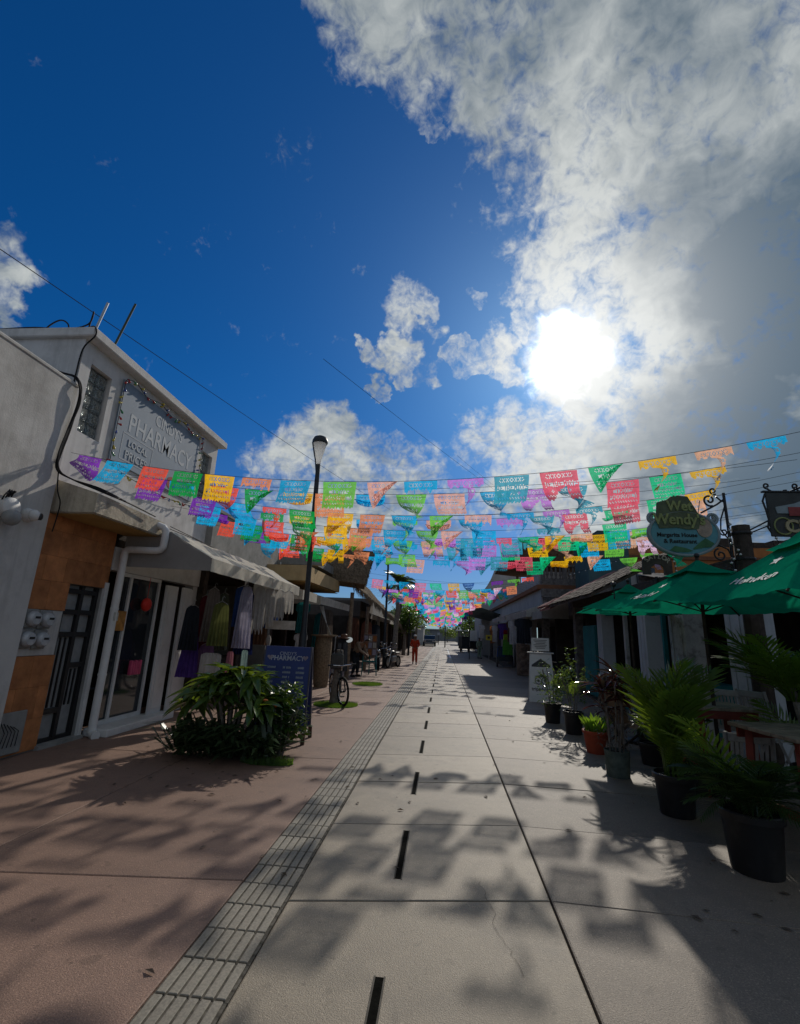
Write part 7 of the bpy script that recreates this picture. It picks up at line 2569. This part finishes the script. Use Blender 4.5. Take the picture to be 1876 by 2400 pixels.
def person(label, loc, rz, J, skin, top, legs, hairm=None, cap=None, skirt=None, shoes=None, sc=1.0):
    """J: joint positions in metres, facing -y"""
    t = thing('person', label, 'person', loc, rz)
    t.scale = (sc,) * 3
    R_ = dict(pelvis=(0.13, 0.10), belly=(0.125, 0.095), chest=(0.145, 0.105), neck=0.052, headb=(0.072, 0.085), headm=(0.078, 0.095), headt=(0.058, 0.072),
              shl=0.062, ell=0.043, wrl=0.030, shr=0.062, elr=0.043, wrr=0.030, hil=0.088, knl=0.058, anl=0.040, hir=0.088, knr=0.058, anr=0.040, tol=0.034, tor=0.034,
              pal=0.032, par=0.032)
    for s_ in 'lr':
        e, w_ = J['el' + s_], J['wr' + s_]
        d = (Vector(w_) - Vector(e)).normalized()
        J['pa' + s_] = tuple(Vector(w_) + d * 0.07)
    body = {k: (*J[k], R_[k]) for k in R_}
    bones = [('pelvis', 'belly'), ('belly', 'chest'), ('chest', 'neck'), ('neck', 'headb'), ('headb', 'headm'), ('headm', 'headt')]
    for s_ in 'lr':
        bones += [('chest', 'sh' + s_), ('sh' + s_, 'el' + s_), ('el' + s_, 'wr' + s_), ('wr' + s_, 'pa' + s_), ('pelvis', 'hi' + s_), ('hi' + s_, 'kn' + s_), ('kn' + s_, 'an' + s_), ('an' + s_, 'to' + s_)]
        d = (Vector(J['pa' + s_]) - Vector(J['wr' + s_])).normalized()
        sd_ = d.cross(Vector((1, 0, 0))).normalized()
        for k in range(4):
            n1, n2 = 'f%d%s' % (k, s_), 'g%d%s' % (k, s_)
            base = Vector(J['pa' + s_]) + sd_ * (0.026 - 0.0175 * k)
            L0 = (0.035, 0.042, 0.040, 0.032)[k]
            body[n1] = (*(base + d * L0 * 0.9), 0.0085)
            body[n2] = (*(base + d * L0 * 1.7 + Vector((0.012 if s_ == 'l' else -0.012, 0, 0))), 0.007)
            bones += [('pa' + s_, n1), (n1, n2)]
        th = Vector(J['wr' + s_]) + d * 0.03 + sd_ * 0.035
        body['t' + s_] = (*th, 0.010)
        body['u' + s_] = (*(th + d * 0.035 + sd_ * 0.008), 0.0085)
        bones += [('wr' + s_, 't' + s_), ('t' + s_, 'u' + s_)]
    me = skin_mesh('body', body, bones, 'pelvis')
    me.materials.append(skin)
    o = bpy.data.objects.new('body', me); C.objects.link(o); o.parent = t
    # top
    g = 1.16
    tj = {}
    for k in ('pelvis', 'belly', 'chest', 'shl', 'ell', 'wrl', 'shr', 'elr', 'wrr'):
        r = R_[k]
        r = tuple(x * g + 0.012 for x in r) if isinstance(r, tuple) else r * g + 0.014
        tj[k] = (*J[k], r)
    nk = lerpj(J['chest'], J['neck'], 0.62)
    tj['nk'] = (*nk, 0.075)
    me = skin_mesh('top', tj, [('pelvis', 'belly'), ('belly', 'chest'), ('chest', 'nk'), ('chest', 'shl'), ('shl', 'ell'), ('ell', 'wrl'), ('chest', 'shr'), ('shr', 'elr'), ('elr', 'wrr')], 'pelvis')
    me.materials.append(top)
    o = bpy.data.objects.new('jacket', me); C.objects.link(o); o.parent = t
    lj = {'pelvis': (*J['pelvis'], (0.155, 0.125))}
    lb_ = []
    for s_ in 'lr':
        lj['hi' + s_] = (*J['hi' + s_], 0.108)
        lj['kn' + s_] = (*J['kn' + s_], 0.078)
        lj['an' + s_] = (*lerpj(J['kn' + s_], J['an' + s_], 0.93), 0.066)
        lb_ += [('pelvis', 'hi' + s_), ('hi' + s_, 'kn' + s_), ('kn' + s_, 'an' + s_)]
    me = skin_mesh('trousers', lj, lb_, 'pelvis')
    me.materials.append(legs)
    o = bpy.data.objects.new('trousers', me); C.objects.link(o); o.parent = t
    hd_ = Vector(J['headm'])
    ax = (Vector(J['headt']) - Vector(J['headb'])).normalized()
    fw = Vector(J.get('face', (0, -1, 0))).normalized()
    if hairm:
        b = MB(); b.ball((0, 0, 0), (0.092, 0.108, 0.085), 16, 10)
        for i, v in enumerate(b.v):
            b.v[i] = hd_ - fw * 0.018 + ax * (0.055 + v.z * 0.8) + Vector((v.x, v.y, 0))
        b.build('hair', hairm, t, smooth=True)
    if cap:
        b = MB()
        b.ball((hd_.x, hd_.y, hd_.z + 0.055), (0.098, 0.112, 0.07), 16, 8)
        b.box(hd_.x - 0.07, hd_.x + 0.07, hd_.y - 0.20, hd_.y - 0.05, hd_.z + 0.045, hd_.z + 0.058, bev=0.005)
        b.build('cap', cap, t, smooth='auto')
    # eyes, nose, mouth, ears
    e_ = MB()
    rt = ax.cross(fw).normalized()
    for s_ in (-1, 1):
        c_ = hd_ + fw * 0.088 + rt * 0.031 * s_ + ax * 0.012
        e_.ball(tuple(c_), 0.011, 8, 6)
    e_.build('eyes', black, t, smooth=True)
    n_ = MB()
    c_ = hd_ + fw * 0.098 - ax * 0.012
    n_.ball(tuple(c_), (0.013, 0.018, 0.022), 8, 6)
    for s_ in (-1, 1):
        n_.ball(tuple(hd_ + rt * 0.083 * s_), (0.012, 0.02, 0.03), 8, 6)
    n_.build('nose_and_ears', skin, t, smooth=True)
    MB().ball(tuple(hd_ + fw * 0.085 - ax * 0.05), (0.024, 0.012, 0.006), 8, 6).build('mouth', mat('lips', (0.18, 0.06, 0.05), bump=0), t, smooth=True)
    for s_ in 'lr':
        a, b__ = Vector(J['an' + s_]), Vector(J['to' + s_])
        dd = (b__ - a)
        dd.z = 0
        dd.normalize()
        b = MB()
        b.M = Matrix.Translation((a.x, a.y, 0)) @ Matrix.Rotation(math.atan2(dd.y, dd.x), 4, 'Z')
        zb = max(0.0, a.z - 0.08)
        b.box(-0.07, 0.19, -0.045, 0.045, zb, zb + 0.085, bev=0.03)
        b.build('shoe', shoes or black, t, smooth='auto')
    return t


def stand_pose(stride=0.16, arms=0.0):
    return dict(pelvis=(0, 0, 0.92), belly=(0, 0, 1.05), chest=(0, 0.0, 1.28), neck=(0, -0.01, 1.44), headb=(0, -0.02, 1.51), headm=(0, -0.03, 1.585), headt=(0, -0.02, 1.66),
                shl=(0.175, 0, 1.37), ell=(0.235, 0.03, 1.10), wrl=(0.22, -0.10 - arms, 0.88), shr=(-0.175, 0, 1.37), elr=(-0.235, 0.05, 1.10), wrr=(-0.22, 0.0 + arms, 0.86),
                hil=(0.085, 0, 0.87), knl=(0.09, -stride * 0.75, 0.47), anl=(0.09, -stride, 0.08), hir=(-0.085, 0, 0.87), knr=(-0.09, stride * 0.25, 0.47), anr=(-0.09, stride * 1.3, 0.10),
                tol=(0.09, -stride - 0.13, 0.04), tor=(-0.10, stride * 1.2 - 0.11, 0.04))


sk1 = mat('skin_brown', (0.20, 0.105, 0.065), rough=0.55, spec=0.35, var=0.06, nscale=8, bump=0.05)
redsuit = cloth('red_suit', (0.42, 0.045, 0.02), 0.0)
J = stand_pose(0.10)
J.update(wrl=(0.15, -0.14, 1.0), wrr=(-0.15, -0.14, 1.0), ell=(0.25, 0.06, 1.12), elr=(-0.25, 0.06, 1.12))
person('person in a red jacket and red trousers with a white cap walking up the street', (-1.6, 28.8, 0), 0.1, J, sk1, redsuit, redsuit, cap=mat('white_cap', (0.6, 0.6, 0.58), rough=0.8), sc=0.98)
J = dict(pelvis=(0, 0.12, 0.90), belly=(0, 0.02, 1.02), chest=(0.05, -0.14, 1.20), neck=(0.06, -0.28, 1.28), headb=(0.07, -0.34, 1.31), headm=(0.07, -0.39, 1.35), headt=(0.07, -0.43, 1.40), face=(0, -0.9, -0.4),
         shl=(0.21, -0.12, 1.25), ell=(0.25, -0.22, 0.99), wrl=(0.16, -0.38, 0.84), shr=(-0.12, -0.12, 1.25), elr=(-0.17, -0.25, 1.0), wrr=(-0.06, -0.42, 0.88),
         hil=(0.085, 0.12, 0.86), knl=(0.10, 0.0, 0.46), anl=(0.12, 0.05, 0.08), hir=(-0.085, 0.12, 0.86), knr=(-0.10, -0.02, 0.46), anr=(-0.12, 0.12, 0.08), tol=(0.13, -0.09, 0.04), tor=(-0.14, -0.02, 0.04))
person('person in a beige shirt and dark trousers bending over the goods on the left', (-3.35, 19.3, 0), 1.1, J, sk1, cloth('beige', (0.22, 0.16, 0.12), 0.0), darkc, hairm=black)
J = stand_pose(0.04)
person('person in pale green clothes standing in the shade far on the right', (2.95, 40.0, 0), 0.6, J, sk1, cloth('pale_green', (0.28, 0.36, 0.28), 0.0), cloth('pale_green2', (0.22, 0.30, 0.22), 0.0), hairm=black, sc=0.97)

# ================================================================== palms and trees
def palm(label, x, y, h, n, L_, lean=(0, 0), seed=3):
    t = thing('palm_tree', label, 'palm tree', (x, y, 0), 0, 'palms along the left side')
    pts = [(lean[0] * f * f, lean[1] * f * f, h * f) for f in [k / 10 for k in range(11)]]
    MB().tube(pts, [0.16 - 0.07 * k / 10 + (0.03 if k == 0 else 0) for k in range(11)], 10).build('trunk', bark, t, smooth='auto')
    top = pts[-1]
    q = MB()
    q.ball((top[0], top[1], top[2] - 0.05), (0.14, 0.14, 0.2), 10, 7)
    q.build('crown_heart', brownl, t, smooth=True)
    for k in range(n):
        a = k * 2.39996 + seed
        tl = -0.25 + 1.35 * ((k * 0.618) % 1)
        l = L_ * rnd.uniform(0.85, 1.1)
        share('frond', FR_P[k % 3], darkp if k % 3 else areca, t, (top[0], top[1], top[2] + 0.05), (rnd.uniform(-0.4, 0.4), -tl, a), l)
    return t


palm('palm with a shaggy crown beside the second lamp post', -2.55, 26.2, 4.15, 26, 1.35, (0.15, 0))
palm('leaning palm on the left beyond the red suited walker', -3.3, 33.0, 3.9, 22, 1.3, (0.5, 0), 5)
palm('small palm farther down the left side', -2.6, 47.0, 3.3, 20, 1.4, (0.2, 0), 1)


def tree(label, x, y, h, r, n, m_, seed, size=0.32):
    t = thing('tree', label, 'tree', (x, y, 0), 0, 'leafy trees towards the end of the street')
    MB().tube([(0, 0, 0), (0.05, 0, h * 0.35), (-0.03, 0.05, h * 0.7)], [0.16, 0.12, 0.07], 9).build('trunk', bark, t, smooth='auto')
    b = MB()
    for k in range(6):
        a = k * 1.05
        b.tube([(0, 0, h * 0.45), (r * 0.35 * math.cos(a), r * 0.35 * math.sin(a), h * 0.7), (r * 0.6 * math.cos(a), r * 0.6 * math.sin(a), h * 0.85)], [0.06, 0.04, 0.015], 6)
    b.build('limbs', bark, t)
    leafy(t, m_, n, (0, 0, h * 0.8), (r, r, r * 0.85), size, LF, seed, name='crown')
    return t


tree('yellow green leafy tree at the left behind the palms', -3.2, 40.5, 3.6, 1.5, 1500, smallm, 31)
tree('darker leafy tree at the left before the far shops', -4.0, 52.0, 4.2, 1.9, 1500, broad, 32)
tree('green treetop far off on the right above the dark tarpaulin', 4.2, 66.0, 5.2, 2.2, 1400, smallm, 33, 0.4)
tree('tree closing the end of the street on the left', -5.5, 96.0, 4.8, 3.0, 1500, broad, 34, 0.5)
tree('tree closing the end of the street on the right', 5.0, 104.0, 4.6, 3.0, 1500, broad, 35, 0.5)
tree('low tree in the middle distance at the street end', 1.2, 128.0, 3.6, 2.6, 1300, broad, 36, 0.5)

# ================================================================== street end: low buildings, pickup, signs
T0 = Vector((-5, 84, 0))
t = thing('shop_building', 'low white building across the far end of the street, left of the pickup', 'building', T0, group='low white buildings at the street end')
L(-10, -3.3, 84, 90, 0, 3.0, 'wall', gwall)
L(-10.2, -3.1, 83.6, 90.2, 3.001, 3.2, 'roof', white)
L(-5.8, -4.6, 83.96, 83.995, 0.0, 2.2, 'door', dglass)
T0 = Vector((7, 92, 0))
t = thing('shop_building', 'low white roofed building at the far end on the right', 'building', T0, group='low white buildings at the street end')
L(3.0, 14, 92, 99, 0, 2.6, 'wall', stone)
L(2.6, 14.2, 91.5, 99.2, 2.601, 2.85, 'roof', white)
L(4.5, 6.5, 91.96, 91.995, 0, 2.2, 'door', dglass)
T0 = Vector((0, 150, 0))
t = thing('shop_building', 'long low building closing off the view at the very end', 'building', T0, group='low white buildings at the street end')
L(-25, 25, 150, 156, 0, 3.2, 'wall', mat('far_grey', (0.20, 0.20, 0.2), var=0.2, nscale=0.6))
L(-25.2, 25.2, 149.6, 156.2, 3.201, 3.5, 'roof', gwall)
carm = mat('dark_car_paint', (0.02, 0.024, 0.03), rough=0.25, spec=0.6, var=0.1, bump=0)
t = thing('pickup_car', 'dark car facing the street at the far end on the left', 'car', (-2.0, 76.0, 0))
b = MB()
b.prism([(-2.1, 0.35), (2.0, 0.35), (2.15, 0.6), (2.1, 0.95), (1.2, 1.05), (0.5, 1.6), (-0.9, 1.62), (-1.5, 1.05), (-2.1, 1.0)], 1.7, lambda u, v, w: (w - 0.85, -u, v))
b.build('body', carm, t)
MB().add([(-0.72, -1.21, 1.06), (0.72, -1.21, 1.06), (0.65, -0.56, 1.55), (-0.65, -0.56, 1.55)], [(0, 1, 2, 3)]).build('windscreen', dglass, t)
for s_ in (-1, 1):
    for yy in (-1.35, 1.3):
        q = MB(); q.M = Matrix.Translation((s_ * 0.86, yy, 0.34)) @ Matrix.Rotation(PI / 2, 4, 'Y')
        q.lathe([(0.33, -0.1), (0.34, -0.08), (0.34, 0.08), (0.33, 0.1), (0.2, 0.105), (0.2, -0.105)], 18)
        q.build('wheel', tyre, t, smooth='auto')
    MB().box(s_ * 0.62 - 0.16, s_ * 0.62 + 0.16, -2.17, -2.10, 0.68, 0.84, bev=0.02).build('headlight', chrome, t)
MB().box(-0.7, 0.7, -2.2, -2.08, 0.4, 0.55, bev=0.02).build('bumper', steel, t)
for (x, y, h, lb) in ((0.55, 98.0, 3.0, 'thin grey sign post in the middle distance'), (-0.75, 90.0, 2.2, 'short dark bollard post by the far pickup')):
    t = thing('traffic_sign', lb, 'sign', (x, y, 0))
    MB().tube([(0, 0, 0), (0, 0, h)], 0.05, 6).build('post', black, t)
    MB().box(-0.22, 0.22, -0.05, -0.02, h - 0.5, h - 0.05).build('plate', steel, t)
t = thing('lane_line', 'short white painted bars at the far right of the lane', 'marking', (1.15, 38.2, 0.0))
# painted pale bars by the far lane edge
for (x0, x1, y0, y1) in ((0.55, 0.70, 38.5, 62.0),):
    MB().box(x0 - 1.15, x1 - 1.15, y0 - 38.2, y1 - 38.2, 0.0, 0.006).build('bar', wb_, t)

# ================================================================== overhead wires
def wire(label, a, c_, sag, r=0.007, n=24):
    a, c_ = Vector(a), Vector(c_)
    o = MB().tube([(c_ - a) * (k / n) - Vector((0, 0, sag * 4 * (k / n) * (1 - k / n))) for k in range(n + 1)], r, 5).build('overhead_wire', rubber, loc=a)
    tag(o, label, 'wire', 'overhead wires')
    return o


wire('long overhead wire running from the upper left past the lamp head', (-6.6, 2.0, 6.40), (-3.6, 33.0, 10.15), 0.12)
wire('overhead wire slanting down from the middle of the sky', (-3.0, 10.0, 8.08), (4.7, 34.0, 11.5), 0.1, 0.006)
wire('second thin wire beside the slanting one', (0.5, 20.0, 9.5), (5.3, 34.0, 11.3), 0.08, 0.005)
wire('thin level wire low across the far sky over the lane', (-5.0, 27.5, 5.15), (4.6, 27.5, 4.7), 0.25, 0.006)
wire('higher level wire low across the far sky', (-5.0, 22.0, 5.5), (4.6, 22.4, 5.3), 0.2, 0.006)
